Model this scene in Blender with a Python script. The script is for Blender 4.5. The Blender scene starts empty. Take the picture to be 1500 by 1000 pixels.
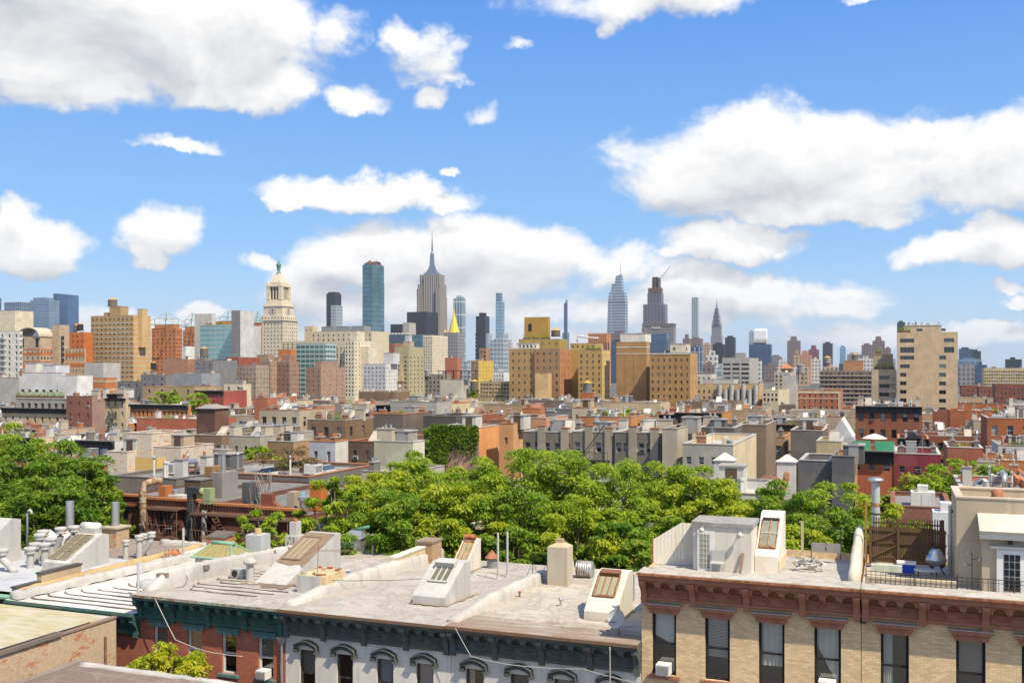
import bpy, math, random
from mathutils import Vector, Matrix
R = math.radians
# ------------------------------------------------------------------ camera
F = 1460.0                      # focal length in pixels of the 1500 px wide photograph
TH = R(21.0)                    # street grid against the view direction
CU, SU = math.cos(TH), math.sin(TH)
CAMZ = 27.0
scene = bpy.context.scene
cam_d = bpy.data.cameras.new('camera')
cam = bpy.data.objects.new('camera', cam_d)
scene.collection.objects.link(cam)
cam.location = (0, 0, CAMZ)
cam.rotation_euler = (R(90), 0, 0)
cam_d.sensor_width = 36.0
cam_d.lens = 36.0 * F / 1500.0
cam_d.shift_y = 40.0 / 1500.0
cam_d.clip_start = 0.5
cam_d.clip_end = 60000
scene.camera = cam
# ------------------------------------------------------------------ sun
SUN_EL, SUN_AZ = R(55), R(62)   # azimuth measured from the facade normal towards the right
_h = (math.cos(SUN_AZ) * -SU + math.sin(SUN_AZ) * CU, math.cos(SUN_AZ) * -CU - math.sin(SUN_AZ) * SU)
SUND = Vector((_h[0] * math.cos(SUN_EL), _h[1] * math.cos(SUN_EL), math.sin(SUN_EL)))
sl = bpy.data.lights.new('sun', 'SUN')
sl.energy = 5.0; sl.angle = R(0.5); sl.color = (1.0, 0.88, 0.68)
so = bpy.data.objects.new('sun', sl)
so.rotation_euler = SUND.to_track_quat('Z', 'Y').to_euler()
so.location = (60, -80, 200)
scene.collection.objects.link(so)
# ------------------------------------------------------------------ exposure
vs = scene.view_settings
vs.view_transform = 'Standard'; vs.look = 'None'; vs.gamma = 1.0; vs.exposure = 0.40
vs.use_curve_mapping = False
# ------------------------------------------------------------------ world: sky with clouds
world = bpy.data.worlds.new('World'); scene.world = world; world.use_nodes = True
wt = world.node_tree; wt.nodes.clear()
def N(t, typ, **kw):
    n = t.nodes.new(typ)
    for k, v in kw.items(): setattr(n, k, v)
    return n
def lk(t, a, b): t.links.new(a, b)
def M_(t, op, a, b=None, c=None, clamp=False):
    n = N(t, 'ShaderNodeMath', operation=op, use_clamp=clamp)
    for i, x in enumerate((a, b, c)):
        if x is None: continue
        if isinstance(x, (int, float)): n.inputs[i].default_value = x
        else: lk(t, x, n.inputs[i])
    return n.outputs[0]
def V_(t, op, a, b=None, out=0):
    n = N(t, 'ShaderNodeVectorMath', operation=op)
    for i, x in enumerate((a, b)):
        if x is None: continue
        if isinstance(x, tuple): n.inputs[i].default_value = x
        else: lk(t, x, n.inputs[i])
    return n.outputs[out]
# cloud banks: centre and radii given in photograph pixels, turned into azimuth / elevation
BLOBS = [
 (180,60,300,100,1.25),(60,95,200,75,1.2),(60,10,220,130,1.15),(350,60,120,95,1.0),(320,140,110,40,.9),(90,125,140,38,.9),(410,140,40,28,.8),
 (612,95,62,48,.8),(580,66,30,34,.7),(625,138,34,30,.7),(505,62,38,48,.5),(650,108,34,22,.6),
 (925,6,160,40,1.0),(892,38,24,24,.8),(1290,-6,50,14,.8),(1030,8,50,22,.7),
 (1180,250,250,80,1.15),(1110,212,110,46,1.0),(1010,285,95,48,1.0),(1400,235,190,62,1.0),(1160,312,190,30,.95),(1470,262,110,62,.9),(1330,190,150,24,.8),
 (1060,362,110,30,.95),(985,376,50,14,.8),
 (560,294,135,28,1.0),(590,282,62,22,.95),(435,298,34,13,.7),(655,296,40,18,.8),
 (640,375,160,56,1.1),(605,350,72,32,1.0),(760,392,190,52,1.0),(520,400,90,44,.95),(440,432,80,42,.8),(870,390,90,40,.9),(690,445,230,50,.75),
 (1110,430,170,34,.85),(1215,424,70,18,.7),(1000,440,130,44,.75),(1050,470,200,26,.6),
 (38,368,88,46,1.05),(8,340,55,38,.9),(232,350,62,42,.75),(205,372,40,24,.7),
 (1430,372,105,34,1.05),(1485,345,75,36,1.0),(1462,420,36,12,.7),(1485,438,34,13,.7),
 (715,160,26,26,.45),(752,70,32,14,.6),(265,213,56,14,.45),(368,392,38,20,.55),(1450,488,66,22,.8),(285,458,46,16,.8),(655,250,18,10,.4),(520,140,40,26,.35),
 (870,455,330,36,.55),(1140,450,160,38,.7),(560,455,140,36,.6),(430,110,50,60,.8),(820,500,600,34,.42),(180,480,260,26,.4),(1300,500,200,22,.4)]
g = bpy.data.node_groups.new('cloud_field', 'ShaderNodeTree')
g.interface.new_socket('P', in_out='INPUT', socket_type='NodeSocketVector')
g.interface.new_socket('D', in_out='INPUT', socket_type='NodeSocketVector')
g.interface.new_socket('V', in_out='OUTPUT', socket_type='NodeSocketFloat')
gi = N(g, 'NodeGroupInput'); go = N(g, 'NodeGroupOutput')
def noise(t, vec, scale, detail, rough=.5, dim='3D', dist=0.0):
    n = N(t, 'ShaderNodeTexNoise', noise_dimensions=dim)
    n.inputs['Scale'].default_value = scale; n.inputs['Detail'].default_value = detail
    n.inputs['Roughness'].default_value = rough; n.inputs['Distortion'].default_value = dist
    if vec is not None: lk(t, vec, n.inputs['Vector'])
    return n
_w = noise(g, gi.outputs[1], 14.0, 5.0, .6)
PW = V_(g, 'ADD', gi.outputs[0], V_(g, 'MULTIPLY', V_(g, 'SUBTRACT', _w.outputs['Color'], (.5, .5, .5)), (.075, .06, 0)))
acc = None
for (cx, cy, rx, ry, w) in BLOBS:
    a = (cx - 750) / F; az = math.atan(a); el = math.atan((540 - cy) / F * math.cos(az))
    k = math.cos(az)
    q = V_(g, 'SUBTRACT', PW, (az, el, 0))
    q = V_(g, 'MULTIPLY', q, (F / rx / (k * k), F / ry / k, 0))
    q2 = V_(g, 'MULTIPLY', q, (1, 1.45, 1))
    q = V_(g, 'MINIMUM', q, q2)
    d2 = V_(g, 'DOT_PRODUCT', q, q, out=1)
    f = M_(g, 'SUBTRACT', w + .12, M_(g, 'MULTIPLY', d2, 1.0 if w > .5 else .8))
    acc = f if acc is None else M_(g, 'MAXIMUM', acc, f)
acc = M_(g, 'MAXIMUM', acc, -1.2)
dd = V_(g, 'MULTIPLY', gi.outputs[1], (1, 1, 1.7))
nf = noise(g, dd, 8.0, 10.0, .60, dist=.3)
nc = M_(g, 'MULTIPLY', M_(g, 'SUBTRACT', nf.outputs[0], .5), 4.1)
# unseen clouds added behind the camera, cover set for the ambient light
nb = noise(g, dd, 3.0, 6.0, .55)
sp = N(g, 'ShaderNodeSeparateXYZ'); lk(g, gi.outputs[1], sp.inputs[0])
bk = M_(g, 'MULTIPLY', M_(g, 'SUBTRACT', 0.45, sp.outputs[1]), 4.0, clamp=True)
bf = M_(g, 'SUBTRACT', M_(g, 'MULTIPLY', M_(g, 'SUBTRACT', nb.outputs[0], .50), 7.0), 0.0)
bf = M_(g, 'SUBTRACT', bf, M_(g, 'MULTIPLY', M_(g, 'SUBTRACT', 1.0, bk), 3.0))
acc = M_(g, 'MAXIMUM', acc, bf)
lk(g, M_(g, 'ADD', acc, nc), go.inputs[0])

tc = N(wt, 'ShaderNodeTexCoord'); D = tc.outputs['Generated']
s = N(wt, 'ShaderNodeSeparateXYZ'); lk(wt, D, s.inputs[0])
az = M_(wt, 'ARCTAN2', s.outputs[0], s.outputs[1]); el = M_(wt, 'ARCSINE', s.outputs[2])
cb = N(wt, 'ShaderNodeCombineXYZ'); lk(wt, az, cb.inputs[0]); lk(wt, el, cb.inputs[1])
P = cb.outputs[0]
def field(dx, dy):
    n = N(wt, 'ShaderNodeGroup'); n.node_tree = g
    lk(wt, V_(wt, 'ADD', P, (dx, dy, 0)), n.inputs[0]); lk(wt, V_(wt, 'ADD', D, (dx, 0, dy)), n.inputs[1])
    return n.outputs[0]
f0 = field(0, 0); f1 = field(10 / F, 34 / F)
al = N(wt, 'ShaderNodeMapRange', interpolation_type='SMOOTHSTEP'); lk(wt, f0, al.inputs[0])
al.inputs[1].default_value = -.40; al.inputs[2].default_value = 0.60
sh = M_(wt, 'ADD', M_(wt, 'MULTIPLY', M_(wt, 'SUBTRACT', f0, f1), 0.62), 0.68)
thick = M_(wt, 'MULTIPLY', M_(wt, 'SUBTRACT', f0, 0.45), 0.20, clamp=True)
sh = M_(wt, 'SUBTRACT', sh, thick, clamp=True)
ccol = N(wt, 'ShaderNodeMix', data_type='RGBA'); lk(wt, sh, ccol.inputs[0])
ccol.inputs[6].default_value = (0.45, 0.47, 0.51, 1); ccol.inputs[7].default_value = (0.84, 0.83, 0.81, 1)
sky = N(wt, 'ShaderNodeTexSky', sky_type='NISHITA')
sky.sun_disc = False; sky.sun_elevation = SUN_EL
sky.sun_rotation = math.atan2(SUND.x, SUND.y)
sky.altitude = 0; sky.air_density = 1.0; sky.dust_density = 0.25; sky.ozone_density = 2.2
hs = N(wt, 'ShaderNodeHueSaturation'); lk(wt, sky.outputs[0], hs.inputs['Color'])
hs.inputs['Saturation'].default_value = 1.12; hs.inputs['Value'].default_value = 1.0
sc_ = N(wt, 'ShaderNodeMix', data_type='RGBA', blend_type='MULTIPLY'); sc_.inputs[0].default_value = 1
lk(wt, hs.outputs[0], sc_.inputs[6]); sc_.inputs[7].default_value = (.105,) * 3 + (1,)
zr_ = N(wt, 'ShaderNodeValToRGB'); lk(wt, s.outputs[2], zr_.inputs[0]); e_ = zr_.color_ramp.elements; e_.new(.12); e_.new(.36)
for i_, (p_, c_) in enumerate(((0.0, (.46, .62, .78)), (.12, (.22, .45, .78)), (.36, (.075, .26, .72)), (1.0, (.06, .17, .50)))): e_[i_].position = p_; e_[i_].color = (*c_, 1)
sb_ = N(wt, 'ShaderNodeMix', data_type='RGBA'); sb_.inputs[0].default_value = .78; lk(wt, sc_.outputs[2], sb_.inputs[6]); lk(wt, zr_.outputs[0], sb_.inputs[7])
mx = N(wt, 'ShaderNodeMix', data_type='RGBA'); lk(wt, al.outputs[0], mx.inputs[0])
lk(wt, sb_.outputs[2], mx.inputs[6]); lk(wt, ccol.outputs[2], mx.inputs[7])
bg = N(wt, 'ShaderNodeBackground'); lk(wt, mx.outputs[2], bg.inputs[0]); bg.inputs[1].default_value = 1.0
wo = N(wt, 'ShaderNodeOutputWorld'); lk(wt, bg.outputs[0], wo.inputs[0])
world.cycles.sampling_method = 'MANUAL'; world.cycles.sample_map_resolution = 512
scene.cycles.max_bounces = 5; scene.cycles.diffuse_bounces = 3; scene.cycles.glossy_bounces = 3
scene.cycles.transmission_bounces = 3; scene.cycles.transparent_max_bounces = 6; scene.cycles.volume_bounces = 0
# ------------------------------------------------------------------ helpers
C = scene.collection
def px(p, q, Y): return Vector(((p - 750) / F * Y, Y, CAMZ - (q - 540) / F * Y))
def zat(q, Y): return CAMZ - (q - 540) / F * Y
def G(u, v, z=0.0):            # near block frame: origin at the joint of the white and the tan facades
    return Vector((4.75 + u * CU + v * SU, 36.5 - u * SU + v * CU, z))
_mats = {}
def pbr(name, col, rough=.8, metal=0, build=None, spec=.3):
    m = bpy.data.materials.new(name); m.use_nodes = True
    t = m.node_tree; b = t.nodes['Principled BSDF']
    b.inputs['Base Color'].default_value = (*col, 1); b.inputs['Roughness'].default_value = rough
    b.inputs['Metallic'].default_value = metal; b.inputs['Specular IOR Level'].default_value = spec
    if build: build(t, b)
    return m
def ramp(t, fac, pts):
    r = N(t, 'ShaderNodeValToRGB'); lk(t, fac, r.inputs[0])
    e = r.color_ramp.elements
    while len(e) < len(pts): e.new(.5)
    for k, (p_, c_) in enumerate(pts):
        e[k].position = p_; e[k].color = (*c_, 1) if len(c_) == 3 else c_
    return r.outputs[0]
def mixc(t, fac, a, b, bt='MIX'):
    n = N(t, 'ShaderNodeMix', data_type='RGBA', blend_type=bt)
    for i, x in ((0, fac), (6, a), (7, b)):
        if isinstance(x, (int, float)): n.inputs[i].default_value = x
        elif isinstance(x, tuple): n.inputs[i].default_value = (*x, 1) if len(x) == 3 else x
        else: lk(t, x, n.inputs[i])
    return n.outputs[2]
def cl(c, k): return tuple(min(1, x * k) for x in c)
def surf(col, kind='stucco', wear=None):
    """wall, roof and trim materials: base colour broken up by grime, patches and joints"""
    key = (tuple(round(x, 3) for x in col), kind, wear)
    if key in _mats: return _mats[key]
    def b(t, bs):
        tcn = N(t, 'ShaderNodeTexCoord'); O = tcn.outputs['Object']
        big = noise(t, O, .35, 4, .6).outputs[0]; sm = noise(t, O, 6, 4, .65).outputs[0]
        lo, hi = cl(col, .80), cl(col, 1.15)
        if kind == 'brick' or kind == 'nbrick' or kind == 'pbrick':
            sx = N(t, 'ShaderNodeSeparateXYZ'); lk(t, O, sx.inputs[0])
            cx = N(t, 'ShaderNodeCombineXYZ')
            lk(t, M_(t, 'ADD', sx.outputs[0], sx.outputs[1]), cx.inputs[0]); lk(t, sx.outputs[2], cx.inputs[1])
            br = N(t, 'ShaderNodeTexBrick'); lk(t, cx.outputs[0], br.inputs[0])
            br.inputs['Scale'].default_value = 1.0
            br.inputs['Brick Width'].default_value = .23; br.inputs['Row Height'].default_value = .078
            br.inputs['Mortar Size'].default_value = .008; br.inputs['Bias'].default_value = -.1
            br.inputs['Color1'].default_value = (*cl(col, .84), 1); br.inputs['Color2'].default_value = (*cl(col, 1.14), 1)
            mo = tuple(.6 * x + .09 for x in col) if kind != 'nbrick' else tuple(.5 * x for x in col)
            br.inputs['Mortar'].default_value = (*mo, 1)
            c = mixc(t, ramp(t, big, [(.35, (0, 0, 0)), (.7, (1, 1, 1))]), mixc(t, 1.0, br.outputs[0], (.86, .84, .82), 'MULTIPLY'), br.outputs[0])
            if kind == 'pbrick':   # old paint or render flaking off brick
                mp_ = N(t, 'ShaderNodeMapping'); lk(t, O, mp_.inputs[0]); mp_.inputs['Scale'].default_value = (1, 1, 3.2); pn = noise(t, mp_.outputs[0], 1.25, 9, .75)
                c2 = mixc(t, ramp(t, sm, [(.3, (0, 0, 0)), (.7, (1, 1, 1))]), cl(col, .8), cl(col, 1.1))
                rb = mixc(t, 1.0, br.outputs[0], wear or (1.0, .42, .3), 'MULTIPLY')
                c = mixc(t, ramp(t, pn.outputs[0], [(.56, (0, 0, 0)), (.59, (1, 1, 1))]), c2, rb)
            bp = N(t, 'ShaderNodeBump'); bp.inputs['Strength'].default_value = .5; bp.inputs['Distance'].default_value = .01
            lk(t, M_(t, 'SUBTRACT', 1.0, br.outputs[1]), bp.inputs['Height']); lk(t, bp.outputs[0], bs.inputs['Normal'])
        elif kind in ('roof', 'nroof'):       # painted roofing felt: brown worn patches, puddle rings
            pn = noise(t, O, .55, 9, .68, dist=.6).outputs[0]
            c = mixc(t, ramp(t, sm, [(.3, (0, 0, 0)), (.75, (1, 1, 1))]), cl(col, .86), cl(col, 1.08))
            w = wear or (.24, .17, .11)
            c = mixc(t, ramp(t, pn, [(.46, (0, 0, 0)), (.52, (.55, .55, .55)), (.545, (.12, .12, .12)), (.61, (.15, .15, .15)), (.66, (.95, .95, .95))]), c, w)
            sx = N(t, 'ShaderNodeSeparateXYZ'); lk(t, V_(t, 'ADD', O, V_(t, 'MULTIPLY', noise(t, O, .8, 3).outputs['Color'], (.25, .25, 0))), sx.inputs[0])
            ln = M_(t, 'MAXIMUM', M_(t, 'LESS_THAN', M_(t, 'FRACT', M_(t, 'MULTIPLY', sx.outputs[1], .95)), .035), M_(t, 'LESS_THAN', M_(t, 'FRACT', M_(t, 'MULTIPLY', sx.outputs[0], .17)), .006))
            c = mixc(t, M_(t, 'MULTIPLY', ln, .5), c, cl(w, 1.3))
            c = mixc(t, ramp(t, big, [(.4, (0, 0, 0)), (.65, (.35, .35, .35))]), c, cl(col, .62))
            if kind == 'nroof':
                so_ = N(t, 'ShaderNodeSeparateXYZ'); lk(t, O, so_.inputs[0]); mk_ = N(t, 'ShaderNodeMapRange'); lk(t, so_.outputs[1], mk_.inputs[0]); mk_.inputs[1].default_value = 3.2; mk_.inputs[2].default_value = .1; mk_.inputs[3].default_value = 0; mk_.inputs[4].default_value = .3
                mp_ = N(t, 'ShaderNodeMapping'); lk(t, O, mp_.inputs[0]); mp_.inputs['Scale'].default_value = (.45, 2.2, 1)
                c = mixc(t, ramp(t, M_(t, 'ADD', noise(t, mp_.outputs[0], 1.6, 8, .7).outputs[0], mk_.outputs[0]), [(.60, (0, 0, 0)), (.70, (.55, .55, .55)), (.86, (.85, .85, .85))]), c, w)
            bp = N(t, 'ShaderNodeBump'); bp.inputs['Strength'].default_value = .35; bp.inputs['Distance'].default_value = .04
            lk(t, noise(t, O, 3, 5, .6).outputs[0], bp.inputs['Height']); lk(t, bp.outputs[0], bs.inputs['Normal'])
        elif kind == 'metal':
            c = mixc(t, sm, cl(col, .75), cl(col, 1.2)); bs.inputs['Metallic'].default_value = .6; bs.inputs['Roughness'].default_value = .42
        elif kind == 'rust':
            c = mixc(t, ramp(t, noise(t, O, 4, 8, .7).outputs[0], [(.45, (0, 0, 0)), (.6, (1, 1, 1))]), col, (.20, .085, .035))
        elif kind == 'wood':
            sx = N(t, 'ShaderNodeMapping'); lk(t, O, sx.inputs[0]); sx.inputs['Scale'].default_value = (9, 9, .7)
            c = mixc(t, noise(t, sx.outputs[0], 2, 5, .6).outputs[0], cl(col, .6), cl(col, 1.4))
        else:
            vm = N(t, 'ShaderNodeMapping'); lk(t, O, vm.inputs[0]); vm.inputs['Scale'].default_value = (2.2, 2.2, .22)
            st = noise(t, vm.outputs[0], 1.0, 5, .62).outputs[0]
            c = mixc(t, ramp(t, big, [(.3, (0, 0, 0)), (.7, (1, 1, 1))]), lo, hi)
            vo = N(t, 'ShaderNodeTexVoronoi'); vo.inputs['Scale'].default_value = .42; lk(t, V_(t, 'ADD', O, V_(t, 'MULTIPLY', noise(t, O, 1.1, 3).outputs['Color'], (1.2, 1.2, 1.2))), vo.inputs['Vector'])
            sv = N(t, 'ShaderNodeSeparateColor'); lk(t, vo.outputs['Color'], sv.inputs[0])
            if kind == 'stucco': c = mixc(t, ramp(t, sv.outputs[0], [(.0, (.42, .42, .42)), (.3, (0, 0, 0)), (.78, (0, 0, 0)), (1.0, (.5, .5, .5))]), c, mixc(t, sv.outputs[1], cl(col, .62), tuple(.55 * x + q_ for x, q_ in zip(col, (.17, .135, .09)))))
            c = mixc(t, M_(t, 'MULTIPLY', sm, .35), c, cl(col, .8))
            c = mixc(t, ramp(t, st, [(.52, (0, 0, 0)), (.72, (.55, .55, .55))]), c, cl(col, .55))
        lk(t, c, bs.inputs['Base Color'])
    m = pbr(kind, col, .85, build=b); _mats[key] = m
    return m
def _glass(t, b):
    oi = N(t, 'ShaderNodeObjectInfo')
    c = ramp(t, oi.outputs['Random'], [(0, (.012, .016, .02)), (.45, (.03, .04, .05)), (.62, (.06, .085, .10)), (.78, (.25, .26, .26)), (.9, (.10, .12, .12))])
    t.nodes[c.node.name].color_ramp.interpolation = 'CONSTANT'
    lk(t, c, b.inputs['Base Color'])
GLASS = pbr('window_glass', (.03, .04, .05), .07, build=_glass, spec=.9)
DGLASS = pbr('dark_glass', (.012, .015, .018), .05, spec=.8)
def curtain(name, glass, band, fh, mw, bf=.3, mf=.12, rough=.2, metal=.55, var=.25):
    """curtain wall: spandrel bands and mullions in object space, metres"""
    def b(t, bs):
        tcn = N(t, 'ShaderNodeTexCoord'); sx = N(t, 'ShaderNodeSeparateXYZ'); lk(t, tcn.outputs['Object'], sx.inputs[0])
        zz = M_(t, 'FRACT', M_(t, 'DIVIDE', sx.outputs[2], fh))
        xx = M_(t, 'FRACT', M_(t, 'DIVIDE', M_(t, 'ADD', M_(t, 'ADD', sx.outputs[0], sx.outputs[1]), 1000.0), mw))
        k = M_(t, 'MAXIMUM', M_(t, 'LESS_THAN', zz, bf), M_(t, 'LESS_THAN', xx, mf))
        nn = noise(t, tcn.outputs['Object'], .025, 3, .6).outputs[0]
        gc = mixc(t, ramp(t, nn, [(.35, (0, 0, 0)), (.65, (1, 1, 1))]), cl(glass, 1 - var), cl(glass, 1 + var))
        lk(t, mixc(t, k, gc, band), bs.inputs['Base Color'])
        lk(t, M_(t, 'MULTIPLY', M_(t, 'SUBTRACT', 1.0, k), metal), bs.inputs['Metallic'])
        lk(t, M_(t, 'ADD', M_(t, 'MULTIPLY', k, .5), rough), bs.inputs['Roughness'])
    return pbr(name, glass, rough, build=b, spec=.5)

class MB:
    def __init__(s): s.v = []; s.f = []; s.m = []; s.mats = []; s.sm = []
    def mi(s, m):
        if m not in s.mats: s.mats.append(m)
        return s.mats.index(m)
    def face(s, pts, m, smooth=False):
        n = len(s.v); s.v += [tuple(p) for p in pts]; s.f.append(tuple(range(n, n + len(pts)))); s.m.append(s.mi(m)); s.sm.append(smooth)
    def idx(s, vs_, fs, m, smooth=False):
        n = len(s.v); s.v += [tuple(p) for p in vs_]; k = s.mi(m)
        for f in fs: s.f.append(tuple(n + i for i in f)); s.m.append(k); s.sm.append(smooth)
    def box(s, x0, x1, y0, y1, z0, z1, m):
        s.idx([(x0, y0, z0), (x1, y0, z0), (x1, y1, z0), (x0, y1, z0), (x0, y0, z1), (x1, y0, z1), (x1, y1, z1), (x0, y1, z1)],
              [(0, 3, 2, 1), (4, 5, 6, 7), (0, 1, 5, 4), (1, 2, 6, 5), (2, 3, 7, 6), (3, 0, 4, 7)], m)
    def prism(s, poly, z0, z1, m, top=None):
        n = len(poly); top = top or poly
        s.idx([(*p, z0) for p in poly] + [(*p, z1) for p in top],
              [tuple(range(n - 1, -1, -1)), tuple(range(n, 2 * n))] + [(i, (i + 1) % n, n + (i + 1) % n, n + i) for i in range(n)], m)
    def extr(s, prof, a0, a1, m, axis='x', smooth=False):     # profile in (y,z) extruded along x, or (x,z) along y
        n = len(prof)
        P_ = (lambda a, p: (a, p[0], p[1])) if axis == 'x' else (lambda a, p: (p[0], a, p[1]))
        s.idx([P_(a0, p) for p in prof] + [P_(a1, p) for p in prof],
              [tuple(range(n)), tuple(range(2 * n - 1, n - 1, -1))] + [(i, n + i, n + (i + 1) % n, (i + 1) % n) for i in range(n)], m, smooth)
    def cyl(s, x, y, z0, z1, r0, m, r1=None, n=12, cap=True, smooth=True):
        r1 = r0 if r1 is None else r1
        c = [(math.cos(2 * math.pi * i / n), math.sin(2 * math.pi * i / n)) for i in range(n)]
        s.idx([(x + r0 * a, y + r0 * b, z0) for a, b in c] + [(x + r1 * a, y + r1 * b, z1) for a, b in c],
              [(i, (i + 1) % n, n + (i + 1) % n, n + i) for i in range(n)], m, smooth)
        if cap:
            s.idx([(x + r1 * a, y + r1 * b, z1) for a, b in c], [tuple(range(n))], m)
            s.idx([(x + r0 * a, y + r0 * b, z0) for a, b in c], [tuple(range(n - 1, -1, -1))], m)
    def lathe(s, x, y, prof, m, n=16, smooth=True):
        vs_ = []; fs = []
        for (r, z) in prof: vs_ += [(x + r * math.cos(2 * math.pi * i / n), y + r * math.sin(2 * math.pi * i / n), z) for i in range(n)]
        for k in range(len(prof) - 1):
            for i in range(n): fs.append((k * n + i, k * n + (i + 1) % n, (k + 1) * n + (i + 1) % n, (k + 1) * n + i))
        s.idx(vs_, fs, m, smooth)
    def tube(s, pts, r, m, n=8, smooth=True, r1=None):
        pts = [Vector(p) for p in pts]; vs_ = []; fs = []
        up = Vector((0, 0, 1)); L = len(pts)
        for k, p in enumerate(pts):
            d = (pts[min(k + 1, L - 1)] - pts[max(k - 1, 0)]).normalized()
            a = d.cross(up)
            if a.length < .05: a = d.cross(Vector((1, 0, 0)))
            a.normalize(); b = a.cross(d)
            rr = r if r1 is None else r + (r1 - r) * k / (L - 1)
            vs_ += [p + rr * (math.cos(2 * math.pi * i / n) * a + math.sin(2 * math.pi * i / n) * b) for i in range(n)]
        for k in range(L - 1):
            for i in range(n): fs.append((k * n + i, k * n + (i + 1) % n, (k + 1) * n + (i + 1) % n, (k + 1) * n + i))
        fs.append(tuple(range(n - 1, -1, -1))); fs.append(tuple(range((L - 1) * n, L * n)))
        s.idx(vs_, fs, m, smooth)
    def bar(s, a, b, w, m): s.tube([a, b], w, m, n=4, smooth=False)
    def mesh(s, name):
        me = bpy.data.meshes.new(name); me.from_pydata(s.v, [], s.f)
        for m in s.mats: me.materials.append(m)
        me.polygons.foreach_set('material_index', s.m); me.polygons.foreach_set('use_smooth', s.sm)
        me.update(); return me
    def build(s, name, parent=None, loc=None, rz=0, label=None, cat=None, group=None, kind=None):
        return ob(name, s.mesh(name), parent, loc, rz, label, cat, group, kind)
def tag(o, label=None, cat=None, group=None, kind=None):
    if label: o['label'] = label
    if cat: o['category'] = cat
    if group: o['group'] = group
    if kind: o['kind'] = kind
    return o
def ob(name, me, parent=None, loc=None, rz=0, label=None, cat=None, group=None, kind=None):
    o = bpy.data.objects.new(name, me); C.objects.link(o)
    if parent: o.parent = parent
    if loc is not None: o.location = loc
    if rz: o.rotation_euler.z = rz
    return tag(o, label, cat, group, kind)
def thing(name, loc, label, cat, group=None, rz=-TH): return ob(name, None, None, loc, rz, label, cat, group)
def wall(mb, side, W, Dp, z0, z1, ops, m, rev=.18, o=0.0):
    """one facade with real openings. ops: list of (a0,a1,b0,b1); side: front,right,left,back"""
    if side == 'front': P_ = lambda a, b, d: (a, o + d, b); L = W
    elif side == 'right': P_ = lambda a, b, d: (W - o - d, a, b); L = Dp
    elif side == 'left': P_ = lambda a, b, d: (o + d, Dp - a, b); L = Dp
    else: P_ = lambda a, b, d: (W - a, Dp - o - d, b); L = W
    ops = [q for q in ops if q[0] > 0 and q[1] < L and q[2] > z0 and q[3] < z1]
    xs = sorted({0.0, L, *[q[0] for q in ops], *[q[1] for q in ops]})
    zs = sorted({z0, z1, *[q[2] for q in ops], *[q[3] for q in ops]})
    for j in range(len(zs) - 1):
        b0, b1 = zs[j], zs[j + 1]; bm = (b0 + b1) / 2; row = [q for q in ops if q[2] < bm < q[3]]
        st = None
        for i in range(len(xs) - 1):
            am = (xs[i] + xs[i + 1]) / 2
            hole = any(q[0] < am < q[1] for q in row)
            if not hole and st is None: st = xs[i]
            if st is not None and (hole or i == len(xs) - 2):
                e = xs[i] if hole else xs[i + 1]
                mb.face([P_(st, b0, 0), P_(e, b0, 0), P_(e, b1, 0), P_(st, b1, 0)], m); st = None
    for (a0, a1, b0, b1) in ops:
        mb.face([P_(a0, b0, 0), P_(a1, b0, 0), P_(a1, b0, rev), P_(a0, b0, rev)], m)
        mb.face([P_(a0, b1, rev), P_(a1, b1, rev), P_(a1, b1, 0), P_(a0, b1, 0)], m)
        mb.face([P_(a0, b0, 0), P_(a0, b0, rev), P_(a0, b1, rev), P_(a0, b1, 0)], m)
        mb.face([P_(a1, b0, rev), P_(a1, b0, 0), P_(a1, b1, 0), P_(a1, b1, rev)], m)
_win = {}
FR = {'white': surf((.62, .62, .6), 'trim'), 'black': surf((.03, .03, .032), 'trim'), 'brown': surf((.10, .07, .05), 'trim'), 'grey': surf((.30, .31, .32), 'trim')}
CURTN = surf((.40, .39, .36), 'trim')
_wr = random.Random(77)
def winmesh(w, h, fr='white', style='sash', ac=0):
    k = (round(w, 2), round(h, 2), fr, style, ac)
    if k in _win: return _win[k]
    b = MB(); f = FR[fr]; t = .05 if w < 1.5 else .07
    b.face([(0, .03, 0), (w, .03, 0), (w, .03, h), (0, .03, h)], GLASS)
    b.box(0, t, -.03, .02, 0, h, f); b.box(w - t, w, -.03, .02, 0, h, f)
    b.box(t, w - t, -.03, .02, h - t, h, f); b.box(t, w - t, -.03, .02, 0, t, f)
    if style == 'sash': b.box(t, w - t, -.02, .02, h * .5 - .03, h * .5 + .03, f)
    elif style == 'split':
        for q in range(1, max(2, round(w / 1.2))): b.box(w * q / max(2, round(w / 1.2)) - .03, w * q / max(2, round(w / 1.2)) + .03, -.02, .02, t, h - t, f)
    elif style == 'hood':
        b.box(t, w - t, -.02, .02, h * .5 - .03, h * .5 + .03, f)
        b.box(-.15, w + .15, -.28, -.19, h + .02, h + .22, f); b.box(-.1, w + .1, -.28, -.19, -.16, -.02, f)
    if ac in (3, 4): q = h * (.55 if ac == 3 else .25); b.face([(t, .022, q), (w - t, .022, q), (w - t, .022, h - t), (t, .022, h - t)], CURTN)
    if ac in (1, 2): b.box(w * .2, w * .2 + .6, -.42, .0, .06, .44, FR['white'] if ac == 1 else FR['grey']); b.box(w * .2 + .06, w * .2 + .54, -.43, -.421, .1, .4, FR['black'])
    _win[k] = b.mesh('window'); return _win[k]
WROT = {'front': 0, 'right': R(90), 'left': R(-90), 'back': R(180)}
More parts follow.
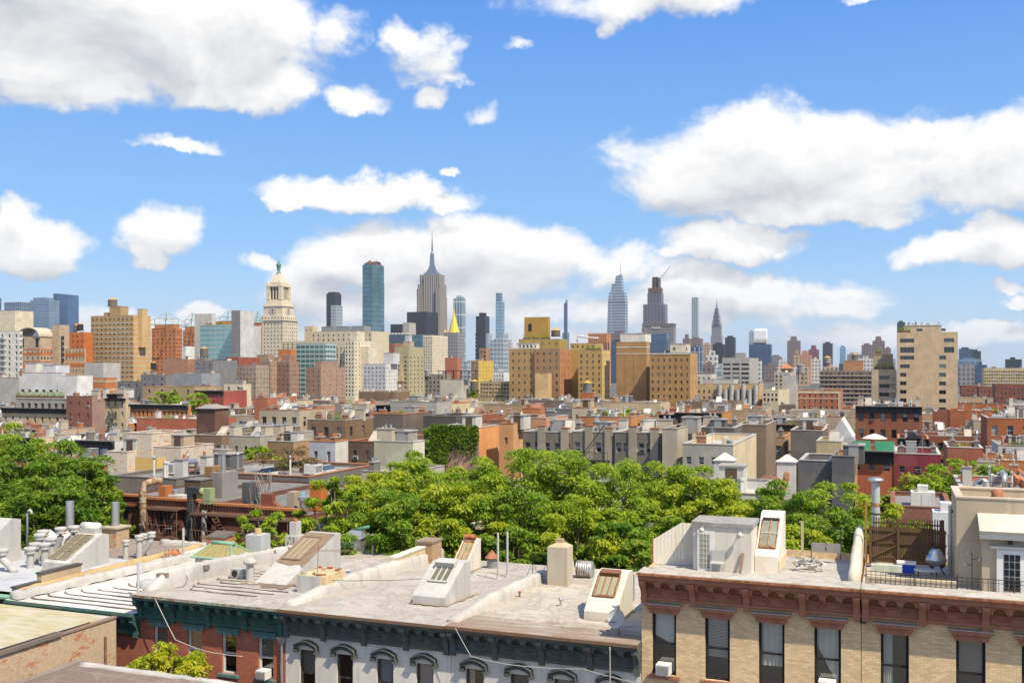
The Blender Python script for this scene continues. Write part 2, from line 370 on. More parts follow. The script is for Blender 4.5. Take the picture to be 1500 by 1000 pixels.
def put_windows(root, side, W, Dp, ops, fr, style, rev=.18, cap=100, o=0.0):
    n = 0; extra = MB()
    for (a0, a1, b0, b1) in ops:
        if side == 'front': l = (a0, o + rev, b0)
        elif side == 'right': l = (W - o - rev, a0, b0)
        elif side == 'left': l = (o + rev, Dp - a0, b0)
        else: l = (W - a0, Dp - o - rev, b0)
        me = winmesh(a1 - a0, b1 - b0, fr, style, _wr.choice((0, 0, 0, 0, 0, 3, 1, 2, 3, 4) if style == 'sash' else (0, 0, 0, 3, 4)) if a1 - a0 < 1.6 else 0)
        if n < cap: ob('window', me, root, l, WROT[side])
        else:
            c, s_ = math.cos(WROT[side]), math.sin(WROT[side])
            base = len(extra.v)
            extra.v += [(l[0] + v.co.x * c - v.co.y * s_, l[1] + v.co.x * s_ + v.co.y * c, l[2] + v.co.z) for v in me.vertices]
            mi = [extra.mi(m) for m in me.materials]
            for p_ in me.polygons:
                extra.f.append(tuple(base + i for i in p_.vertices)); extra.m.append(mi[p_.material_index]); extra.sm.append(False)
        n += 1
    if extra.v: extra.build('window', root, kind='stuff')
    return n
def grid_ops(L, n, ww, wh, z1, t0, fh, zmin, m0=None):
    """n openings per row centred on L, rows down from z1-t0 while above zmin"""
    ops = []; z = z1 - t0
    while z - wh > zmin:
        for i in range(n):
            c = L * (i + .5) / n if m0 is None else m0 + (L - 2 * m0) * (i / (n - 1) if n > 1 else .5)
            ops.append((c - ww / 2, c + ww / 2, z - wh, z))
        z -= fh
    return ops
WHITE = surf((.62, .61, .58), 'stucco'); LROOF = surf((.48, .465, .44), 'roof', (.30, .25, .20)); SILVER = surf((.50, .51, .52), 'roof', (.25, .22, .2))
BLACKROOF = surf((.10, .10, .105), 'roof', (.2, .17, .14)); GREYROOF = surf((.27, .265, .26), 'roof', (.15, .12, .1)); TANROOF = surf((.36, .30, .23), 'roof', (.2, .14, .1))
RED = (.30, .085, .05); TAN = (.47, .30, .15); CREAM = (.62, .52, .36); CONC = (.36, .34, .31)
GALV = pbr('galvanised', (.52, .53, .54), .38, .75); DARK = surf((.035, .035, .035), 'trim'); RUST = surf((.22, .16, .12), 'rust')
CLAY = surf((.42, .16, .07), 'stucco'); WOODD = surf((.13, .075, .045), 'wood'); CLAYC = (.42, .16, .07)
rnd = random.Random(7)
# ================================================================== generic buildings
FOOT = []          # footprints already taken, in grid (u,v) metres: keeps filler houses off built places
def uv(X, Y): return (X * CU - Y * SU, X * SU + Y * CU)
_cl = {}
def clmesh(kind, var):
    k = (kind, var)
    if k in _cl: return _cl[k]
    b = MB(); r = random.Random(hash(kind) % 1000 if False else (len(kind) * 31 + var * 7))
    if kind == 'chimney':
        c = [surf(CLAYC, 'stucco'), surf((.30, .14, .09), 'stucco'), surf((.48, .42, .33), 'stucco'), surf((.55, .53, .5), 'stucco'), surf((.2, .18, .17), 'stucco')][var % 5]
        w, l, h = r.uniform(.5, .8), r.uniform(.9, 1.8), r.uniform(1.1, 2.2)
        b.box(-w / 2, w / 2, -l / 2, l / 2, 0, h, c); b.box(-w / 2 - .06, w / 2 + .06, -l / 2 - .06, l / 2 + .06, h, h + .12, surf(CONC))
        for i in range(r.choice((1, 2, 3))): b.cyl(0, -l / 3 + i * l / 3, h + .12, h + .5, .13, CLAY if var % 2 else GALV, n=8)
    elif kind == 'bulkhead':
        c = [WHITE, surf((.4, .38, .35)), surf((.5, .45, .37)), surf((.16, .16, .17)), surf((.34, .15, .10))][var % 5]
        w, l, h = 1.2, r.uniform(2.2, 3.2), r.uniform(1.5, 2.1)
        b.extr([(0, 0), (l, 0), (l, h), (l - .9, h), (0, .5)], -w / 2, w / 2, c, 'x')
        b.box(-w / 2 - .05, w / 2 + .05, l - .95, l + .05, h, h + .07, surf(CONC))
    elif kind == 'penthouse':
        c = [surf((.55, .54, .5)), surf((.33, .3, .27)), surf((.48, .36, .25)), surf((.12, .12, .13))][var % 4]
        w, l, h = r.uniform(1.4, 2.2), r.uniform(1.8, 2.8), r.uniform(1.7, 2.4)
        b.box(-w / 2, w / 2, 0, l, 0, h, c); b.box(-w / 2 - .1, w / 2 + .1, -.1, l + .1, h, h + .12, surf(CONC))
        b.box(-.45, .45, -.04, -.003, 0, 2.05, [FR['brown'], FR['grey']][var % 2])
    elif kind == 'skylight':
        b.box(-.6, .6, -.9, .9, 0, .35, WHITE); b.prism([(-.6, -.9), (.6, -.9), (.6, .9), (-.6, .9)], .353, .75, GLASS, [(-.06, -.8), (.06, -.8), (.06, .8), (-.06, .8)])
        b.bar((0, -.8, .76), (0, .8, .76), .04, WHITE)
    elif kind == 'vent_pipe':
        h = r.uniform(.9, 2.6); b.cyl(0, 0, 0, h, .1, GALV if var % 2 else WHITE, n=8); b.lathe(0, 0, [(.1, h + .1), (.22, h + .12), (.02, h + .3)], GALV, 8); b.cyl(0, 0, h, h + .1, .06, GALV, n=6)
    elif kind == 'rooftop_unit':
        m = surf((.6, .6, .58)); w, l, h = r.uniform(.9, 1.8), r.uniform(.8, 1.4), r.uniform(.8, 1.3)
        b.box(-w / 2, w / 2, -l / 2, l / 2, .15, h, m); b.cyl(0, 0, h, h + .06, min(w, l) * .36, DARK, n=12)
        b.box(-w / 2 + .1, w / 2 - .1, -l / 2 - .01, -l / 2 + .03, .3, h - .15, surf((.25, .25, .25)))
        for a in (-1, 1): b.box(a * w * .4 - .05, a * w * .4 + .05, -l / 2, l / 2, 0, .15, DARK)
    elif kind == 'fire_escape':
        for f_ in range(3):
            z = -2.9 - f_ * 3.1; b.box(0, 2.6, -1.0, -.22, z, z + .06, DARK); b.bar((0, -1, z + .9), (2.6, -1, z + .9), .03, DARK); b.bar((0, -1, z + .5), (2.6, -1, z + .5), .02, DARK)
            for i in range(8): b.bar((i * .37, -1, z), (i * .37, -1, z + .9), .018, DARK)
            b.bar((.4, -.5, z), (2.2, -.5, z - 3), .06, DARK); b.bar((.4, -.8, z), (2.2, -.8, z - 3), .06, DARK)
    elif kind == 'vent_pots':
        for i in range(3 + var % 3):
            x, y, h = r.uniform(-.6, .6), r.uniform(-.4, .4), r.uniform(.6, 1.4); b.cyl(x, y, 0, h, .12, WHITE, n=8); b.cyl(x, y, h, h + .22, .19, WHITE if i % 2 else GALV, n=8)
    elif kind == 'satellite_dish':
        b.bar((0, 0, 0), (0, 0, .9), .03, GALV); b.lathe(0, 0, [(.02, .9), (.25, .96), (.4, 1.08)], surf((.6, .6, .6), 'trim'), 12)
        b.v = [(x, y * .5 - (z - .9) * .9, .9 + (z - .9) * .4 + y * .85) if z > .899 else (x, y, z) for x, y, z in b.v]
    elif kind == 'low_wall':
        c = [surf((.50, .20, .09)), WHITE, surf((.4, .37, .32)), surf((.5, .44, .34)), surf((.22, .2, .19))][var % 5]; l = r.uniform(3, 6)
        b.box(-.15, .15, 0, l, 0, r.uniform(.6, 1.1), c)
    elif kind == 'duct':
        b.tube([(0, 0, 0), (0, 0, 1.1), (0, .25, 1.35), (0, 2.4, 1.35), (0, 2.65, 1.1), (0, 2.65, 0)], .26, GALV, 8)
    elif kind == 'railing':
        for i in range(7): b.bar((i * .5, 0, 0), (i * .5, 0, 1.05), .02, DARK)
        b.bar((0, 0, 1.05), (3, 0, 1.05), .025, DARK); b.bar((0, 0, .55), (3, 0, .55), .02, DARK)
    elif kind == 'antenna':
        b.bar((0, 0, 0), (0, 0, 2.4), .03, GALV)
        for i in range(4): b.bar((-.5 + i * .08, 0, 1.6 + i * .22), (.5 - i * .08, 0, 1.6 + i * .22), .015, GALV)
    elif kind == 'planter':
        b.box(-1, 1, -.25, .25, 0, .4, WOODD); r2 = random.Random(var)
        for i in range(220):
            p = Vector((r2.uniform(-1, 1), r2.uniform(-.3, .3), .4 + r2.random() ** 2 * .8)); q = Vector((r2.uniform(-1, 1), r2.uniform(-1, 1), r2.uniform(0, 1))) * .16; w_ = Vector((r2.uniform(-1, 1), r2.uniform(-1, 1), .2)) * .13
            b.face([p, p + q, p + q + w_, p + w_], LEAF)
    _cl[k] = b.mesh(kind); return _cl[k]
def leafmat(name, a, b_, c_, tr=.35):
    def f(t, bs):
        tcn = N(t, 'ShaderNodeTexCoord'); n1 = noise(t, tcn.outputs['Object'], .55, 3).outputs[0]
        n2 = N(t, 'ShaderNodeTexWhiteNoise'); lk(t, V_(t, 'SNAP', tcn.outputs['Object'], (.35, .35, .35)), n2.inputs['Vector'])
        k = M_(t, 'ADD', M_(t, 'MULTIPLY', n1, .75), M_(t, 'MULTIPLY', n2.outputs[0], .32))
        col = ramp(t, k, [(.32, a), (.52, b_), (.78, c_)])
        lk(t, col, bs.inputs['Base Color'])
        tl = N(t, 'ShaderNodeBsdfTranslucent'); lk(t, col, tl.inputs[0])
        ms = N(t, 'ShaderNodeMixShader'); ms.inputs[0].default_value = tr
        lk(t, bs.outputs[0], ms.inputs[1]); lk(t, tl.outputs[0], ms.inputs[2]); lk(t, ms.outputs[0], t.nodes['Material Output'].inputs[0])
    return pbr(name, b_, .55, build=f, spec=.25)
LEAF = leafmat('leaf', (.14, .25, .015), (.28, .41, .025), (.47, .54, .05), .5)
LEAFD = leafmat('leaf_dark', (.07, .16, .012), (.15, .27, .02), (.28, .38, .03), .45)
LEAFY = leafmat('leaf_yellow', (.22, .30, .01), (.40, .44, .02), (.60, .56, .04), .45)
LEAF2 = leafmat('leaf_golden', (.20, .30, .015), (.37, .46, .025), (.58, .60, .06), .52)
LEAF3 = leafmat('leaf_fresh', (.09, .20, .015), (.19, .33, .025), (.36, .45, .05), .5)
BARK = surf((.13, .10, .075), 'wood')
def clutter(root, W, D, z, rng, n, small=False):
    spots = []
    ks = ['chimney', 'chimney', 'chimney', 'bulkhead', 'skylight', 'skylight', 'vent_pipe', 'vent_pipe', 'vent_pots', 'vent_pots', 'rooftop_unit', 'rooftop_unit', 'satellite_dish', 'duct', 'railing', 'antenna', 'low_wall', 'low_wall', 'planter'] if not small else ['chimney', 'bulkhead', 'penthouse', 'rooftop_unit', 'vent_pipe']
    for i in range(n * 3):
        if len(spots) >= n: break
        k = rng.choice(ks) if i > 0 else rng.choice(('bulkhead', 'chimney', 'penthouse'))
        if k == 'chimney': x = rng.choice((.75, W - .75)); y = rng.uniform(1.2, D - 1.5)
        else: x = rng.uniform(1.8, max(1.9, W - 1.8)); y = rng.uniform(1.5, max(1.6, D - 4))
        if k == 'railing': x = 1.0; y = rng.uniform(.8, 2); 
        if any(abs(x - a) < 1.1 and abs(y - b) < 1.6 for a, b in spots): continue
        spots.append((x, y)); ob(k, clmesh(k, rng.randrange(5)), root, (x, y, z), rng.choice((0, 0, R(90))) if k in ('rooftop_unit', 'chimney', 'skylight') else 0)
def cornice_mesh(W, h, d, m, br=1.2, m2=None):
    b = MB(); m2 = m2 or m
    b.extr([(-.002, -h), (-.06, -h), (-.08, -h + .12), (-.05, -h + .14), (-.05, -.38), (-d * .8, -.26), (-d, -.12), (-d, 0), (-.002, 0)], 0, W, m, 'x')
    n = max(2, round(W / br))
    for i in range(n + 1):
        x = min(W - .09, max(.09, W * i / n))
        b.extr([(-.051, -h * .9), (-.14, -h * .85), (-.2, -.6), (-d * .85, -.4), (-d * .85, -.27), (-.051, -.37)], x - .08, x + .08, m2, 'x')
    return b
def B(name, label, cat, xl, xr, yt, Y, D, col, kind='stucco', fh=3.1, ww=1.1, wh=1.7, nf=0, ns=0, nl=0, yb=None, t0=1.5,
      fr='white', st='sash', par=.8, rc=None, cor=None, coping=True, group=None, clut=0, seed=0, W=None, sidecol=None, m0=None, base=0.0, foot=True, cap=100, sidewin=None, rev=.18):
    X = (xl - 750) / F * Y; H = zat(yt, Y)
    if W is None:
        a = (xr - 750) / F; W = (a * Y - X) / (CU + a * SU)
    root = thing(name, (X, Y, base), label, cat, group)
    H -= base
    zmin = (zat(yb, Y) if yb else 1.0) - base
    m = surf(col, kind); ms = surf(sidecol, kind) if sidecol else m  # sidecol is on some buildings only a brighter front colour, as if sunlit
    b = MB(); opf = grid_ops(W, nf, ww, wh, H, t0, fh, zmin, m0) if nf else []
    sw = sidewin or (ww, wh)
    opr = grid_ops(D, ns, sw[0], sw[1], H, t0, fh, zmin) if ns else []
    opl = grid_ops(D, nl, sw[0], sw[1], H, t0, fh, zmin) if nl else []
    wall(b, 'front', W, D, 0, H, opf, m, rev); wall(b, 'right', W, D, 0, H, opr, ms, rev); wall(b, 'left', W, D, 0, H, opl, ms, rev); wall(b, 'back', W, D, 0, H, [], m)
    t = .28   # parapet thickness
    cm = surf([(.45, .43, .40), (.50, .20, .085), (.34, .30, .25), (.52, .50, .46), (.42, .17, .08), (.2, .18, .16)][(int(abs(xl) * 7) + int(yt * 13)) % 6]) if coping and Y < 420 and clut else (surf((.45, .43, .40)) if coping else m)
    if par > 0:
        wall(b, 'front', W - 2 * t, D - 2 * t, 0, 1, [], m) if False else None
        for (p0, p1) in (((t, t), (W - t, t)), ((W - t, t), (W - t, D - t)), ((W - t, D - t), (t, D - t)), ((t, D - t), (t, t))):
            b.face([(*p1, H - par), (*p0, H - par), (*p0, H), (*p1, H)], ms)
        e = .04
        b.box(-e, W + e, -e, t + e, H, H + .09, cm); b.box(-e, W + e, D - t - e, D + e, H, H + .09, cm)
        b.box(-e, t + e, t + e, D - t - e, H, H + .09, cm); b.box(W - t - e, W + e, t + e, D - t - e, H, H + .09, cm)
    b.build('wall', root)
    r = MB(); zr = H - par; q = t if par > 0 else 0
    r.face([(q, q, zr), (W - q, q, zr), (W - q, D - q, zr), (q, D - q, zr)], rc or GREYROOF); r.build('roof', root)
    n = put_windows(root, 'front', W, D, opf, fr, st, rev, cap)
    put_windows(root, 'right', W, D, opr, fr, st, rev, max(0, cap - n)); put_windows(root, 'left', W, D, opl, fr, st, rev, 0 if ns else cap)
    if cor:
        cornice_mesh(W, cor[1], cor[2], surf(cor[0], 'trim'), m2=surf(cor[3], 'trim') if len(cor) > 3 else None).build('cornice', root, (0, -.05, H + .09 if par > 0 else H))
    if clut: clutter(root, W, D, zr, random.Random(seed or int(xl * 3 + yt)), clut)
    if foot:
        u, v = uv(X, Y); FOOT.append((u, u + W, v, v + D))
    return root, W, D, H
def sub(root, x0, x1, y0, y1, z0, h, m, name='penthouse', ops=None, fr='grey', st='sash', roof=None):
    """a smaller storey or shaft standing on a building's roof, part of it"""
    b = MB(); W = x1 - x0; D = y1 - y0
    wall(b, 'front', W, D, 0, h, ops or [], m); wall(b, 'right', W, D, 0, h, [], m); wall(b, 'left', W, D, 0, h, [], m); wall(b, 'back', W, D, 0, h, [], m)
    b.face([(0, 0, h), (W, 0, h), (W, D, h), (0, D, h)], roof or m)
    b.box(-.12, W + .12, -.12, D + .12, h + .003, h + .2, surf((.45, .43, .4)))
    o = b.build(name, root, (x0, y0, z0))
    if ops:
        for (a0, a1, b0, b1) in ops: ob('window', winmesh(a1 - a0, b1 - b0, fr, st), o, (a0, .18, b0))
    return o
def tank_mesh(r, h, leg, cone, wood):
    b = MB(); b.cyl(0, 0, leg, leg + h, r, wood, n=20)
    for k in range(6): b.cyl(0, 0, leg + h * (k + .5) / 6, leg + h * (k + .5) / 6 + .06, r + .025, DARK, n=20)
    return b
def water_tank(x, y, Y, w, label, hh=None, leg=1.6, wood=None, cone=(.48, .30, .07), group='rooftop water tanks'):
    """x,y: photo position of the middle of the tank's foot; w: width in px"""
    p = px(x, y, Y); r = w / F * Y / 2; h = hh / F * Y if hh else r * 2.1
    t = thing('water_tank', p, label, 'water tank', group)
    wood = wood or surf((.16, .135, .11), 'wood')
    tank_mesh(r, h, leg, cone, wood).build('barrel', t)
    b = MB(); b.lathe(0, 0, [(r + .12, leg + h), (r * .5, leg + h + r * .33), (.03, leg + h + r * .6)], surf(cone), 20, False); b.build('conical_roof', t)
    b = MB()
    for a in (-1, 1):
        for c in (-1, 1): b.bar((a * r * .65, c * r * .65, 0), (a * r * .65, c * r * .65, leg), .12, DARK)
        b.bar((a * r * .65, -r * .65, .1), (a * r * .65, r * .65, leg), .06, DARK); b.box(-r, r, a * r * .6 - .12, a * r * .6 + .12, leg - .25, leg, DARK)
    b.build('stand', t)
    return t
# ================================================================== far towers (1.2 to 4 km)
DD = {}
def tower(name, label, xl, xr, yt, Y, D, mat, cat='skyscraper', W=None, base=0.0, group='towers of the distant skyline', roof=None):
    X = (xl - 750) / F * Y; a = (xr - 750) / F
    if W is None:
        W = (a * Y - X) / (CU + a * SU); D = min(D, W * .75)
        if xr < 1290: W = (a * (Y + D * CU) - X - D * SU) / (CU + a * SU)
    root = thing(name, (X, Y, 0), label, cat, group); H = zat(yt, Y); DD[root.name] = D
    b = MB(); b.box(0, W, 0, D, 0, H, mat); b.build('facade', root)
    return root, W, D, H
def slab(root, x0, x1, y0, y1, z0, z1, m, name='upper_stage'):
    y1 = min(y1, DD.get(root.name, y1)); y0 = min(y0, y1 * .4); b = MB(); b.box(x0, x1, y0, y1, z0, z1, m); return b.build(name, root)
cw = curtain
cw_navy = cw('glass_navy', (.05, .10, .19), (.035, .06, .10), 8, 6, .25, .1, .2, .2)
cw_blue = cw('glass_blue', (.12, .20, .30), (.22, .28, .34), 8, 9, .28, .12, .25, .3)
cw_stripe = cw('glass_striped', (.04, .08, .15), (.30, .34, .38), 20, 9, .08, .3, .25, .3)
cw_dark = cw('glass_black', (.035, .04, .05), (.02, .022, .028), 7, 5, .35, .25, .25, .2)
cw_teal = cw('glass_teal', (.10, .20, .24), (.06, .10, .13), 9, 8, .22, .08, .12, .45, .35)
cw_grey = cw('stone_grey_tower', (.10, .11, .13), (.26, .25, .25), 7, 6, .35, .45, .5, .1)
cw_pale = cw('glass_pale', (.20, .27, .32), (.42, .44, .45), 8, 7, .3, .25, .3, .3)
cw_brown = cw('stone_brown_tower', (.08, .075, .09), (.22, .16, .15), 7, 6, .4, .5, .5, .1)
cw_esb = cw('limestone_tower', (.09, .09, .10), (.36, .31, .25), 400, 7.5, .0, .52, .6, .0)
cw_432 = cw('concrete_grid', (.10, .17, .19), (.42, .46, .46), 9, 8, .3, .28, .3, .4)
cw_tan = cw('stone_tan_tower', (.12, .10, .09), (.46, .34, .23), 7, 6, .45, .5, .6, .1)
cw_white = cw('stone_white_tower', (.16, .17, .19), (.58, .56, .52), 7, 6, .45, .5, .6, .1)
cw_ov = cw('glass_banded', (.13, .19, .26), (.34, .38, .42), 11, 60, .35, .04, .2, .3)
# ---- left group
tower('skyscraper', 'navy glass tower cut off by the left edge of the photo', -30, 2, 436, 3600, 40, cw_navy)
tower('skyscraper', 'striped blue tower with pale vertical fins, leftmost full tower on the skyline', 6, 46, 443, 3500, 45, cw_stripe)
r_, W, D, H = tower('skyscraper', 'hazy blue glass tower beside the striped one at far left', 44, 87, 440, 3400, 45, cw_blue)
slab(r_, 8, W - 20, 5, 40, H, H + 9, cw_blue)
r_, W, D, H = tower('skyscraper', 'tall navy glass tower with slanted top at far left', 78, 99, 430, 3600, 60, cw_navy)
b = MB(); b.prism([(W, 0), (W + 43, 8), (W + 43, 60), (W, 60)], 0, H - 4, cw('glass_royal', (.06, .13, .26), (.05, .10, .20), 8, 8, .2, .1, .15, .3)); b.build('side_facade', r_)
# ---- between the clock tower and the tall spire
r_, W, D, H = tower('skyscraper', 'small charcoal tower with a glass corner right of the clock tower', 478, 500, 430, 2500, 30, cw_dark)
slab(r_, W * .6, W + 4, -4, 30, 0, H - 30, cw_pale, 'glass_corner'); slab(r_, 3, W - 3, 3, 27, H, H + 4, DARK, 'roof_plant')
# teal glass tower with unfinished crown
Y = 1900; X = (531 - 750) / F * Y; r_ = thing('skyscraper', (X, Y, 0), 'slender teal glass tower with a ragged unfinished crown', 'skyscraper', 'towers of the distant skyline')
H = zat(388, Y); b = MB(); b.prism([(0, 0), (21, 0), (28, 10), (28, 34), (0, 34)], 0, H, cw_teal); b.build('facade', r_)
b = MB()
for i in range(7): b.box(1 + i * 3.6, 3.6 + i * 3.6, 3, 8, H, H + 3 + (i * 5 % 4) * 1.7, RUST)
b.box(3, 25, 8, 30, H, H + 4, RUST); b.box(12, 26, 12, 24, H + 4, H + 6.5, DARK); b.bar((24, 6, H), (28, 6, H + 9), .6, RUST); b.build('construction_deck', r_)
tower('skyscraper', 'thin brown tower edge peeping right of the teal glass tower', 557, 563, 415, 2100, 20, cw_brown)
# Empire-state like spire tower: stepped limestone shaft, metal mast
Y = 3000; s_ = Y / F; cx = (633 - 750) / F * Y
r_ = thing('skyscraper', (cx, Y, 0), 'tallest stepped limestone tower with a silver mast and needle spire', 'skyscraper', 'towers of the distant skyline')
def hz(q): return zat(q, Y)
b = MB()
def cbox(hw, hd, z0, z1, m, off=0): b.box(off - hw, off + hw, -hd, hd, z0, z1, m)
cbox(37, 28, 0, hz(462), cw_esb); cbox(38.5, 24, 0, hz(436), cw_esb); cbox(37, 22, hz(436), hz(417), cw_esb); cbox(31.5, 20, hz(417), hz(403), cw_esb)
for o_ in (-1, 1): b.box(o_ * 31 - 5, o_ * 31 + 5, -31, -26, 0, hz(424), cw_esb)
cbox(16, 25, 0, hz(403) - 3, cw_esb); b.build('facade', r_)
sil = pbr('silver_mast', (.22, .26, .31), .4, .5); b = MB()
cbox(21, 16, hz(403), hz(401), sil); cbox(18, 14, hz(401), hz(399), sil); cbox(13, 11, hz(399), hz(396), sil)
b.prism([(-7.5, -7.5), (7.5, -7.5), (7.5, 7.5), (-7.5, 7.5)], hz(396), hz(385), sil, [(-5.5, -5.5), (5.5, -5.5), (5.5, 5.5), (-5.5, 5.5)])
for o_ in (-1, 1): b.prism([(o_ * 11 - 2, -3), (o_ * 11 + 2, -3), (o_ * 11 + 2, 3), (o_ * 11 - 2, 3)], hz(396), hz(386), sil, [(o_ * 5.5 - .6, -2), (o_ * 5.5 + .6, -2), (o_ * 5.5 + .6, 2), (o_ * 5.5 - .6, 2)])
b.prism([(-5.5, -5.5), (5.5, -5.5), (5.5, 5.5), (-5.5, 5.5)], hz(385), hz(372), sil, [(-4.4, -4.4), (4.4, -4.4), (4.4, 4.4), (-4.4, 4.4)])
b.lathe(0, 0, [(5, hz(372)), (4.6, hz(370.5)), (2.6, hz(369))], sil, 12); b.build('mast', r_)
b = MB(); b.cyl(0, 0, hz(369), hz(360), 2.3, DARK, 1.9, 8); b.cyl(0, 0, hz(360), hz(350), 1.6, DARK, 1.1, 8); b.cyl(0, 0, hz(350), hz(337), .9, DARK, .3, 6); b.build('needle', r_)
tower('office_block', 'wide black glass block in front of the spire tower', 596, 642, 457, 2200, 60, cw_dark, 'office block')
r_, W, D, H = tower('office_block', 'flat dark block with a pale concrete end left of the black block', 572, 600, 475, 2000, 40, cw_dark, 'office block')
slab(r_, W, W + 14, 2, 34, 0, H + 3, surf((.45, .42, .38)), 'end_wall')
r_, W, D, H = tower('office_block', 'long slate office block with a white toothed roof edge', 558, 606, 490, 1500, 30, cw('slate_office', (.05, .08, .11), (.10, .13, .16), 4, 8, .4, .1, .3, .3), 'office block')
for i in range(9): slab(r_, 2 + i * 5.2, 4.6 + i * 5.2, 0, 3, H, H + 2.4, WHITE, 'roof_tooth')
tower('office_block', 'teal glass cube at the right end of the slate office block', 604, 625, 490, 1450, 26, cw_teal, 'office block')
r_, W, D, H = tower('skyscraper', 'pale glass tower with vertical ribs just right of the spire tower', 664, 682, 437, 2300, 30, cw('glass_ribbed', (.14, .22, .27), (.48, .52, .54), 30, 7, .1, .28, .25, .4))
slab(r_, 6, W - 3, 4, 24, H, H + 6, cw_pale)
# gold pyramid
Y = 2100; r_, W, D, H = tower('skyscraper', 'grey stone tower crowned with a bright gold pyramid', 650, 680, 487, Y, 36, cw_grey)
GOLD = pbr('gold_leaf', (.95, .62, .05), .38, .35, spec=.6)
b = MB(); c0 = W * .5
b.prism([(c0 - 12 + 24 * (.5 + .5 * math.cos(R(a))), 18 + 12 * math.sin(R(a))) for a in range(22, 382, 45)], H, zat(459, Y), GOLD, [(c0 + 1.2 * math.cos(R(a)), 18 + 1.2 * math.sin(R(a))) for a in range(22, 382, 45)])
b.lathe(c0, 18, [(1.8, zat(461, Y)), (2.2, zat(459, Y)), (1.2, zat(457, Y)), (.2, zat(451, Y))], GOLD, 8); b.build('gold_pyramid', r_)
b = MB()
for a in (2, W - 2): b.lathe(a, 2, [(2, H), (1.6, H + 3), (.2, H + 7)], GOLD, 8)
b.build('corner_finial', r_)
r_, W, D, H = tower('skyscraper', 'dark grey tower with serrated balcony edges', 697, 717, 463, 2300, 30, cw_dark); slab(r_, 6, W - 6, 5, 22, H, H + 8, DARK, 'roof_plant')
b = MB(); b.box(W, W + 6, 3, 26, 0, H - 40, cw_pale)
for i in range(14): b.box(-2.5, 0, 2, 20, H - 45 - i * 9, H - 40 - i * 9, DARK)
b.build('balconies', r_)
r_, W, D, H = tower('skyscraper', 'very slim pale blue tower with a notched top', 726, 739, 442, 2700, 20, cw('glass_sky', (.20, .33, .44), (.26, .38, .47), 9, 8, .2, .1, .2, .3))
slab(r_, 0, W * .72, 2, 18, H, zat(429, 2700), cw_blue)
Y = 1800; r_ = thing('skyscraper', (px(716, 540, Y).x, Y, 0), 'low faceted glass building with a slanting glass peak', 'skyscraper', 'towers of the distant skyline')
b = MB(); zz = zat(510, Y); b.idx([(0, 0, 0), (28, 0, 0), (28, 25, 0), (0, 25, 0), (0, 0, zat(502, Y)), (28, 0, zat(489, Y)), (28, 25, zat(487, Y)), (0, 25, zat(500, Y))], [(4, 5, 6, 7), (0, 1, 5, 4), (1, 2, 6, 5), (2, 3, 7, 6), (3, 0, 4, 7)], cw_pale); b.build('facade', r_)
# ---- centre right
Y = 4600; r_, W, D, H = tower('skyscraper', 'needle thin blue supertall seen above the brown roof tower', 826, 831.5, 444, Y, 24, cw_navy)
slab(r_, 6, W, 2, 20, H, zat(439, Y), cw_blue); slab(r_, -8, W + 8, 0, 26, 0, zat(487, Y), cw_blue, 'lower_stage')
# curved glass tapering tower
Y = 3850; r_ = thing('skyscraper', (px(904, 540, Y).x, Y, 0), 'tapering banded glass tower with a tall thin antenna', 'skyscraper', 'towers of the distant skyline')
b = MB()
def tap(x0, x1, q0, t0, t1, q1, dd=45, m=cw_ov):
    k = Y / F; f = lambda x: (x - 904) * k / CU
    b.prism([(f(x0), -dd / 2), (f(x1), -dd / 2), (f(x1), dd / 2), (f(x0), dd / 2)], zat(q0, Y), zat(q1, Y), m, [(f(t0), -dd / 2.2), (f(t1), -dd / 2.2), (f(t1), dd / 2.2), (f(t0), dd / 2.2)])
tap(890.5, 917.5, 560, 893, 917, 442); tap(893, 917, 442, 895, 915, 428); tap(897, 913, 428, 898, 911.5, 416, 36); tap(902, 911.5, 416, 903.5, 911, 405, 30)
b.build('facade', r_)
b = MB(); k = Y / F; b.extr([((903.5 - 904) * k, zat(405, Y)), ((911 - 904) * k, zat(405, Y)), ((911 - 904) * k, zat(402, Y))], -12, 12, cw_ov, 'y'); b.build('slanted_crown', r_)
b = MB(); b.cyl(5 * k, 0, zat(403, Y), zat(386, Y), 1.6, GALV, .6, 6); b.build('antenna', r_)
# tower under construction over the wide slab
Y = 3300; r_ = thing('skyscraper', (px(959, 540, Y).x, Y, 0), 'stepped bronze glass tower under construction with a crane on top', 'skyscraper', 'towers of the distant skyline')
br = cw('glass_bronze', (.10, .10, .13), (.20, .14, .12), 60, 11, .03, .2, .25, .3); k = Y / F
b = MB()
for x0, x1, q0, q1, d in ((944, 976, 560, 446, 22), (950, 970.5, 446, 430, 18)):
    b.box((x0 - 959) * k, (x1 - 959) * k, -d, d, zat(q0, Y), zat(q1, Y), br)
b.build('facade', r_)
b = MB()
for i in range(5): b.box((950.5 - 959) * k, (970 - 959) * k, -17, 17, zat(429 - i * 1.5, Y), zat(428.2 - i * 1.5, Y), RUST)
for i in range(12): b.box((956 - 959) * k, (966.5 - 959) * k, -12, 12, zat(422 - i * 1.3, Y), zat(421.4 - i * 1.3, Y), DARK)
for x in (951, 957, 961, 966, 970): b.box((x - 959) * k - 1, (x - 959) * k + 1, -15, -13, zat(430, Y), zat(422 if x in (951, 970) else 408, Y), RUST)
b.box(-4, 10, -8, 8, zat(424, Y), zat(406, Y), DARK); b.build('open_steel_frame', r_)
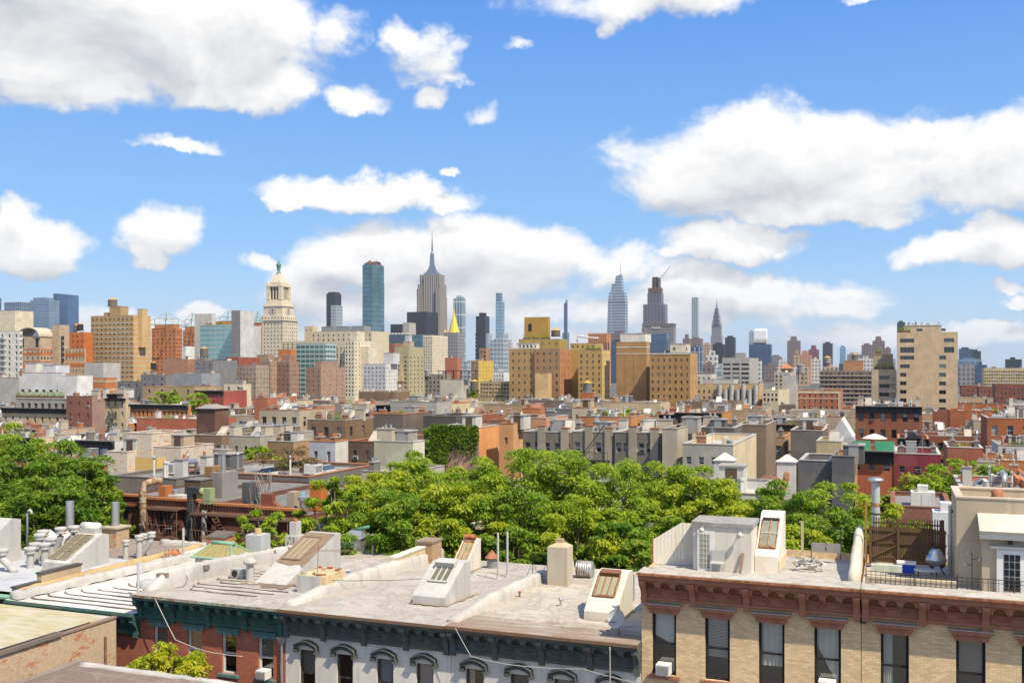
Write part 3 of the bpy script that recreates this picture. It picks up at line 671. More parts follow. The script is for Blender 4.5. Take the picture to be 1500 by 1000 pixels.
b = MB(); b.bar((9 * k, 0, zat(422, Y)), (9 * k, 0, zat(409, Y)), 1.5, GALV); b.bar((8 * k, 0, zat(409, Y)), (23 * k, 0, zat(391, Y)), .9, GALV); b.bar((8 * k, 0, zat(409, Y)), (4 * k, 0, zat(408, Y)), 1.2, GALV); b.build('crane', r_)
r_, W, D, H = tower('office_block', 'wide brown glass slab below the unfinished tower with a faint rooftop name', 941, 990, 474, 3150, 40, cw('glass_brown', (.12, .115, .12), (.24, .21, .19), 8, 7, .35, .3, .4, .2), 'office block')
slab(r_, -1, W + 1, -1.2, 40, H - 8, H, surf((.13, .12, .12)), 'roof_band')
fc = bpy.data.curves.new('lettering', 'FONT'); fc.body = 'MetLife'; fc.size = 9.5; fc.extrude = .4; fc.align_x = 'CENTER'; fc.materials.append(pbr('sign_white', (.8, .8, .8)))
tmp = bpy.data.objects.new('lettering', fc); C.objects.link(tmp)
dg = bpy.context.evaluated_depsgraph_get(); me = bpy.data.meshes.new_from_object(tmp.evaluated_get(dg)); bpy.data.objects.remove(tmp)
o = ob('lettering', me, r_, (W * .45, -1.8, H - 16)); o.rotation_euler.x = R(90)
r_, W, D, H = tower('office_block', 'dark blue glass block before the brown slab', 945, 981, 489, 2500, 40, cw_navy, 'office block')
r_, W, D, H = tower('skyscraper', 'slim square tower of pale concrete grid', 1013, 1023.5, 435.5, 4300, 28, cw_432)
# art deco crown
Y = 3900; k = Y / F; r_ = thing('skyscraper', (px(1050, 540, Y).x, Y, 0), 'art deco tower with stacked steel arches ending in a needle', 'skyscraper', 'towers of the distant skyline')
b = MB(); b.box(-7.6 * k, 7.6 * k, -20, 20, 0, zat(492, Y), cw_grey); b.box(-6.6 * k, 6.6 * k, -17, 17, zat(492, Y), zat(478, Y), cw_grey); b.build('facade', r_)
st_ = pbr('crown_steel', (.30, .32, .36), .35, .55); dk_ = surf((.09, .095, .12)); b = MB()
lv = [(478, 6.6), (472, 6.0), (466, 5.0), (460, 3.9), (455, 2.8), (451, 1.9)]
for i in range(5):
    (q0, w0), (q1, w1) = lv[i], lv[i + 1]; w0 *= k; w1 *= k
    b.prism([(-w0, -w0), (w0, -w0), (w0, w0), (-w0, w0)], zat(q0, Y), zat(q1, Y), st_ if i % 2 == 0 else cw_pale, [(-w1, -w1), (w1, -w1), (w1, w1), (-w1, w1)])
    n = 8; hh = zat(q1, Y) - zat(q0, Y)
    arc = [(w0 * .8 * math.cos(math.pi * j / n), zat(q0, Y) + hh * .9 * math.sin(math.pi * j / n)) for j in range(n + 1)]
    b.extr(arc, -w0 - 1.2, -w0 + 2, dk_, 'y')
b.cyl(0, 0, zat(451, Y), zat(445, Y), 1.9 * k, st_, .8 * k, 8); b.cyl(0, 0, zat(445, Y), zat(437, Y), .8 * k, st_, .15 * k, 6); b.build('crown', r_)
r_, W, D, H = tower('tower_block', 'orange brown tower with deep vertical grooves behind the tan blocks', 862, 894, 489, 1500, 28, surf((.50, .22, .09)), 'tower block')
b = MB()
for i in range(9): b.box(1 + i * 3.65, 2.9 + i * 3.65, -.3, -.003, 0, H - 12, surf((.06, .06, .08)))
b.build('window_groove', r_)
b = MB()
for i in range(8): b.prism([(W + .003, 1 + i * 3.3), (W + .8, 1.6 + i * 3.3), (W + .8, 3 + i * 3.3), (W + .003, 3.6 + i * 3.3)], 0, H, surf((.50, .22, .09)))
for i in range(10): b.box(i * 3.5 - .5, i * 3.5 + 1, -.9, -.31, H - 14, H + 1.5, surf((.55, .26, .11)))
b.build('fin', r_)
more = [(895, 920, 488, 1900, 'grey brown tower block behind the grooved orange tower', cw_brown), (895, 914, 500, 1850, 'navy block low beside the grooved orange tower', cw_navy),
 (930, 945, 489, 2600, 'pale green grey block left of the dark blue glass block', cw_pale), (940, 945, 480, 3000, 'narrow brown tower at the left of the brown slab', cw_brown),
 (1000, 1012, 496, 2300, 'purplish brick tower with a stepped top left of the grid tower', cw_brown), (1010, 1030, 496, 2600, 'plum coloured slab at the foot of the slim grid tower', cw_brown),
 (1011, 1030, 508, 2000, 'blue glass block with white ribs below the plum slab', cw_stripe), (1029, 1042, 504, 2400, 'tan grey slab left of the art deco tower', cw_tan),
 (1044, 1062, 504, 2200, 'dark slab at the foot of the art deco tower', cw_dark), (1062, 1078, 494, 2700, 'black square tower right of the art deco tower', cw_dark),
 (1034, 1052, 520, 1300, 'white stepped apartment tower under the art deco tower', cw_white),
 (1097, 1105, 486, 3400, 'pale green sliver of tower left of the white wedge top', cw_pale), (1097, 1131, 504, 2500, 'broad navy glass block under the white wedge tower', cw_navy),
 (1153, 1173, 499, 3000, 'plum brick tower with a stepped head at the right skyline', cw_brown), (1162, 1172, 519, 1900, 'tan stepped block with yellow upper floors', cw_tan), (1170, 1189, 520, 1900, 'salmon block beside the tan stepped one', cw('salmon_block', (.14, .11, .1), (.5, .27, .17), 5, 5, .45, .5, .6, .1)),
 (1184, 1200, 512, 2600, 'maroon tower with chamfered shoulders', cw('maroon_tower', (.07, .06, .09), (.25, .08, .11), 7, 6, .4, .5, .5, .1)),
 (1205, 1220, 503, 2900, 'slate box tower on the right skyline', cw_dark), (1230, 1239, 508, 3200, 'small bright blue glass tower on the right skyline', cw('glass_bright', (.16, .34, .50), (.25, .4, .52), 9, 8, .2, .1, .2, .3)),
 (1262, 1278, 505, 2300, 'purple brown brick tower behind the water tank', cw_brown), (1278, 1296, 499, 2350, 'tallest of the purple brown brick towers behind the water tank', cw_brown), (1296, 1305, 510, 2400, 'lowest of the purple brown brick towers behind the water tank', cw_brown),
 (1314, 1326, 472, 2600, 'slate tower top peeping over the beige slab building', cw_dark),
 (1405, 1424, 511, 2400, 'blue grey hospital block right of the beige slab building', cw_navy), (1418, 1437, 514, 2500, 'dark glass block right of the hospital block', cw_dark), (1404, 1438, 526, 1700, 'pale blue glass hall right of the beige slab building', cw_blue), (1420, 1442, 538, 1500, 'mirror glass block below the pale blue hall', cw_teal),
 (683, 690, 530, 1900, 'small grey block right of the gold pyramid tower', cw_grey), (737, 742, 497, 2300, 'pale sliver of tower at the edge of the tan complex', cw_white), (742, 752, 500, 2200, 'whitish grey tower behind the left edge of the tan complex', cw_white),
 (722, 734, 540, 1300, 'brown stub tower below the slim pale blue tower', cw_brown), (1128, 1146, 522, 2600, 'grey slab between the wedge tower and the plum tower', cw_grey), (1140, 1153, 528, 2200, 'white grey block left of the plum tower', cw_white), (1241, 1262, 519, 2900, 'low grey blue block right of the bright blue tower', cw_grey)]
for (x0, x1, q, Y, lab, m) in more:
    r_, W, D, H = tower('tower_block' if Y < 2400 else 'skyscraper', lab, x0, x1, q, Y, 28, m, 'tower')
    slab(r_, W * .2, W * .75, 5, 20, H, H + Y * .0016, DARK if m in (cw_dark, cw_navy) else m, 'roof_plant')
    if 'stepped' in lab or 'shoulders' in lab or 'tallest of' in lab: slab(r_, W * .25, W * .7, 8, 24, H, H + Y * .0045, m)
Y = 3300; r_, W, D, H = tower('skyscraper', 'tower with a bright white slanted wedge top', 1105, 1124, 497, Y, 36, cw_white)
b = MB(); b.extr([(0, H), (36, H), (36, zat(481, Y)), (30, zat(481, Y)), (0, zat(484, Y))], 0, W, surf((.85, .86, .86), 'trim'), 'x'); b.build('wedge_roof', r_)
# distant blocks that close the horizon
rr = random.Random(3); bm_ = [cw_white, cw_tan, cw_brown, cw_grey, cw_pale, cw_dark, cw_navy]
names_ = {id(cw_white): 'whitish', id(cw_tan): 'tan', id(cw_brown): 'brown', id(cw_grey): 'grey', id(cw_pale): 'pale glass', id(cw_dark): 'black', id(cw_navy): 'navy'}
MARKS = [(20, 'striped blue tower'), (95, 'curved roof building'), (180, 'tan grid tower'), (243, 'first pyramid frame tower'), (310, 'teal glass campus'), (360, 'grey stair slab'), (407, 'clock tower'), (455, 'stone offices'), (489, 'charcoal tower'), (525, 'white stepped building'), (546, 'teal glass tower'), (590, 'khaki building'), (633, 'spire tower'), (666, 'gold pyramid'),
 (707, 'serrated tower'), (732, 'slim pale tower'), (770, 'tan complex'), (830, 'needle supertall'), (878, 'grooved orange tower'), (905, 'tapering glass tower'), (958, 'crane tower'), (1018, 'slim grid tower'), (1050, 'art deco tower'), (1085, 'concrete institute'), (1115, 'white wedge tower'), (1163, 'plum tower'), (1192, 'maroon tower'), (1235, 'bright blue tower'), (1283, 'purple brick towers'), (1358, 'beige slab'), (1420, 'blue hospital block'), (1475, 'long cream hospital')]
def mark(x): return min(MARKS, key=lambda m: abs(m[0] - x))[1]
seen_lab = {}
def uniq(l, alts=('a little to the left', 'a little to the right', 'lower than its neighbour', 'taller than its neighbour', 'set further back', 'nearest of them', 'furthest of them', 'narrowest there', 'broadest there')):
    k = seen_lab.get(l, 0); seen_lab[l] = k + 1
    return l if k == 0 else l + ', ' + alts[(k - 1) % len(alts)]
x = -10
while x < 1510:
    w = rr.uniform(14, 30); Y = rr.uniform(1100, 2000); q = rr.uniform(524, 541); m = rr.choice(bm_)
    sk = any(a < x + w / 2 < c for a, c in ((130, 225), (370, 440), (745, 1020), (1310, 1405)))
    if not sk:
        r_, W, D, H = tower('distant_block', uniq('low %s block by the %s' % (names_[id(m)], mark(x + w / 2))), x, x + w, q, Y, 25, m, 'distant building', group='low blocks along the horizon')
        slab(r_, W * .3, W * .6, 5, 14, H, H + 4, m, 'roof_plant')
    x += w + rr.uniform(-2, 6)
# ================================================================== mid-rise city, 250 m to 1.1 km
def Bp(name, label, xl, xr, yt, Y, col, xs=None, D=18, cat='apartment building', fh=8, ww=3, wh=4, t0=4, yb=600, side=None, **kw):
    k = Y / F
    X = (xl - 750) / F * Y; a = (xr - 750) / F; W = (a * Y - X) / (CU + a * SU)
    if xs:
        X1 = X + W * CU; Y1 = Y - W * SU; a2 = (xs - 750) / F; D = (X1 - a2 * Y1) / (a2 * CU - SU)
    kw.setdefault('group', 'mid-rise buildings below the skyline')
    if side: side = (side[0], side[1] * k)
    return B(name, label, cat, xl, xr, yt, Y, D, col, W=W, fh=fh * k, ww=ww * k, wh=wh * k, t0=t0 * k, yb=yb, rev=.3, sidewin=side, **kw)
TN = (.42, .28, .13)
# ---- far left
r_, W, D, H = Bp('apartment_building', 'white balconied apartment block cut off by the left edge', -22, 29, 486, 480, (.68, .66, .6), xs=33, nf=5, ww=4, wh=5, fh=8.2, yb=560, ns=1)
for i in range(8):
    b = MB(); z = H - 3.6 - i * 2.7; b.box(1.0, W * .62, -1.3, -.01, z, z + .2, WHITE); b.box(1.0, W * .62, -1.34, -1.28, z + .2, z + 1.0, surf((.45, .47, .47))); b.build('balcony', r_)
r_, W, D, H = Bp('apartment_building', 'blank cream tower rising behind the white balconied block', -20, 22, 456, 620, (.68, .60, .45), D=14, clut=2)
r_, W, D, H = Bp('apartment_building', 'grey tan block with dark trim just right of the cream tower', 22, 36, 498, 600, (.45, .38, .3), nf=3, fh=7, clut=2)
# orange / tan striped building with the curved roof
OR = (.52, .15, .035)
r_, W, D, H = Bp('residence_hall', 'orange and tan banded residence hall with a curved barrel roof', 29, 59, 493, 540, (.47, .36, .25), xs=95, cat='residence hall', nf=4, ns=8, ww=3.2, wh=4.5, fh=8.3, t0=21, yb=548, fr='grey')
k = 540 / F
for q in (511, 528.5): 
    for (z0, z1) in ((zat(q + 8.5, 540), zat(q, 540)),):
        b = MB()
        # orange brick bands laid 6 cm proud between the window rows
        zc0, zc1 = z0 + 5.2 * k, z1
        b.box(-.06, W + .06, -.06, -.004, z0 - .2, z0 + 1.1, surf(OR, 'stucco')); b.box(W + .004, W + .06, -.004, D, z0 - .2, z0 + 1.1, surf(OR, 'stucco')); b.box(-.06, W + .06, -.06, -.004, z1 - .6, z1, surf(OR, 'stucco')); b.box(W + .004, W + .06, -.004, D, z1 - .6, z1, surf(OR, 'stucco')); b.build('brick_band', r_)
b = MB()
for i, x in enumerate((1, W - 3.2)): b.box(x, x + 2, -.08, -.004, H - 5.8, H - 1, DARK)
b.build('louvre', r_)
b = MB(); n = 14; ww_ = W + 1
arc = [(-.6 + ww_ * (.5 - .5 * math.cos(math.pi * j / n)), H + .4 + 4.6 * math.sin(math.pi * j / n)) for j in range(n + 1)]
b.extr(arc + [(a, z - .5) for a, z in reversed(arc)], -1.4, D * .55, surf((.52, .46, .36), 'trim'), 'y'); b.build('barrel_roof', r_)
sub(r_, W + .02, W + 5.2, 8, 15, 0, zat(478, 560), surf((.47, .36, .25)), 'stair_tower')
b = MB()
for i in range(9): b.box(W + 5.3, W + 7.4, 9, 9.2, H - 26 + i * 3, H - 23.6 + i * 3, GLASS)
b.build('stair_glazing', r_)
r_, W, D, H = Bp('apartment_building', 'orange brick block with two water tanks behind the striped hall', 97, 123, 487, 620, OR, xs=136, nf=4, fh=7.5, clut=3, fr='grey')
r_, W, D, H = Bp('apartment_building', 'long orange and tan banded wing in front of the orange block', 95, 124, 511, 535, (.50, .36, .22), xs=126, nf=6, ww=2.6, wh=4.5, fh=9, t0=3, yb=560, fr='grey')
for q in (516, 531): slab(r_, -.06, W + .06, -.08, -.004, zat(q + 6, 535), zat(q + 1, 535), surf(OR), 'brick_band')
water_tank(112, 488, 628, 8, 'tan topped water tank on the orange block, left of the pair'); water_tank(118, 487, 626, 8, 'black water tank on the orange block, right of the pair', wood=DARK)
# tan grid tower
r_, W, D, H = Bp('apartment_building', 'tall tan brick apartment tower with a grid of windows and white floor lines', 133, 195.5, 463, 635, TN, xs=221, nf=10, ww=3.2, wh=3.8, fh=6.85, t0=4, yb=585, fr='grey', sidecol=(.56, .36, .16))  # side walls painted lighter than the front, imitating the sunlit face
b = MB(); k = 635 / F
for i in range(18):
    z = H - (11.6 + i * 6.85) * k; 
    b.box(-.09, W + .09, -.09, -.003, z, z + .32, surf((.62, .6, .55))); b.box(W + .003, W + .09, -.003, D, z, z + .32, surf((.62, .6, .55)))
b.build('floor_line', r_)
sub(r_, W * .36, W * .62, 3, 10, H, 14 * k, surf(TN), 'tank_house'); sub(r_, W * .2, W * .3, 4, 9, H, 5 * k, surf(TN), 'vent_house'); sub(r_, W - .5, W + 3.3, 4, 9, H - 20, 20 + 9 * k, surf((.60, .42, .20)), 'lift_shaft')
water_tank(165, 449, 638, 13, 'big dark water tank high on the tan grid tower', hh=9, leg=.3)
# towers with pyramid frames
for (x0, x1, xs, yt, Y, lab) in ((222, 258, 267, 481, 780, 'orange brick tower with an open steel pyramid, leftmost of the four'), (268, 290, 296, 484, 830, 'orange brick tower with steel pyramid left of the teal glass campus'), (318, 345, 352, 478, 860, 'orange brick tower behind the teal glass campus with pyramid frame'), (371, 380, 384, 478, 850, 'orange brick tower strip with pyramid frame beside the clock tower')):
    r_, W, D, H = Bp('apartment_building', lab, x0, x1, yt, Y, (.52, .19, .06), xs=xs, nf=max(2, int((x1 - x0) / 5.2)), ns=3, ww=2.6, wh=3.2, fh=5.5, t0=4, yb=560, fr='brown', group='orange towers with pyramid frames')
    o_ = sub(r_, W * .1, W * .9, D * .1, D * .9, H, 5 * Y / F, surf((.55, .21, .06)))
    b = MB(); z0 = H + 5.5 * Y / F; z1 = zat(457.5 if x0 < 300 else 455, Y); c0, c1 = W / 2, D / 2; e = W * .52
    cs = [(c0 - e, c1 - e), (c0 + e, c1 - e), (c0 + e, c1 + e), (c0 - e, c1 + e)]
    gm = surf((.42, .50, .46), 'trim')
    for i in range(4):
        p, q = Vector((*cs[i], z0)), Vector((*cs[(i + 1) % 4], z0)); a = Vector((c0, c1, z1)); b.bar(p, q, .3, gm); b.bar(p, a, .3, gm)
        m1, m2, m3 = (p + q) / 2, (p + a) / 2, (q + a) / 2; b.bar(m2, m3, .22, gm); b.bar(m1, m2, .2, gm); b.bar(m1, m3, .2, gm)
    b.build('pyramid_frame', r_)
# teal glass campus
r_, W, D, H = Bp('university_building', 'teal glass campus block with planted roof between two pale slabs', 293, 341, 476, 640, (.5, .5, .48), D=30, cat='university building')
b = MB(); b.box(.3, W - .3, -.25, -.01, H - 22, H - .5, cw('glass_campus', (.22, .36, .36), (.35, .44, .43), 3.1, 4, .22, .06, .12, .5, .25)); b.box(.3, W - .3, -.2, -.01, 3, H - 22.4, cw('glass_campus_low', (.08, .17, .2), (.2, .27, .28), 3.1, 3, .15, .1, .1, .5, .3)); b.build('curtain_wall', r_)
ob('planter', clmesh('planter', 1), r_, (6, 1, H)).scale = (2.5, 1, 1.3); ob('planter', clmesh('planter', 2), r_, (14, 1, H)).scale = (2.5, 1, 1.3)
sub(r_, W * .25, W * .95, 8, 20, H, 2.6, surf((.5, .24, .06)))
Bp('campus_wing', 'pale slab at the left end of the teal glass campus', 285, 310, 460, 690, (.55, .53, .49), xs=316, cat='university building', yb=520)
Bp('campus_wing', 'grey and white stair slab at the right end of the teal glass campus', 339, 352, 455, 620, (.22, .22, .23), xs=372, cat='university building', sidecol=(.58, .57, .54))
Bp('warehouse', 'plain white brick block left of the pale campus slab', 266, 272, 507, 560, (.6, .6, .58), xs=285, cat='warehouse', sidecol=(.68, .68, .66))
Bp('warehouse', 'brown brick warehouse below the first pyramid frame tower', 238, 275, 526, 470, (.38, .20, .13), cat='warehouse', clut=4, nf=0)
Bp('warehouse', 'dark grey block with a conical tank roof below the campus', 285, 312, 528, 460, (.20, .20, .21), cat='warehouse', clut=2, nf=3, fh=7)
water_tank(299, 527, 470, 11, 'ochre cone water tank below the pale campus slab'); water_tank(225, 545, 440, 8, 'dark water tank with ochre cone right of the tan grid tower', wood=DARK)
Bp('brick_annex', 'red brick annex under the grey stair slab', 331, 350, 523, 520, RED, cat='annex')
Bp('housing_block', 'brown grey housing block with small windows under the stair slab', 330, 375, 535, 480, (.36, .28, .22), xs=394, nf=9, ns=4, ww=2.4, wh=3, fh=6.5, t0=5, yb=590, fr='white', clut=3)
# clock tower
Y = 1080; k = Y / F; r_ = thing('clock_tower', px(380, 540, Y) * Vector((1, 1, 0)) if False else Vector((px(380, 540, Y).x, Y, 0)), 'ornate limestone clock tower with columns and a green bronze lantern', 'clock tower')
LS = surf((.64, .56, .43)); LSD = surf((.55, .47, .35)); HZ = lambda q: zat(q, Y)
Wt = 45 * k / (CU + .2 * -SU) * .78; Dt = 28; c0, c1 = Wt / 2, Dt / 2
b = MB(); H = HZ(470)
of = grid_ops(Wt, 7, 1.5, 1.9, H, 3, 4.0, 25); os_ = grid_ops(Dt, 7, 1.5, 1.9, H, 3, 4.0, 25)
wall(b, 'front', Wt, Dt, 0, H, of, LS, .5); wall(b, 'right', Wt, Dt, 0, H, os_, LS, .5); wall(b, 'left', Wt, Dt, 0, H, [], LS); wall(b, 'back', Wt, Dt, 0, H, [], LS); b.face([(0, 0, H), (Wt, 0, H), (Wt, Dt, H), (0, Dt, H)], LS)
b.build('shaft', r_); n = put_windows(r_, 'front', Wt, Dt, of, 'brown', 'plain', .5, 60); put_windows(r_, 'right', Wt, Dt, os_, 'brown', 'plain', .5, 40)
def stage(f, z0, z1, f2=None, m=LS, nm='stage'):
    f2 = f2 or f; b = MB(); w, w2 = c0 * f, c0 * f2; d, d2 = c1 * f, c1 * f2
    b.prism([(c0 - w, c1 - d), (c0 + w, c1 - d), (c0 + w, c1 + d), (c0 - w, c1 + d)], z0, z1, m, [(c0 - w2, c1 - d2), (c0 + w2, c1 - d2), (c0 + w2, c1 + d2), (c0 - w2, c1 + d2)]); return b
stage(1.07, H, H + 1.3).build('cornice', r_)
b = stage(.92, H + 1.3, HZ(463)); 
for i in range(7):
    b.box(c0 * .16 + i * c0 * .27, c0 * .16 + i * c0 * .27 + 1.2, c1 * .08 - .12, c1 * .08 - .003, H + 2, H + 3.6, DARK); b.box(c0 * 1.92 + .003, c0 * 1.92 + .12, c1 * .16 + i * c1 * .27, c1 * .16 + i * c1 * .27 + 1.2, H + 2, H + 3.6, DARK)
b.build('attic', r_)
b = stage(.80, HZ(463), HZ(449), .78); b.build('clock_stage', r_)
stage(.86, HZ(463) + .01, HZ(463) + 1).build('cornice', r_); stage(.84, HZ(449), HZ(449) + 1).build('cornice', r_)
for side in (0, 1):
    b = MB(); n = 20; r0 = 4.6; cz = HZ(456.5)
    pts = [(math.cos(2 * math.pi * i / n), math.sin(2 * math.pi * i / n)) for i in range(n)]
    e = (c1 * .2 - .3) if side == 0 else (c0 * 1.8 + .3)
    for rr_, m, o2 in ((r0, LSD, 0), (r0 * .82, surf((.42, .40, .36)), .15)):
        if side == 0: b.extr([(c0 + rr_ * x, cz + rr_ * z) for x, z in pts], e - o2, e + 1, m, 'y')
        else: b.extr([(c1 + rr_ * x, cz + rr_ * z) for x, z in pts], e - 1, e + o2, m, 'x')
    if side == 0: b.box(c0 - .25, c0 + .25, e - .35, e - .2, cz, cz + 3, DARK); b.box(c0 - .3, c0 + .3, e - .35, e - .2, cz - 2.2, cz, DARK)
    else: b.box(e + .2, e + .35, c1 - .25, c1 + .25, cz - 2.2, cz + 3, DARK)
    b.build('clock_face', r_)
b = stage(.76, HZ(449) + 1, HZ(439), .60, LSD); b.build('sloping_base', r_)
b = stage(.40, HZ(439), HZ(420), m=surf((.20, .17, .13)))
for sx_ in (-1, 1):
    for sy_ in (-1, 1): b.box(c0 + sx_ * c0 * .5 - 2, c0 + sx_ * c0 * .5 + 2, c1 + sy_ * c1 * .5 - 2, c1 + sy_ * c1 * .5 + 2, HZ(439), HZ(420), LS)
for i in range(4):
    a = (-.27 + i * .18)
    b.cyl(c0 + a * c0 * 1.4, c1 - c1 * .53, HZ(439), HZ(420), .7, LS, n=8); b.cyl(c0 + c0 * .53, c1 + a * c1 * 1.4, HZ(439), HZ(420), .7, LS, n=8)
b.build('belfry', r_)
stage(.66, HZ(420), HZ(418)).build('cornice', r_); b = stage(.48, HZ(418), HZ(413))
b.build('drum', r_)
for sx_ in (-1, 1):
    for sy_ in (-1, 1): b = MB(); b.lathe(c0 + sx_ * c0 * .55, c1 + sy_ * c1 * .55, [(1.6, HZ(418)), (1.2, HZ(416)), (1.5, HZ(414.5)), (.1, HZ(412.5))], LS, 8); b.build('urn', r_)
b = stage(.46, HZ(413), HZ(400), .16); b.build('pyramid_roof', r_)
BRZ = surf((.12, .26, .20), 'trim'); b = MB(); b.lathe(c0, c1, [(2.8, HZ(400)), (2.6, HZ(399)), (1.5, HZ(397.5)), (1.8, HZ(393)), (2.4, HZ(388)), (2.9, HZ(387)), (1.6, HZ(385)), (1.2, HZ(383)), (.2, HZ(380))], BRZ, 12); b.build('lantern', r_)
# ---- stone offices between clock tower and white stepped building
CR = (.60, .52, .38)
Bp('office_building', 'cream stone offices with dark upper windows right of the clock tower', 412, 470, 500, 900, CR, D=30, cat='office building', nf=9, fh=5, ww=2.4, wh=3, t0=3, yb=530, rc=GREYROOF)
Bp('office_building', 'low cream roof storey with a small tan tower beside the clock tower', 446, 458, 478, 920, (.6, .47, .28), cat='office building', D=8, nf=2, ww=2, wh=3, fh=9, yb=490)
r_, W, D, H = Bp('office_building', 'long cream stone offices crowned by three grey roof cooling boxes', 455, 545, 486, 860, CR, D=30, cat='office building', nf=12, fh=6.5, ww=2.6, wh=3.4, t0=4, yb=505)
for i in range(3): sub(r_, W * (.15 + .25 * i), W * (.35 + .25 * i), 3, 14, H, 7.5 * 860 / F, surf((.27, .28, .29), 'trim'), 'cooling_box')
r_, W, D, H = Bp('apartment_building', 'green glass balconied apartment building below the stone offices', 434, 476, 503, 640, (.22, .27, .27), xs=492, D=14)
b = MB(); b.box(.2, W - .2, -.3, -.01, 2, H - .5, cw('glass_green', (.10, .20, .20), (.36, .44, .43), 3.0, 3.4, .28, .12, .15, .35, .4)); b.box(W + .01, W + .3, .2, D - .2, 2, H - .5, cw('glass_green_side', (.10, .18, .18), (.45, .52, .5), 3.0, 3.4, .34, .12, .15, .35, .4)); b.build('curtain_wall', r_)
r_, W, D, H = Bp('office_building', 'tall cream white stepped building with rows of dark windows', 505, 519, 499, 760, (.66, .60, .46), xs=548, cat='office building', nf=3, ns=6, ww=2.4, wh=3, fh=5.7, t0=3, yb=580, fr='brown', st='plain')
sub(r_, 2, W + 0.0, 4, 16, H, 14 * 760 / F, surf((.66, .60, .46)), 'upper_storeys'); b = MB(); b.box(W - 1, W + 7, D * .3, D * .8, 0, zat(507, 760), surf((.66, .6, .46))); b.build('side_wing', r_)
r_, W, D, H = Bp('office_building', 'cream stone wing with tall pilasters left of the stepped building', 470, 507, 505, 780, CR, D=20, cat='office building', nf=7, ww=2.6, wh=7, fh=9, t0=4, yb=545)
Bp('brick_annex', 'bright orange brick annex under the clock tower', 408, 426, 512, 620, (.52, .18, .05), xs=434, cat='annex')
Bp('brick_annex', 'tan brown flat block directly below the clock tower', 380, 408, 524, 600, (.42, .26, .17), xs=412, cat='annex', clut=3)
for (x0, x1, xs, yt, Y, lab, c) in ((355, 396, 412, 529, 560, 'mauve brown housing block below the clock tower, left of three', (.29, .195, .135)), (400, 424, 438, 530, 560, 'mauve brown housing block below the orange annex, middle of three', (.25, .155, .11)), (448, 470, 506, 538, 530, 'mauve brown housing block under the green glass building, right of three', (.29, .185, .13))):
    r_, W, D, H = Bp('housing_block', lab, x0, x1, yt, Y, c, xs=xs, nf=max(3, int((x1 - x0) / 6)), ns=4, ww=2.4, wh=3, fh=6.8, t0=5, yb=596, fr='white', clut=3, sidecol=cl(c, 1.35), group='mauve brown housing blocks')  # side walls are a brightened copy of the front colour, as if sunlit
    sub(r_, W * .4, W * .8, 3, D * .8, H, 9 * Y / F, surf(cl(c, 1.2)), 'lift_house')
r_, W, D, H = Bp('apartment_building', 'pale grey white brick block with tiny windows below the teal glass tower', 532, 565, 533, 600, (.52, .53, .56), xs=583, nf=6, ns=5, ww=2.4, wh=2.4, fh=5.6, t0=5, yb=585, sidecol=(.66, .65, .63), clut=0)
sub(r_, W * .7, W + 2, 6, 14, H, 16 * 600 / F, surf((.6, .6, .6)), 'stair_tower')
Bp('warehouse', 'rust red blank block right of the stepped building', 548, 578, 503, 900, (.32, .13, .09), cat='warehouse', D=20)
r_, W, D, H = Bp('office_building', 'khaki stone building with stepped top left of the gold pyramid', 578, 599, 508, 700, (.42, .37, .22), xs=621, cat='office building', nf=2, ns=4, ww=3.5, wh=2.6, fh=6.2, t0=14, yb=580, fr='brown')
sub(r_, W * .5, W, 2, 8, H, 8 * 700 / F, surf((.45, .39, .24)), 'upper_storeys'); sub(r_, W * .6, W * .9, 3, 7, H + 8 * 700 / F, 9 * 700 / F, surf((.5, .5, .5)), 'tank_house')
Bp('office_building', 'cream stone office building with regular windows below the gold pyramid', 620, 633, 491, 1050, (.66, .58, .44), xs=656, cat='office building', nf=4, ns=8, ww=1.8, wh=2.4, fh=4, t0=3, yb=545, fr='brown', st='plain', clut=4)
# church steeple
Y = 520; k = Y / F; X = px(587.5, 540, Y).x; r_ = thing('church_steeple', (X, Y, 0), 'slim brown stone church steeple with a small white clock', 'church steeple'); BS = surf((.35, .25, .15))
b = MB(); b.box(-1.8, 1.8, -1.8, 1.8, 0, zat(572, Y), BS); b.box(-2.1, 2.1, -2.1, 2.1, zat(572, Y), zat(571, Y), BS); b.box(-1.4, 1.4, -1.4, 1.4, zat(571, Y), zat(559, Y), BS); b.build('tower', r_)
b = MB(); b.prism([(-1.7, -1.7), (1.7, -1.7), (1.7, 1.7), (-1.7, 1.7)], zat(559, Y), zat(558, Y), BS); b.prism([(-1.2, -1.2), (1.2, -1.2), (1.2, 1.2), (-1.2, 1.2)], zat(558, Y), zat(526, Y), surf((.45, .31, .17)), [(-.08, -.08), (.08, -.08), (.08, .08), (-.08, .08)]); b.build('spire', r_)
b = MB(); b.extr([(.85 * math.cos(i * .5236), zat(565, Y) + .85 * math.sin(i * .5236)) for i in range(12)], -1.5, -1.402, surf((.8, .8, .78), 'trim'), 'y'); b.build('clock_face', r_)
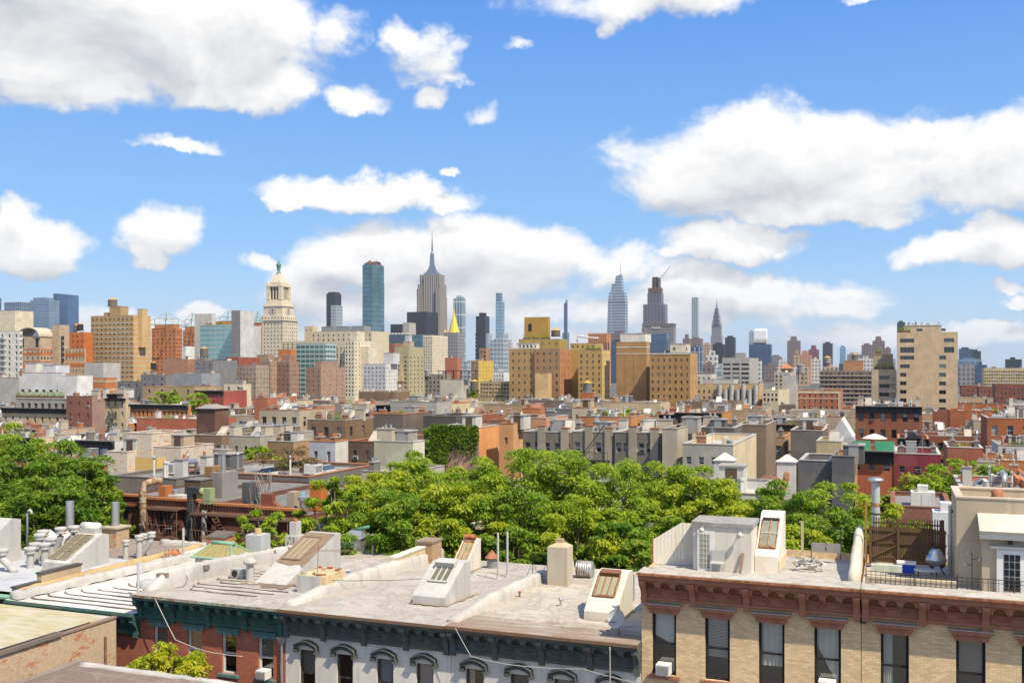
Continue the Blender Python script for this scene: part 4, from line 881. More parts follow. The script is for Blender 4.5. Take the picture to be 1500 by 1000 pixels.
# bits below the gold pyramid
YL = (.62, .42, .08)
r_, W, D, H = Bp('apartment_building', 'bright yellow ochre apartment building right of the gold pyramid', 690, 701, 528, 800, (.30, .2, .13), xs=723, nf=2, ns=5, ww=2.4, wh=3, fh=5.5, t0=3, yb=560, sidecol=YL, clut=2)
Bp('apartment_building', 'brown brick stub with small tank behind the yellow building', 702, 712, 510, 900, (.36, .19, .11), D=10, nf=2, fh=6)
Bp('office_building', 'ochre office building with long window bands left of the tan complex', 703, 746, 559, 420, (.50, .38, .2), cat='office building', nf=10, ww=3.6, wh=3, fh=5.6, t0=3, yb=584, clut=4, rc=surf((.15, .3, .5), 'roof'))
Bp('apartment_building', 'white block with small windows below the yellow building', 722, 738, 545, 560, (.64, .64, .62), nf=4, ww=2, wh=2.6, fh=5.5, yb=560)
water_tank(695, 579, 300, 12, 'grey water tank on steel legs left of the tan complex', cone=(.5, .34, .12)); water_tank(626, 556, 470, 8, 'small grey water tank right of the khaki building', wood=surf((.35, .34, .32)), cone=(.3, .3, .28))
Bp('apartment_building', 'brick building with dark roof pergola below the gold pyramid', 622, 650, 548, 470, (.28, .24, .19), xs=660, clut=4, nf=5, fh=6)
Bp('apartment_building', 'red brick cube under the gold pyramid', 652, 670, 524, 620, (.42, .15, .09), xs=676, clut=1)
r_, W, D, H = Bp('loft_building', 'beige blank loft building with a black steel roof garden frame', 645, 676, 556, 300, (.50, .46, .38), xs=686, cat='loft building', clut=0, fh=8)
b = MB()
for x in (0, 2.5, 5, 7.5, 10): b.bar((x - 1, 1, H), (x - 1, 1, H + 2.6), .1, DARK); b.bar((x - 1, 6, H), (x - 1, 6, H + 2.6), .1, DARK)
b.box(-1.6, 9.6, .5, 6.5, H + 2.6, H + 2.8, DARK); b.box(-1.6, 9.6, .5, .6, H + .9, H + 1, DARK); b.build('pergola', r_)
# ---- tan complex, centre
T1 = (.40, .25, .11); T2 = (.47, .25, .13); T3 = (.42, .275, .10)
r_, W, D, H = Bp('apartment_building', 'tan brick apartment block, left wing of the central complex', 746, 783, 511, 400, T1, xs=788, nf=4, ww=2.6, wh=4, fh=10.6, t0=5, yb=588, fr='brown', cap=60, m0=1.6, coping=True)
sub(r_, 2, W - 1, 3, 9, H, 8 * 400 / F, surf((.68, .63, .52)), 'penthouse', [(1 + i * 1.6, 1.9 + i * 1.6, .4, 1.7) for i in range(5)])
r_, W, D, H = Bp('apartment_building', 'brown brick apartment block with a salmon side, middle of the central complex', 783, 820, 511, 395, (.33, .20, .10), xs=845, D=20, nf=4, ns=5, ww=2.6, wh=4, fh=10.6, t0=5, yb=592, fr='brown', sidecol=(.44, .21, .10))
r_, W, D, H = Bp('apartment_building', 'yellowish brick apartment block, right wing of the central complex', 847, 882, 513, 390, T3, xs=893, nf=4, ns=3, ww=2.8, wh=4.4, fh=8.6, t0=6, yb=592, fr='brown', sidecol=(.62, .46, .2))
ob('planter', clmesh('planter', 3), r_, (6, 1, H)).scale = (3, 1, 1.4)
r_, W, D, H = Bp('apartment_building', 'yellow penthouse wing above the central complex with a white pipe', 835, 872, 503, 405, (.46, .32, .11), D=12, nf=5, ww=3, wh=3.5, fh=12, t0=3, yb=512, rc=TANROOF)
b = MB(); b.tube([(3, 0, H + .6), (3, 0, H + 3), (9, 0, H + 2.2), (12, 0, H + 2)], .35, WHITE, 8); b.build('pipe', r_)
r_, W, D, H = Bp('tank_tower', 'square ochre roof tower with a small arched opening on the central complex', 768, 803, 465, 410, (.42, .26, .06), xs=806, cat='roof tower', D=9, clut=0)
n = 8; b = MB(); b.extr([(W * .17 + .75 + .75 * math.cos(math.pi * i / n), H - 3.2 + .75 * math.sin(math.pi * i / n)) for i in range(n + 1)] + [(W * .17, H - 5.6), (W * .17 + 1.5, H - 5.6)], -.08, -.003, DARK, 'y'); b.build('arched_opening', r_)
r_, W, D, H = Bp('apartment_building', 'ochre planted penthouse tier under the square roof tower', 760, 820, 497, 408, (.38, .26, .08), D=10, nf=6, ww=3, wh=3.4, fh=12, t0=5, yb=512)
for i in range(3): ob('planter', clmesh('planter', i), r_, (3 + i * 4, .8, H)).scale = (1.5, 1, 1.4)
water_tank(814, 493, 405, 13, 'stubby dark water tank right of the square ochre roof tower', hh=8, leg=.3, cone=(.6, .36, .05))
r_, W, D, H = Bp('stair_tower', 'plain tan brick shaft in front of the central complex', 784, 803, 547, 385, (.55, .38, .19), xs=808, cat='stair tower', D=6)
Bp('warehouse', 'long low brown parapet building at the foot of the central complex', 738, 818, 588, 330, (.30, .21, .13), cat='warehouse', clut=3, D=14)
r_, W, D, H = Bp('tank_house', 'bright orange brick box carrying the dark water tank', 851, 870, 575, 330, (.50, .14, .05), xs=873, cat='roof tower', D=5)
water_tank(860.5, 576, 333, 13.5, 'dark water tank with orange cone on the orange brick box', hh=14, leg=.3, wood=surf((.2, .2, .2)), cone=(.62, .36, .05))
r_, W, D, H = Bp('apartment_building', 'windowless tan brick tower with white stone top bands', 903, 947, 501, 385, (.38, .22, .09), xs=952, D=16, sidecol=(.46, .28, .12))
b = MB()
for z, h in ((H - 2.2, .35), (H - 4.6, .25)): b.box(-.1, W + .1, -.1, -.003, z, z + h, surf((.68, .64, .55))); b.box(W + .003, W + .1, -.003, D, z, z + h, surf((.68, .64, .55)))
for x in (W * .3, W * .58): b.box(x, x + .35, -.1, -.003, 0, H - 4.6, surf((.36, .22, .1)))
b.build('stone_band', r_)
sub(r_, 1, W - 1, 2, 12, H, 3.2, surf((.66, .63, .55)))
r_, W, D, H = Bp('apartment_building', 'tan brown brick building with dark windows right of the windowless tower', 952, 1011, 517, 372, (.36, .21, .085), xs=1022, nf=7, ns=2, ww=2.6, wh=4.8, fh=10.6, t0=8, yb=592, fr='brown', clut=4, sidecol=(.46, .28, .12))
sub(r_, W * .45, W * .85, 4, 12, H, 3.4, surf((.62, .55, .44)), 'penthouse', [(1, 2, 1, 2.2), (5, 6.4, .8, 2.2)])
b = MB(); b.box(-.15, W + .15, -.15, -.003, H - .5, H - .1, WHITE); b.build('stone_band', r_)
# ---- right of centre
r_, W, D, H = Bp('institute_building', 'grey concrete institute with deep horizontal window slots', 1058, 1098, 524, 650, (.40, .38, .36), xs=1111, cat='office building', nf=3, ww=10.5, wh=3.4, fh=6.6, t0=8, yb=575, fr='grey', st='split', clut=3)
sub(r_, W * .45, W * .8, 4, 12, H, 3, surf((.35, .34, .32)))
r_, W, D, H = Bp('hospital_building', 'tan building with round steel ducts along its front', 1020, 1112, 562, 450, (.52, .38, .20), cat='hospital building', D=16, nf=12, ww=3, wh=4, fh=9, t0=9, yb=590, clut=5)
for i in range(7): b = MB(); b.cyl(W * .38 + i * W * .095, -1.2, 8, H - .5 - (i % 2) * 2, 1.0, surf((.40, .41, .42), 'trim'), n=10); b.build('duct', r_)
Bp('office_building', 'flat white grey roofed hall below the concrete institute', 1030, 1075, 556, 520, (.52, .5, .46), cat='office building', D=16, clut=5, rc=SILVER)
Bp('apartment_building', 'white stepped block left of the concrete institute', 1020, 1042, 548, 620, (.6, .58, .52), nf=3, fh=6, clut=2)
r_, W, D, H = Bp('apartment_building', 'cream apartment building with two rows of dark windows below the purple towers', 1117, 1140, 572, 430, (.62, .54, .38), xs=1156, nf=4, ns=3, ww=3, wh=4, fh=7, t0=4, yb=592, fr='brown', clut=3)
Bp('apartment_building', 'beige building with small rust pyramid roof on the right', 1134, 1160, 545, 620, (.5, .42, .32), nf=4, fh=6, clut=3)
b = MB(); b.prism([(0, 0), (8, 0), (8, 8), (0, 8)], zat(540, 640), zat(540, 640) + .3, CLAY); b.prism([(0, 0), (8, 0), (8, 8), (0, 8)], zat(540, 640) + .3, zat(533, 640), surf((.50, .2, .07)), [(3.5, 3.5), (4.5, 3.5), (4.5, 4.5), (3.5, 4.5)]); b.box(1, 7, 1, 7, 0, zat(540, 640) - .003, surf((.4, .3, .2)))
b.build('pyramid_roof_house', None, (px(1142, 540, 640).x, 640, 0), -TH, 'small tower house under a rust orange pyramid roof', 'tower house')
Bp('apartment_building', 'grey white loft block left of the red brick building', 1147, 1166, 550, 520, (.52, .49, .43), xs=1168, nf=0, clut=3)
water_tank(1173, 558, 520, 10, 'grey water tank standing on a black frame above the red brick building', leg=4, hh=12, wood=surf((.3, .29, .28)), cone=(.2, .2, .2))
r_, W, D, H = Bp('apartment_building', 'red brick apartment building with cream quoins left of the beige slab', 1166, 1231, 572, 400, (.40, .15, .08), xs=1235, nf=8, ww=2.6, wh=4.4, fh=8.4, t0=5, yb=616, fr='white', clut=4)
b = MB(); b.box(-.12, W + .12, -.12, -.003, H - 1, H - .1, surf((.6, .5, .36))); b.box(-.1, .9, -.1, -.003, 0, H - 1, surf((.56, .46, .32))); b.box(W - .9, W + .1, -.1, -.003, 0, H - 1, surf((.56, .46, .32))); b.box(-.12, W + .12, -.12, -.003, H - 3.2, H - 2.9, surf((.6, .5, .36))); b.build('stone_trim', r_)
r_, W, D, H = Bp('apartment_building', 'dark brick slab with pale balcony bands left of the beige slab', 1201, 1277, 543, 560, (.26, .18, .14), nf=12, ww=4.2, wh=3.3, fh=6.4, t0=2.5, yb=590, fr='grey', st='split', D=16)
b = MB(); k = 560 / F
for i in range(8): b.box(0, W, -.5, -.02, H - (7.6 + i * 6.4) * k, H - (6.3 + i * 6.4) * k, surf((.42, .35, .28)))
b.build('balcony_band', r_)
sub(r_, W * .45, W * .83, 3, 13, H, 15 * k, surf((.45, .22, .11)), 'lift_house')
water_tank(1252.5, 530, 565, 9, 'dark water tank on the brown lift house', hh=9, leg=.6); water_tank(1212, 533, 620, 11, 'squat grey water tank in front of the slate box tower', hh=8, leg=.5, wood=surf((.33, .3, .27)))
# beige slab building
BG = (.56, .42, .27)
r_, W, D, H = Bp('apartment_building', 'big beige slab building with two columns of ribbon windows', 1314, 1403, 487, 350, BG, D=22, nf=0, clut=0, kind='stucco')
k = 350 / F; S_ = W / 89.0
ops = []
for i in range(12):
    q0 = 496 + i * 12.45; z1 = H - (q0 - 487) * k; w1 = 21 if i < 3 else (14.5 if i == 3 else 9.5); w2 = 15 if i < 2 else 10; h = (8.5 if i == 1 else 6) * k
    ops += [((4.5) * S_, (4.5 + w1) * S_, z1 - h, z1), ((84 - w2 if i < 2 else 72 - 10) * S_, (84 if i < 2 else 72) * S_, z1 - h, z1)]
bpy.data.objects.remove([c for c in r_.children if c.name.startswith('wall')][0])
b = MB(); mw = surf(BG); wall(b, 'front', W, D, 0, H, ops, mw, .35)
for sd in ('right', 'left', 'back'): wall(b, sd, W, D, 0, H, [], mw)
for x in range(1, 9): b.box(W * x / 9 - .02, W * x / 9 + .02, -.012, -.002, 0, H, surf((.42, .32, .21))) if False else None
b.build('wall', r_); put_windows(r_, 'front', W, D, ops, 'grey', 'split', .35)
o_ = sub(r_, W * .12, W * .74, 3, 14, H, 10 * k, surf((.55, .43, .3)), 'penthouse', [(4, 6, .4, 1.4), (11.5, 13.5, .4, 1.4)])
for q_, (kk, xx) in enumerate((('rooftop_unit', .2), ('chimney', .32), ('vent_pots', .42), ('rooftop_unit', .52), ('vent_pipe', .6), ('antenna', .66), ('skylight', .27), ('vent_pots', .7))): ob(kk, clmesh(kk, q_ % 5), r_, (W * xx, 6 + q_ % 3 * 2, H + 10 * k + .2))
for i in range(2): ob('planter', clmesh('planter', i), r_, (1.2 + i * 2.2, 1.2, H)).scale = (1, 1, 1.5)
r_, W, D, H = Bp('apartment_building', 'lower beige wing with roof gardens left of the beige slab', 1278, 1312.5, 541, 356, (.50, .39, .27), D=18, nf=1, ww=14, wh=5.5, fh=12.4, t0=9, yb=610, fr='grey', st='split', m0=None)
o_ = sub(r_, 0.1, W - 1, 4, 12, H, 22 * 356 / F, surf((.42, .33, .22)), 'penthouse', [(1.4, 4.6, 2.6, 3.6)])
for i in range(3): ob('planter', clmesh('planter', i), r_, (1.5 + i * 2.4, 1.6, H)).scale = (1, 1, 1.6)
ob('planter', clmesh('planter', 4), r_, (2, 5, H + 22 * 356 / F + .2)).scale = (1, 1, 1.8)
for i in range(6): b = MB(); b.box(W - 2.6, W + .2, -1.2, -.01, H - 5 - i * 3, H - 4.8 - i * 3, WHITE); b.box(W - 2.6, W + .2, -1.24, -1.18, H - 4.8 - i * 3, H - 3.9 - i * 3, surf((.5, .42, .32))); b.build('balcony', r_)
b = MB()
# far right
r_, W, D, H = Bp('hospital_building', 'long cream hospital building with regular windows at the right edge', 1441, 1520, 539, 700, (.56, .46, .26), cat='hospital building', D=20, nf=22, ww=2.2, wh=2.6, fh=4.6, t0=4, yb=572, fr='brown', clut=6)
for (x0, x1, yt, Y, lab) in ((1408, 1442, 564, 520, 'dark red brick housing block right of the beige slab'), (1434, 1470, 566, 490, 'dark red brick housing block before the cream hospital'), (1458, 1520, 562, 430, 'dark red brick housing block at the right edge')):
    Bp('housing_block', lab, x0, x1, yt, Y, (.24, .085, .06), D=14, nf=int((x1 - x0) / 6), ww=2.4, wh=3.4, fh=7, t0=6, yb=615, fr='white', clut=2, group='dark red housing blocks')
r_, W, D, H = Bp('storage_building', 'dark brick storage building with a tall white vertical sign', 1478, 1530, 596, 300, (.22, .08, .06), cat='storage building', D=14, nf=4, fh=12, yb=640)
Bp('warehouse', 'brown stone house with roof plants below the red blocks', 1402, 1452, 613, 270, (.42, .34, .24), cat='warehouse', D=12, clut=4)
b = MB(); b.box(-.5, .5, -.2, 0, zat(634, 290), zat(583, 290), surf((.66, .62, .55), 'trim')); b.build('sign_board', None)
o = bpy.data.objects['sign_board']; o.location = (px(1481, 540, 290).x, 290, 0); o.rotation_euler.z = -TH; tag(o, 'tall weathered white vertical wall sign at the right edge', 'sign')
# ---- left of centre fillers
r_, W, D, H = Bp('apartment_building', 'white modern rooftop block with big windows at the left', 28, 90, 546, 330, (.60, .60, .59), xs=96, D=14, nf=6, ww=7, wh=4.5, fh=13, t0=24, yb=580, fr='grey', st='split', clut=3, rc=SILVER)
sub(r_, .5, W * .3, 2, 9, H, 3.2, WHITE); sub(r_, W * .45, W * .75, 2, 8, H, 2.6, surf((.6, .62, .66)))
r_, W, D, H = Bp('apartment_building', 'plain white stepped annex right of the white rooftop block', 85, 113, 550, 315, (.66, .66, .65), xs=136, D=14, rc=SILVER)
Bp('apartment_building', 'grey cream blank block left of the white rooftop block', 0, 28, 553, 340, (.44, .42, .39), xs=34, D=12, clut=1)
r_, W, D, H = Bp('residence_hall', 'orange banded brick cube left of the tan grid tower', 136, 155, 553, 420, (.50, .18, .06), xs=171, cat='residence hall', D=14)
for z in (H - 2, H - 5.5, H - 9): slab(r_, -.06, W + .06, -.08, D, z, z + 1, surf((.5, .38, .25)), 'brick_band')
Bp('warehouse', 'pale grey concrete box between the banded wing and the tan tower', 124, 151, 531, 500, (.46, .44, .42), cat='warehouse', D=12)
r_, W, D, H = Bp('warehouse', 'dark grey flat roofed block right of the tan grid tower', 206, 243, 549, 370, (.20, .20, .21), xs=254, cat='warehouse', D=12, nf=3, fh=9, clut=4)
Bp('warehouse', 'slate grey stepped block under the tan grid tower', 172, 206, 559, 380, (.17, .17, .18), cat='warehouse', D=12, nf=3, fh=9, clut=3)
Bp('loft_building', 'ochre brick loft with a black fire stair above the round tree', 209, 285, 566, 330, (.40, .30, .16), cat='loft building', D=14, nf=4, ww=4, wh=6, fh=12, yb=590, clut=3)
Bp('town_house', 'red town house with dark cornice and ochre chimneys', 286, 328, 572, 320, (.34, .08, .06), cat='town house', D=12, nf=7, ww=2.4, wh=3.6, fh=8, t0=6, yb=590, cor=((.06, .05, .05), 1.2, .6), clut=3)
Bp('loft_building', 'pale cream stepped loft right of the red town house', 328, 356, 562, 330, (.62, .54, .4), xs=368, cat='loft building', D=12, nf=2, ww=4, wh=6, fh=12, yb=590, clut=3)
Bp('warehouse', 'blue grey roofed hall below the campus block', 254, 296, 547, 430, (.28, .3, .33), cat='warehouse', D=12, clut=5)
# ================================================================== low roofscape, 60 to 450 m
GRP = 'row houses of the low roofscape'
BCOR = ((.05, .055, .06), 1.3, .7)
def Lw(label, x0, x1, yt, Y, col, xs=None, D=13, clut=12, name='row_house', cat='row house', **kw):
    kw.setdefault('group', GRP)
    return Bp(name, label, x0, x1, yt, Y, col, xs=xs, D=D, cat=cat, clut=clut, **kw)
# left, middle distance
r_, W, D, H = Lw('wide tan apartment house with black bracketed cornice and setback penthouse at the left', 3, 123, 597, 240, (.50, .38, .24), D=15, nf=11, ww=4.5, wh=10, fh=20, t0=12, yb=645, cor=BCOR, clut=0, rc=GREYROOF)
sub(r_, 1.2, W - 2.5, 3, 11, H - .8, 18 * 240 / F, surf((.33, .31, .27)), 'penthouse', [(1.5 + i * 2.1, 2.6 + i * 2.1, .5, 1.9) for i in range(7)])
for i in range(7): ob('planter', clmesh('planter', i % 5), r_, (1.6 + i * 2.2, 3.6, H - .6 + 18 * 240 / F)).scale = (.9, 1, 1.2)
r_, W, D, H = Lw('dark maroon brick tenement flank with few windows left of the fire escape tenement', 97, 135, 580, 215, (.25, .11, .08), xs=154, nf=3, ww=3.5, wh=8, fh=17, t0=8, yb=640, ns=0, sidecol=(.34, .22, .18))
r_, W, D, H = Lw('narrow cream tenement with black fire escape and arched top windows', 154, 184, 577, 206, (.52, .42, .27), xs=188, nf=3, ww=4, wh=9, fh=16.5, t0=9, yb=640, cor=((.07, .04, .04), 1.5, .9))
b = MB()
for i in range(4):
    z = H - (20 + i * 16.5) * 206 / F
    b.box(W * .3, W * .72, -1.1, -.35, z, z + .06, DARK)
    for j in range(9): b.bar((W * .3 + j * W * .0525, -1.1, z), (W * .3 + j * W * .0525, -1.1, z + .9), .02, DARK)
    b.bar((W * .3, -1.1, z + .9), (W * .72, -1.1, z + .9), .03, DARK); b.bar((W * .35, -.7, z), (W * .65, -.7, z - 16.5 * 206 / F), .05, DARK); b.bar((W * .4, -.7, z), (W * .7, -.7, z - 16.5 * 206 / F), .05, DARK)
b.build('fire_escape', r_)
r_, W, D, H = Lw('long orange brick row house with dark cornice beyond the tenement', 188, 276, 592, 250, (.55, .24, .09), xs=280, nf=14, ww=3.4, wh=9, fh=20, t0=9, yb=640, cor=((.08, .09, .10), 1.2, .6), clut=7, rc=SILVER)
r_, W, D, H = Lw('dark brown board shed with a grey hipped cap', 288, 315, 598, 180, (.12, .065, .05), xs=335, clut=0, name='roof_shed', cat='shed', sidecol=(.16, .085, .06), par=0)
b = MB(); b.prism([(-.3, -.3), (W + .3, -.3), (W + .3, D + .3), (-.3, D + .3)], H + .005, H + .7, surf((.3, .29, .27)), [(W * .35, D * .3), (W * .65, D * .3), (W * .65, D * .7), (W * .35, D * .7)]); b.build('hipped_cap', r_)
Lw('long red brick parapet house before the orange row house', 200, 290, 612, 200, (.40, .13, .07), clut=8, rc=SILVER, D=12); 
r_, W, D, H = Lw('whitewashed flank of peeling painted brick with a stepped top', 186, 222, 634, 118, (.60, .53, .43), kind='pbrick', D=6, clut=0, rc=BLACKROOF, coping=False)
Lw('low peeling painted brick wall house right of the stepped flank', 222.5, 265, 654, 117, (.60, .53, .43), kind='pbrick', D=6, clut=2, rc=BLACKROOF, coping=False)
Lw('low peeling wall piece left of the stepped flank', 158, 186, 661, 117, (.6, .53, .43), kind='pbrick', D=5, clut=1, coping=False)
r_, W, D, H = Lw('yellow plywood hut leaning on the peeling wall', 198, 230, 669, 112, (.62, .42, .15), xs=243, name='plywood_hut', cat='hut', clut=0, par=0, kind='wood')
r_, W, D, H = Lw('brown brick house rear with window air conditioners right of the peeling wall', 283, 325, 637, 134, (.22, .15, .10), nf=4, ww=6, wh=11, fh=24, t0=14, yb=690, coping=True, rc=SILVER)
r_, W, D, H = Lw('grey beige stucco house rear right of the brown brick rear', 325.5, 381, 638, 134, (.40, .37, .29), nf=4, ww=5, wh=10, fh=24, t0=14, yb=690, rc=SILVER)
r_, W, D, H = Lw('brown brick house with two dark windows left of the lavender house', 392, 430, 646, 128, (.30, .19, .10), xs=453, nf=2, ww=6, wh=12, fh=26, t0=13, yb=690, sidecol=(.42, .26, .14), rc=SILVER)
r_, W, D, H = Lw('pale lavender grey house with two windows and cream side', 453, 491, 646, 112, (.48, .49, .54), xs=510, nf=2, ww=6, wh=18, fh=40, t0=14, yb=695, sidecol=(.62, .60, .52), rc=SILVER, clut=4)
r_, W, D, H = Lw('dark brick gap house between the lavender and the sage houses', 510, 548, 646, 116, (.15, .10, .08), nf=2, ww=6, wh=14, fh=30, t0=13, yb=690, clut=5)
r_, W, D, H = Lw('sage cream stucco house with a blank wall above the trees', 548, 605, 646, 104, (.46, .45, .34), xs=622, D=9, clut=4, rc=SILVER, sidecol=(.62, .60, .47))
Lw('low cream extension below the sage house', 530, 600, 690, 98, (.48, .45, .36), clut=1, D=8, rc=GREYROOF, name='extension', cat='extension')
r_, W, D, H = Lw('red brick long parapet house in the left middle distance', 393, 460, 594, 190, (.45, .17, .10), xs=490, clut=7, sidecol=(.5, .22, .13), rc=GREYROOF)
Lw('grey concrete flank house with dark base right of the red parapet house', 490, 500, 592, 185, (.34, .32, .28), xs=515, clut=2, D=10)
Lw('rust red brick stub house at left of the red parapet house', 372, 392, 583, 195, (.44, .16, .09), clut=3, D=10)
r_, W, D, H = Lw('long pale grey blank concrete house left of the loft with roof garden', 572, 640, 588, 185, (.42, .40, .35), xs=662, clut=6, rc=GREYROOF)
Lw('black mansard topped house before the grey concrete house', 620, 668, 609, 165, (.10, .09, .085), clut=3, D=10)
Lw('low black roofed house with white door right of the lavender house', 547, 590, 606, 165, (.16, .13, .11), clut=5, D=11)
# ivy house
r_, W, D, H = Lw('pink stucco house whose rear wall is covered by dark green ivy', 635, 702, 625, 128, (.50, .30, .24), xs=731, nf=4, ww=6, wh=10, fh=20, t0=24, yb=670, sidecol=(.68, .33, .13), clut=3, rc=SILVER)
b = MB(); r2 = random.Random(4)
for i in range(5200):
    x = r2.uniform(-.4, W - .1); z = H + .25 - abs(r2.gauss(0, 1)) ** 1.2 * 1.6
    if r2.random() < .35: x = r2.uniform(-.4, W * .35); z = H - r2.uniform(0, 5)
    if z < H - 3.4 and W * .3 < x < W * .97 and r2.random() < .75: continue
    p = Vector((x, -.05 - r2.random() * .28, z)); a = Vector((r2.uniform(-1, 1), r2.uniform(-.8, .2), r2.uniform(-1, .4))).normalized() * .2; c = Vector((r2.uniform(-1, 1), r2.uniform(-.8, .2), r2.uniform(-1, 1))).normalized() * .18
    b.face([p, p + a, p + a + c, p + c], LEAFD)
b.build('ivy', r_)
Lw('apricot stucco house with white window right of the ivy house', 731, 752, 620, 126, (.66, .34, .15), xs=768, nf=1, ww=5, wh=10, fh=22, t0=20, clut=2, yb=660, sidecol=(.68, .38, .18))
Lw('orange brick pitched stair house by the central complex', 765, 790, 598, 175, (.52, .20, .10), xs=800, clut=3, D=9); Lw('slate grey box house right of the orange stair house', 798, 838, 599, 170, (.2, .2, .2), clut=3, D=10, sidecol=(.3, .3, .3))
Lw('cream stucco pair with vertical pipes below the dark water tank', 838, 866, 597, 165, (.55, .49, .36), xs=880, nf=2, ww=3, wh=6, fh=14, t0=10, yb=640, clut=3, sidecol=(.6, .5, .3))
Lw('apricot low house at the edge of the ivy house row', 768, 800, 612, 140, (.6, .32, .18), nf=3, ww=4, wh=9, fh=20, t0=14, yb=650, clut=3, D=10)
Lw('long grey tar roof with low black parapet behind the brown red rears', 262, 452, 690, 97, (.17, .16, .15), D=13, clut=9, rc=surf((.24, .235, .225), 'roof', (.42, .4, .36)), par=.35, nf=0)
Lw('grey felt roof with rusty chimneys left of the long tar roof', 160, 258, 697, 92, (.20, .17, .15), D=10, clut=7, rc=surf((.22, .215, .21), 'roof', (.4, .38, .35)), par=.3)
# long dark rear row behind the big trees
for i, (x0, x1, yt, c, lab, n_) in enumerate(((766, 838, 632, (.20, .175, .145), 'dark grey stucco rear with light stains, leftmost of the dark row', 3), (838.5, 900, 632, (.24, .215, .175), 'dark grey stucco rear with fire escape shadow, middle of the dark row', 2), (900.5, 968, 633, (.19, .17, .145), 'dark grey stucco rear with bright windows, right end of the dark row', 4))):
    r_, W, D, H = Lw(lab, x0, x1, yt, 116 - i * 2.2, c, nf=n_ + 2, ww=8, wh=14, fh=30, t0=15, yb=670, D=11, clut=5, rc=SILVER, coping=True, xs=None)
    b = MB(); cs_ = (.36, .31, .24)
    for q in ((.31, 1.4), (.78, 1.0)): b.box(W * q[0], W * q[0] + .9, -.18, .5, H - 7, H + q[1] * .5, surf(cs_)); b.box(W * q[0] - .05, W * q[0] + .95, -.22, .55, H + q[1] * .5 + .003, H + q[1] * .5 + .1, CLAY)
    b.build('chimney_breast', r_)
    if i == 1:
        b = MB(); b.box(.5, 4.5, -1.1, -.05, H - 3.2, H - 3.1, DARK)
        for j in range(12): b.bar((.5 + j * .36, -1.1, H - 3.1), (.5 + j * .36, -1.1, H - 2.2), .02, DARK)
        b.bar((.5, -1.1, H - 2.2), (4.5, -1.1, H - 2.2), .03, DARK); b.bar((1, -.7, H - 3.1), (4, -.7, H + .9), .05, DARK); b.bar((4, -.7, H - 3.1), (6.5, -.7, H - 6.4), .06, DARK); b.build('fire_escape', r_)
Lw('pale ribbed concrete pier house at the right end of the dark row', 970, 992, 628, 108, (.46, .41, .32), clut=2, D=11)
r_, W, D, H = Lw('light grey rendered house with three rear windows behind the right trees', 1000, 1074, 650, 104, (.40, .385, .33), xs=1108, nf=4, ww=7, wh=11, fh=32, t0=18, yb=690, sidecol=(.66, .55, .36), clut=4, rc=SILVER)
Lw('charcoal parapet house with rough masonry above the light grey house', 1024, 1075, 626, 126, (.13, .125, .12), clut=5, D=10); Lw('brown balustraded brick house right of the charcoal parapet house', 1078, 1122, 622, 132, (.24, .18, .13), clut=6, D=12)
# rusty arched gate house
r_, W, D, H = Lw('rust brown board house with an arched roof among the right trees', 1084, 1140, 712, 92, (.10, .04, .025), name='arched_house', cat='arched house', D=5, clut=0, par=0)
n = 14; b = MB(); rr_ = W * .33; arc = [(W * .62 + rr_ * math.cos(math.pi * j / n), H + rr_ * .55 * math.sin(math.pi * j / n)) for j in range(n + 1)]; arc2 = [(W * .62 + (rr_ - .22) * math.cos(math.pi * j / n), H + (rr_ * .55 - .22) * math.sin(math.pi * j / n)) for j in range(n + 1)]
b.extr(arc2, .3, 5, surf((.08, .035, .02), 'wood'), 'y'); b.extr(arc + list(reversed(arc2)), -.25, 5.2, surf((.22, .10, .06)), 'y'); b.build('arched_roof', r_)
b = MB(); b.tube([(W * .95, -.6, H - 1.6), (W * 1.1, -.6, H - .4), (W * 1.22, -.6, H + .9), (W * 1.24, -.6, H + 1.5)], .28, surf((.42, .2, .1), 'rust'), 10); b.build('duct', r_)
def white_hood(x, y, Y, w, h, lab):
    t = thing('roof_hood', px(x, y, Y), lab, 'roof hood', 'white pyramid topped roof hoods'); w = w / F * Y / 2; h = h / F * Y
    b = MB(); b.box(-w, w, -w, w, -2, h, WHITE); b.build('cabin', t)
    b = MB(); b.prism([(-w - .1, -w - .1), (w + .1, -w - .1), (w + .1, w + .1), (-w - .1, w + .1)], h + .004, h + .1, WHITE); b.prism([(-w, -w), (w, -w), (w, w), (-w, w)], h + .1, h + w * .8, WHITE, [(-.1, -.1), (.1, -.1), (.1, .1), (-.1, .1)]); b.build('pyramid_cap', t)
white_hood(1062, 698, 96, 28, 24, 'white pyramid topped roof hood left of the arched rust house'); white_hood(1153, 700, 96, 27, 24, 'white pyramid topped roof hood right of the arched rust house')
r_, W, D, H = Lw('blackened rendered flank wall house above the right trees', 1171, 1218, 674, 95, (.13, .135, .145), D=8, clut=0, rc=SILVER); 
r_, W, D, H = Lw('taller blackened stair block joined to the dark flank wall', 1218.5, 1252, 668, 93, (.12, .125, .135), xs=1256, D=5, clut=1, sidecol=(.45, .28, .15))
r_, W, D, H = Lw('brick red house with black cornice and green netted roof terrace', 1245, 1310, 660, 122, (.42, .12, .06), nf=3, ww=9, wh=12, fh=30, t0=16, yb=700, cor=((.03, .035, .04), 1.6, .9), clut=0, D=11)
b = MB(); GN = surf((.08, .42, .22), 'trim')
for i in range(2): b.box(.3 + i * W * .52, W * .47 + i * W * .52, -.5, -.45, H + .15, H + 1.3, GN)
for i in range(6): b.bar((.3 + i * W * .19, -.48, H), (.3 + i * W * .19, -.48, H + 1.4), .03, GALV)
b.build('green_netting', r_)
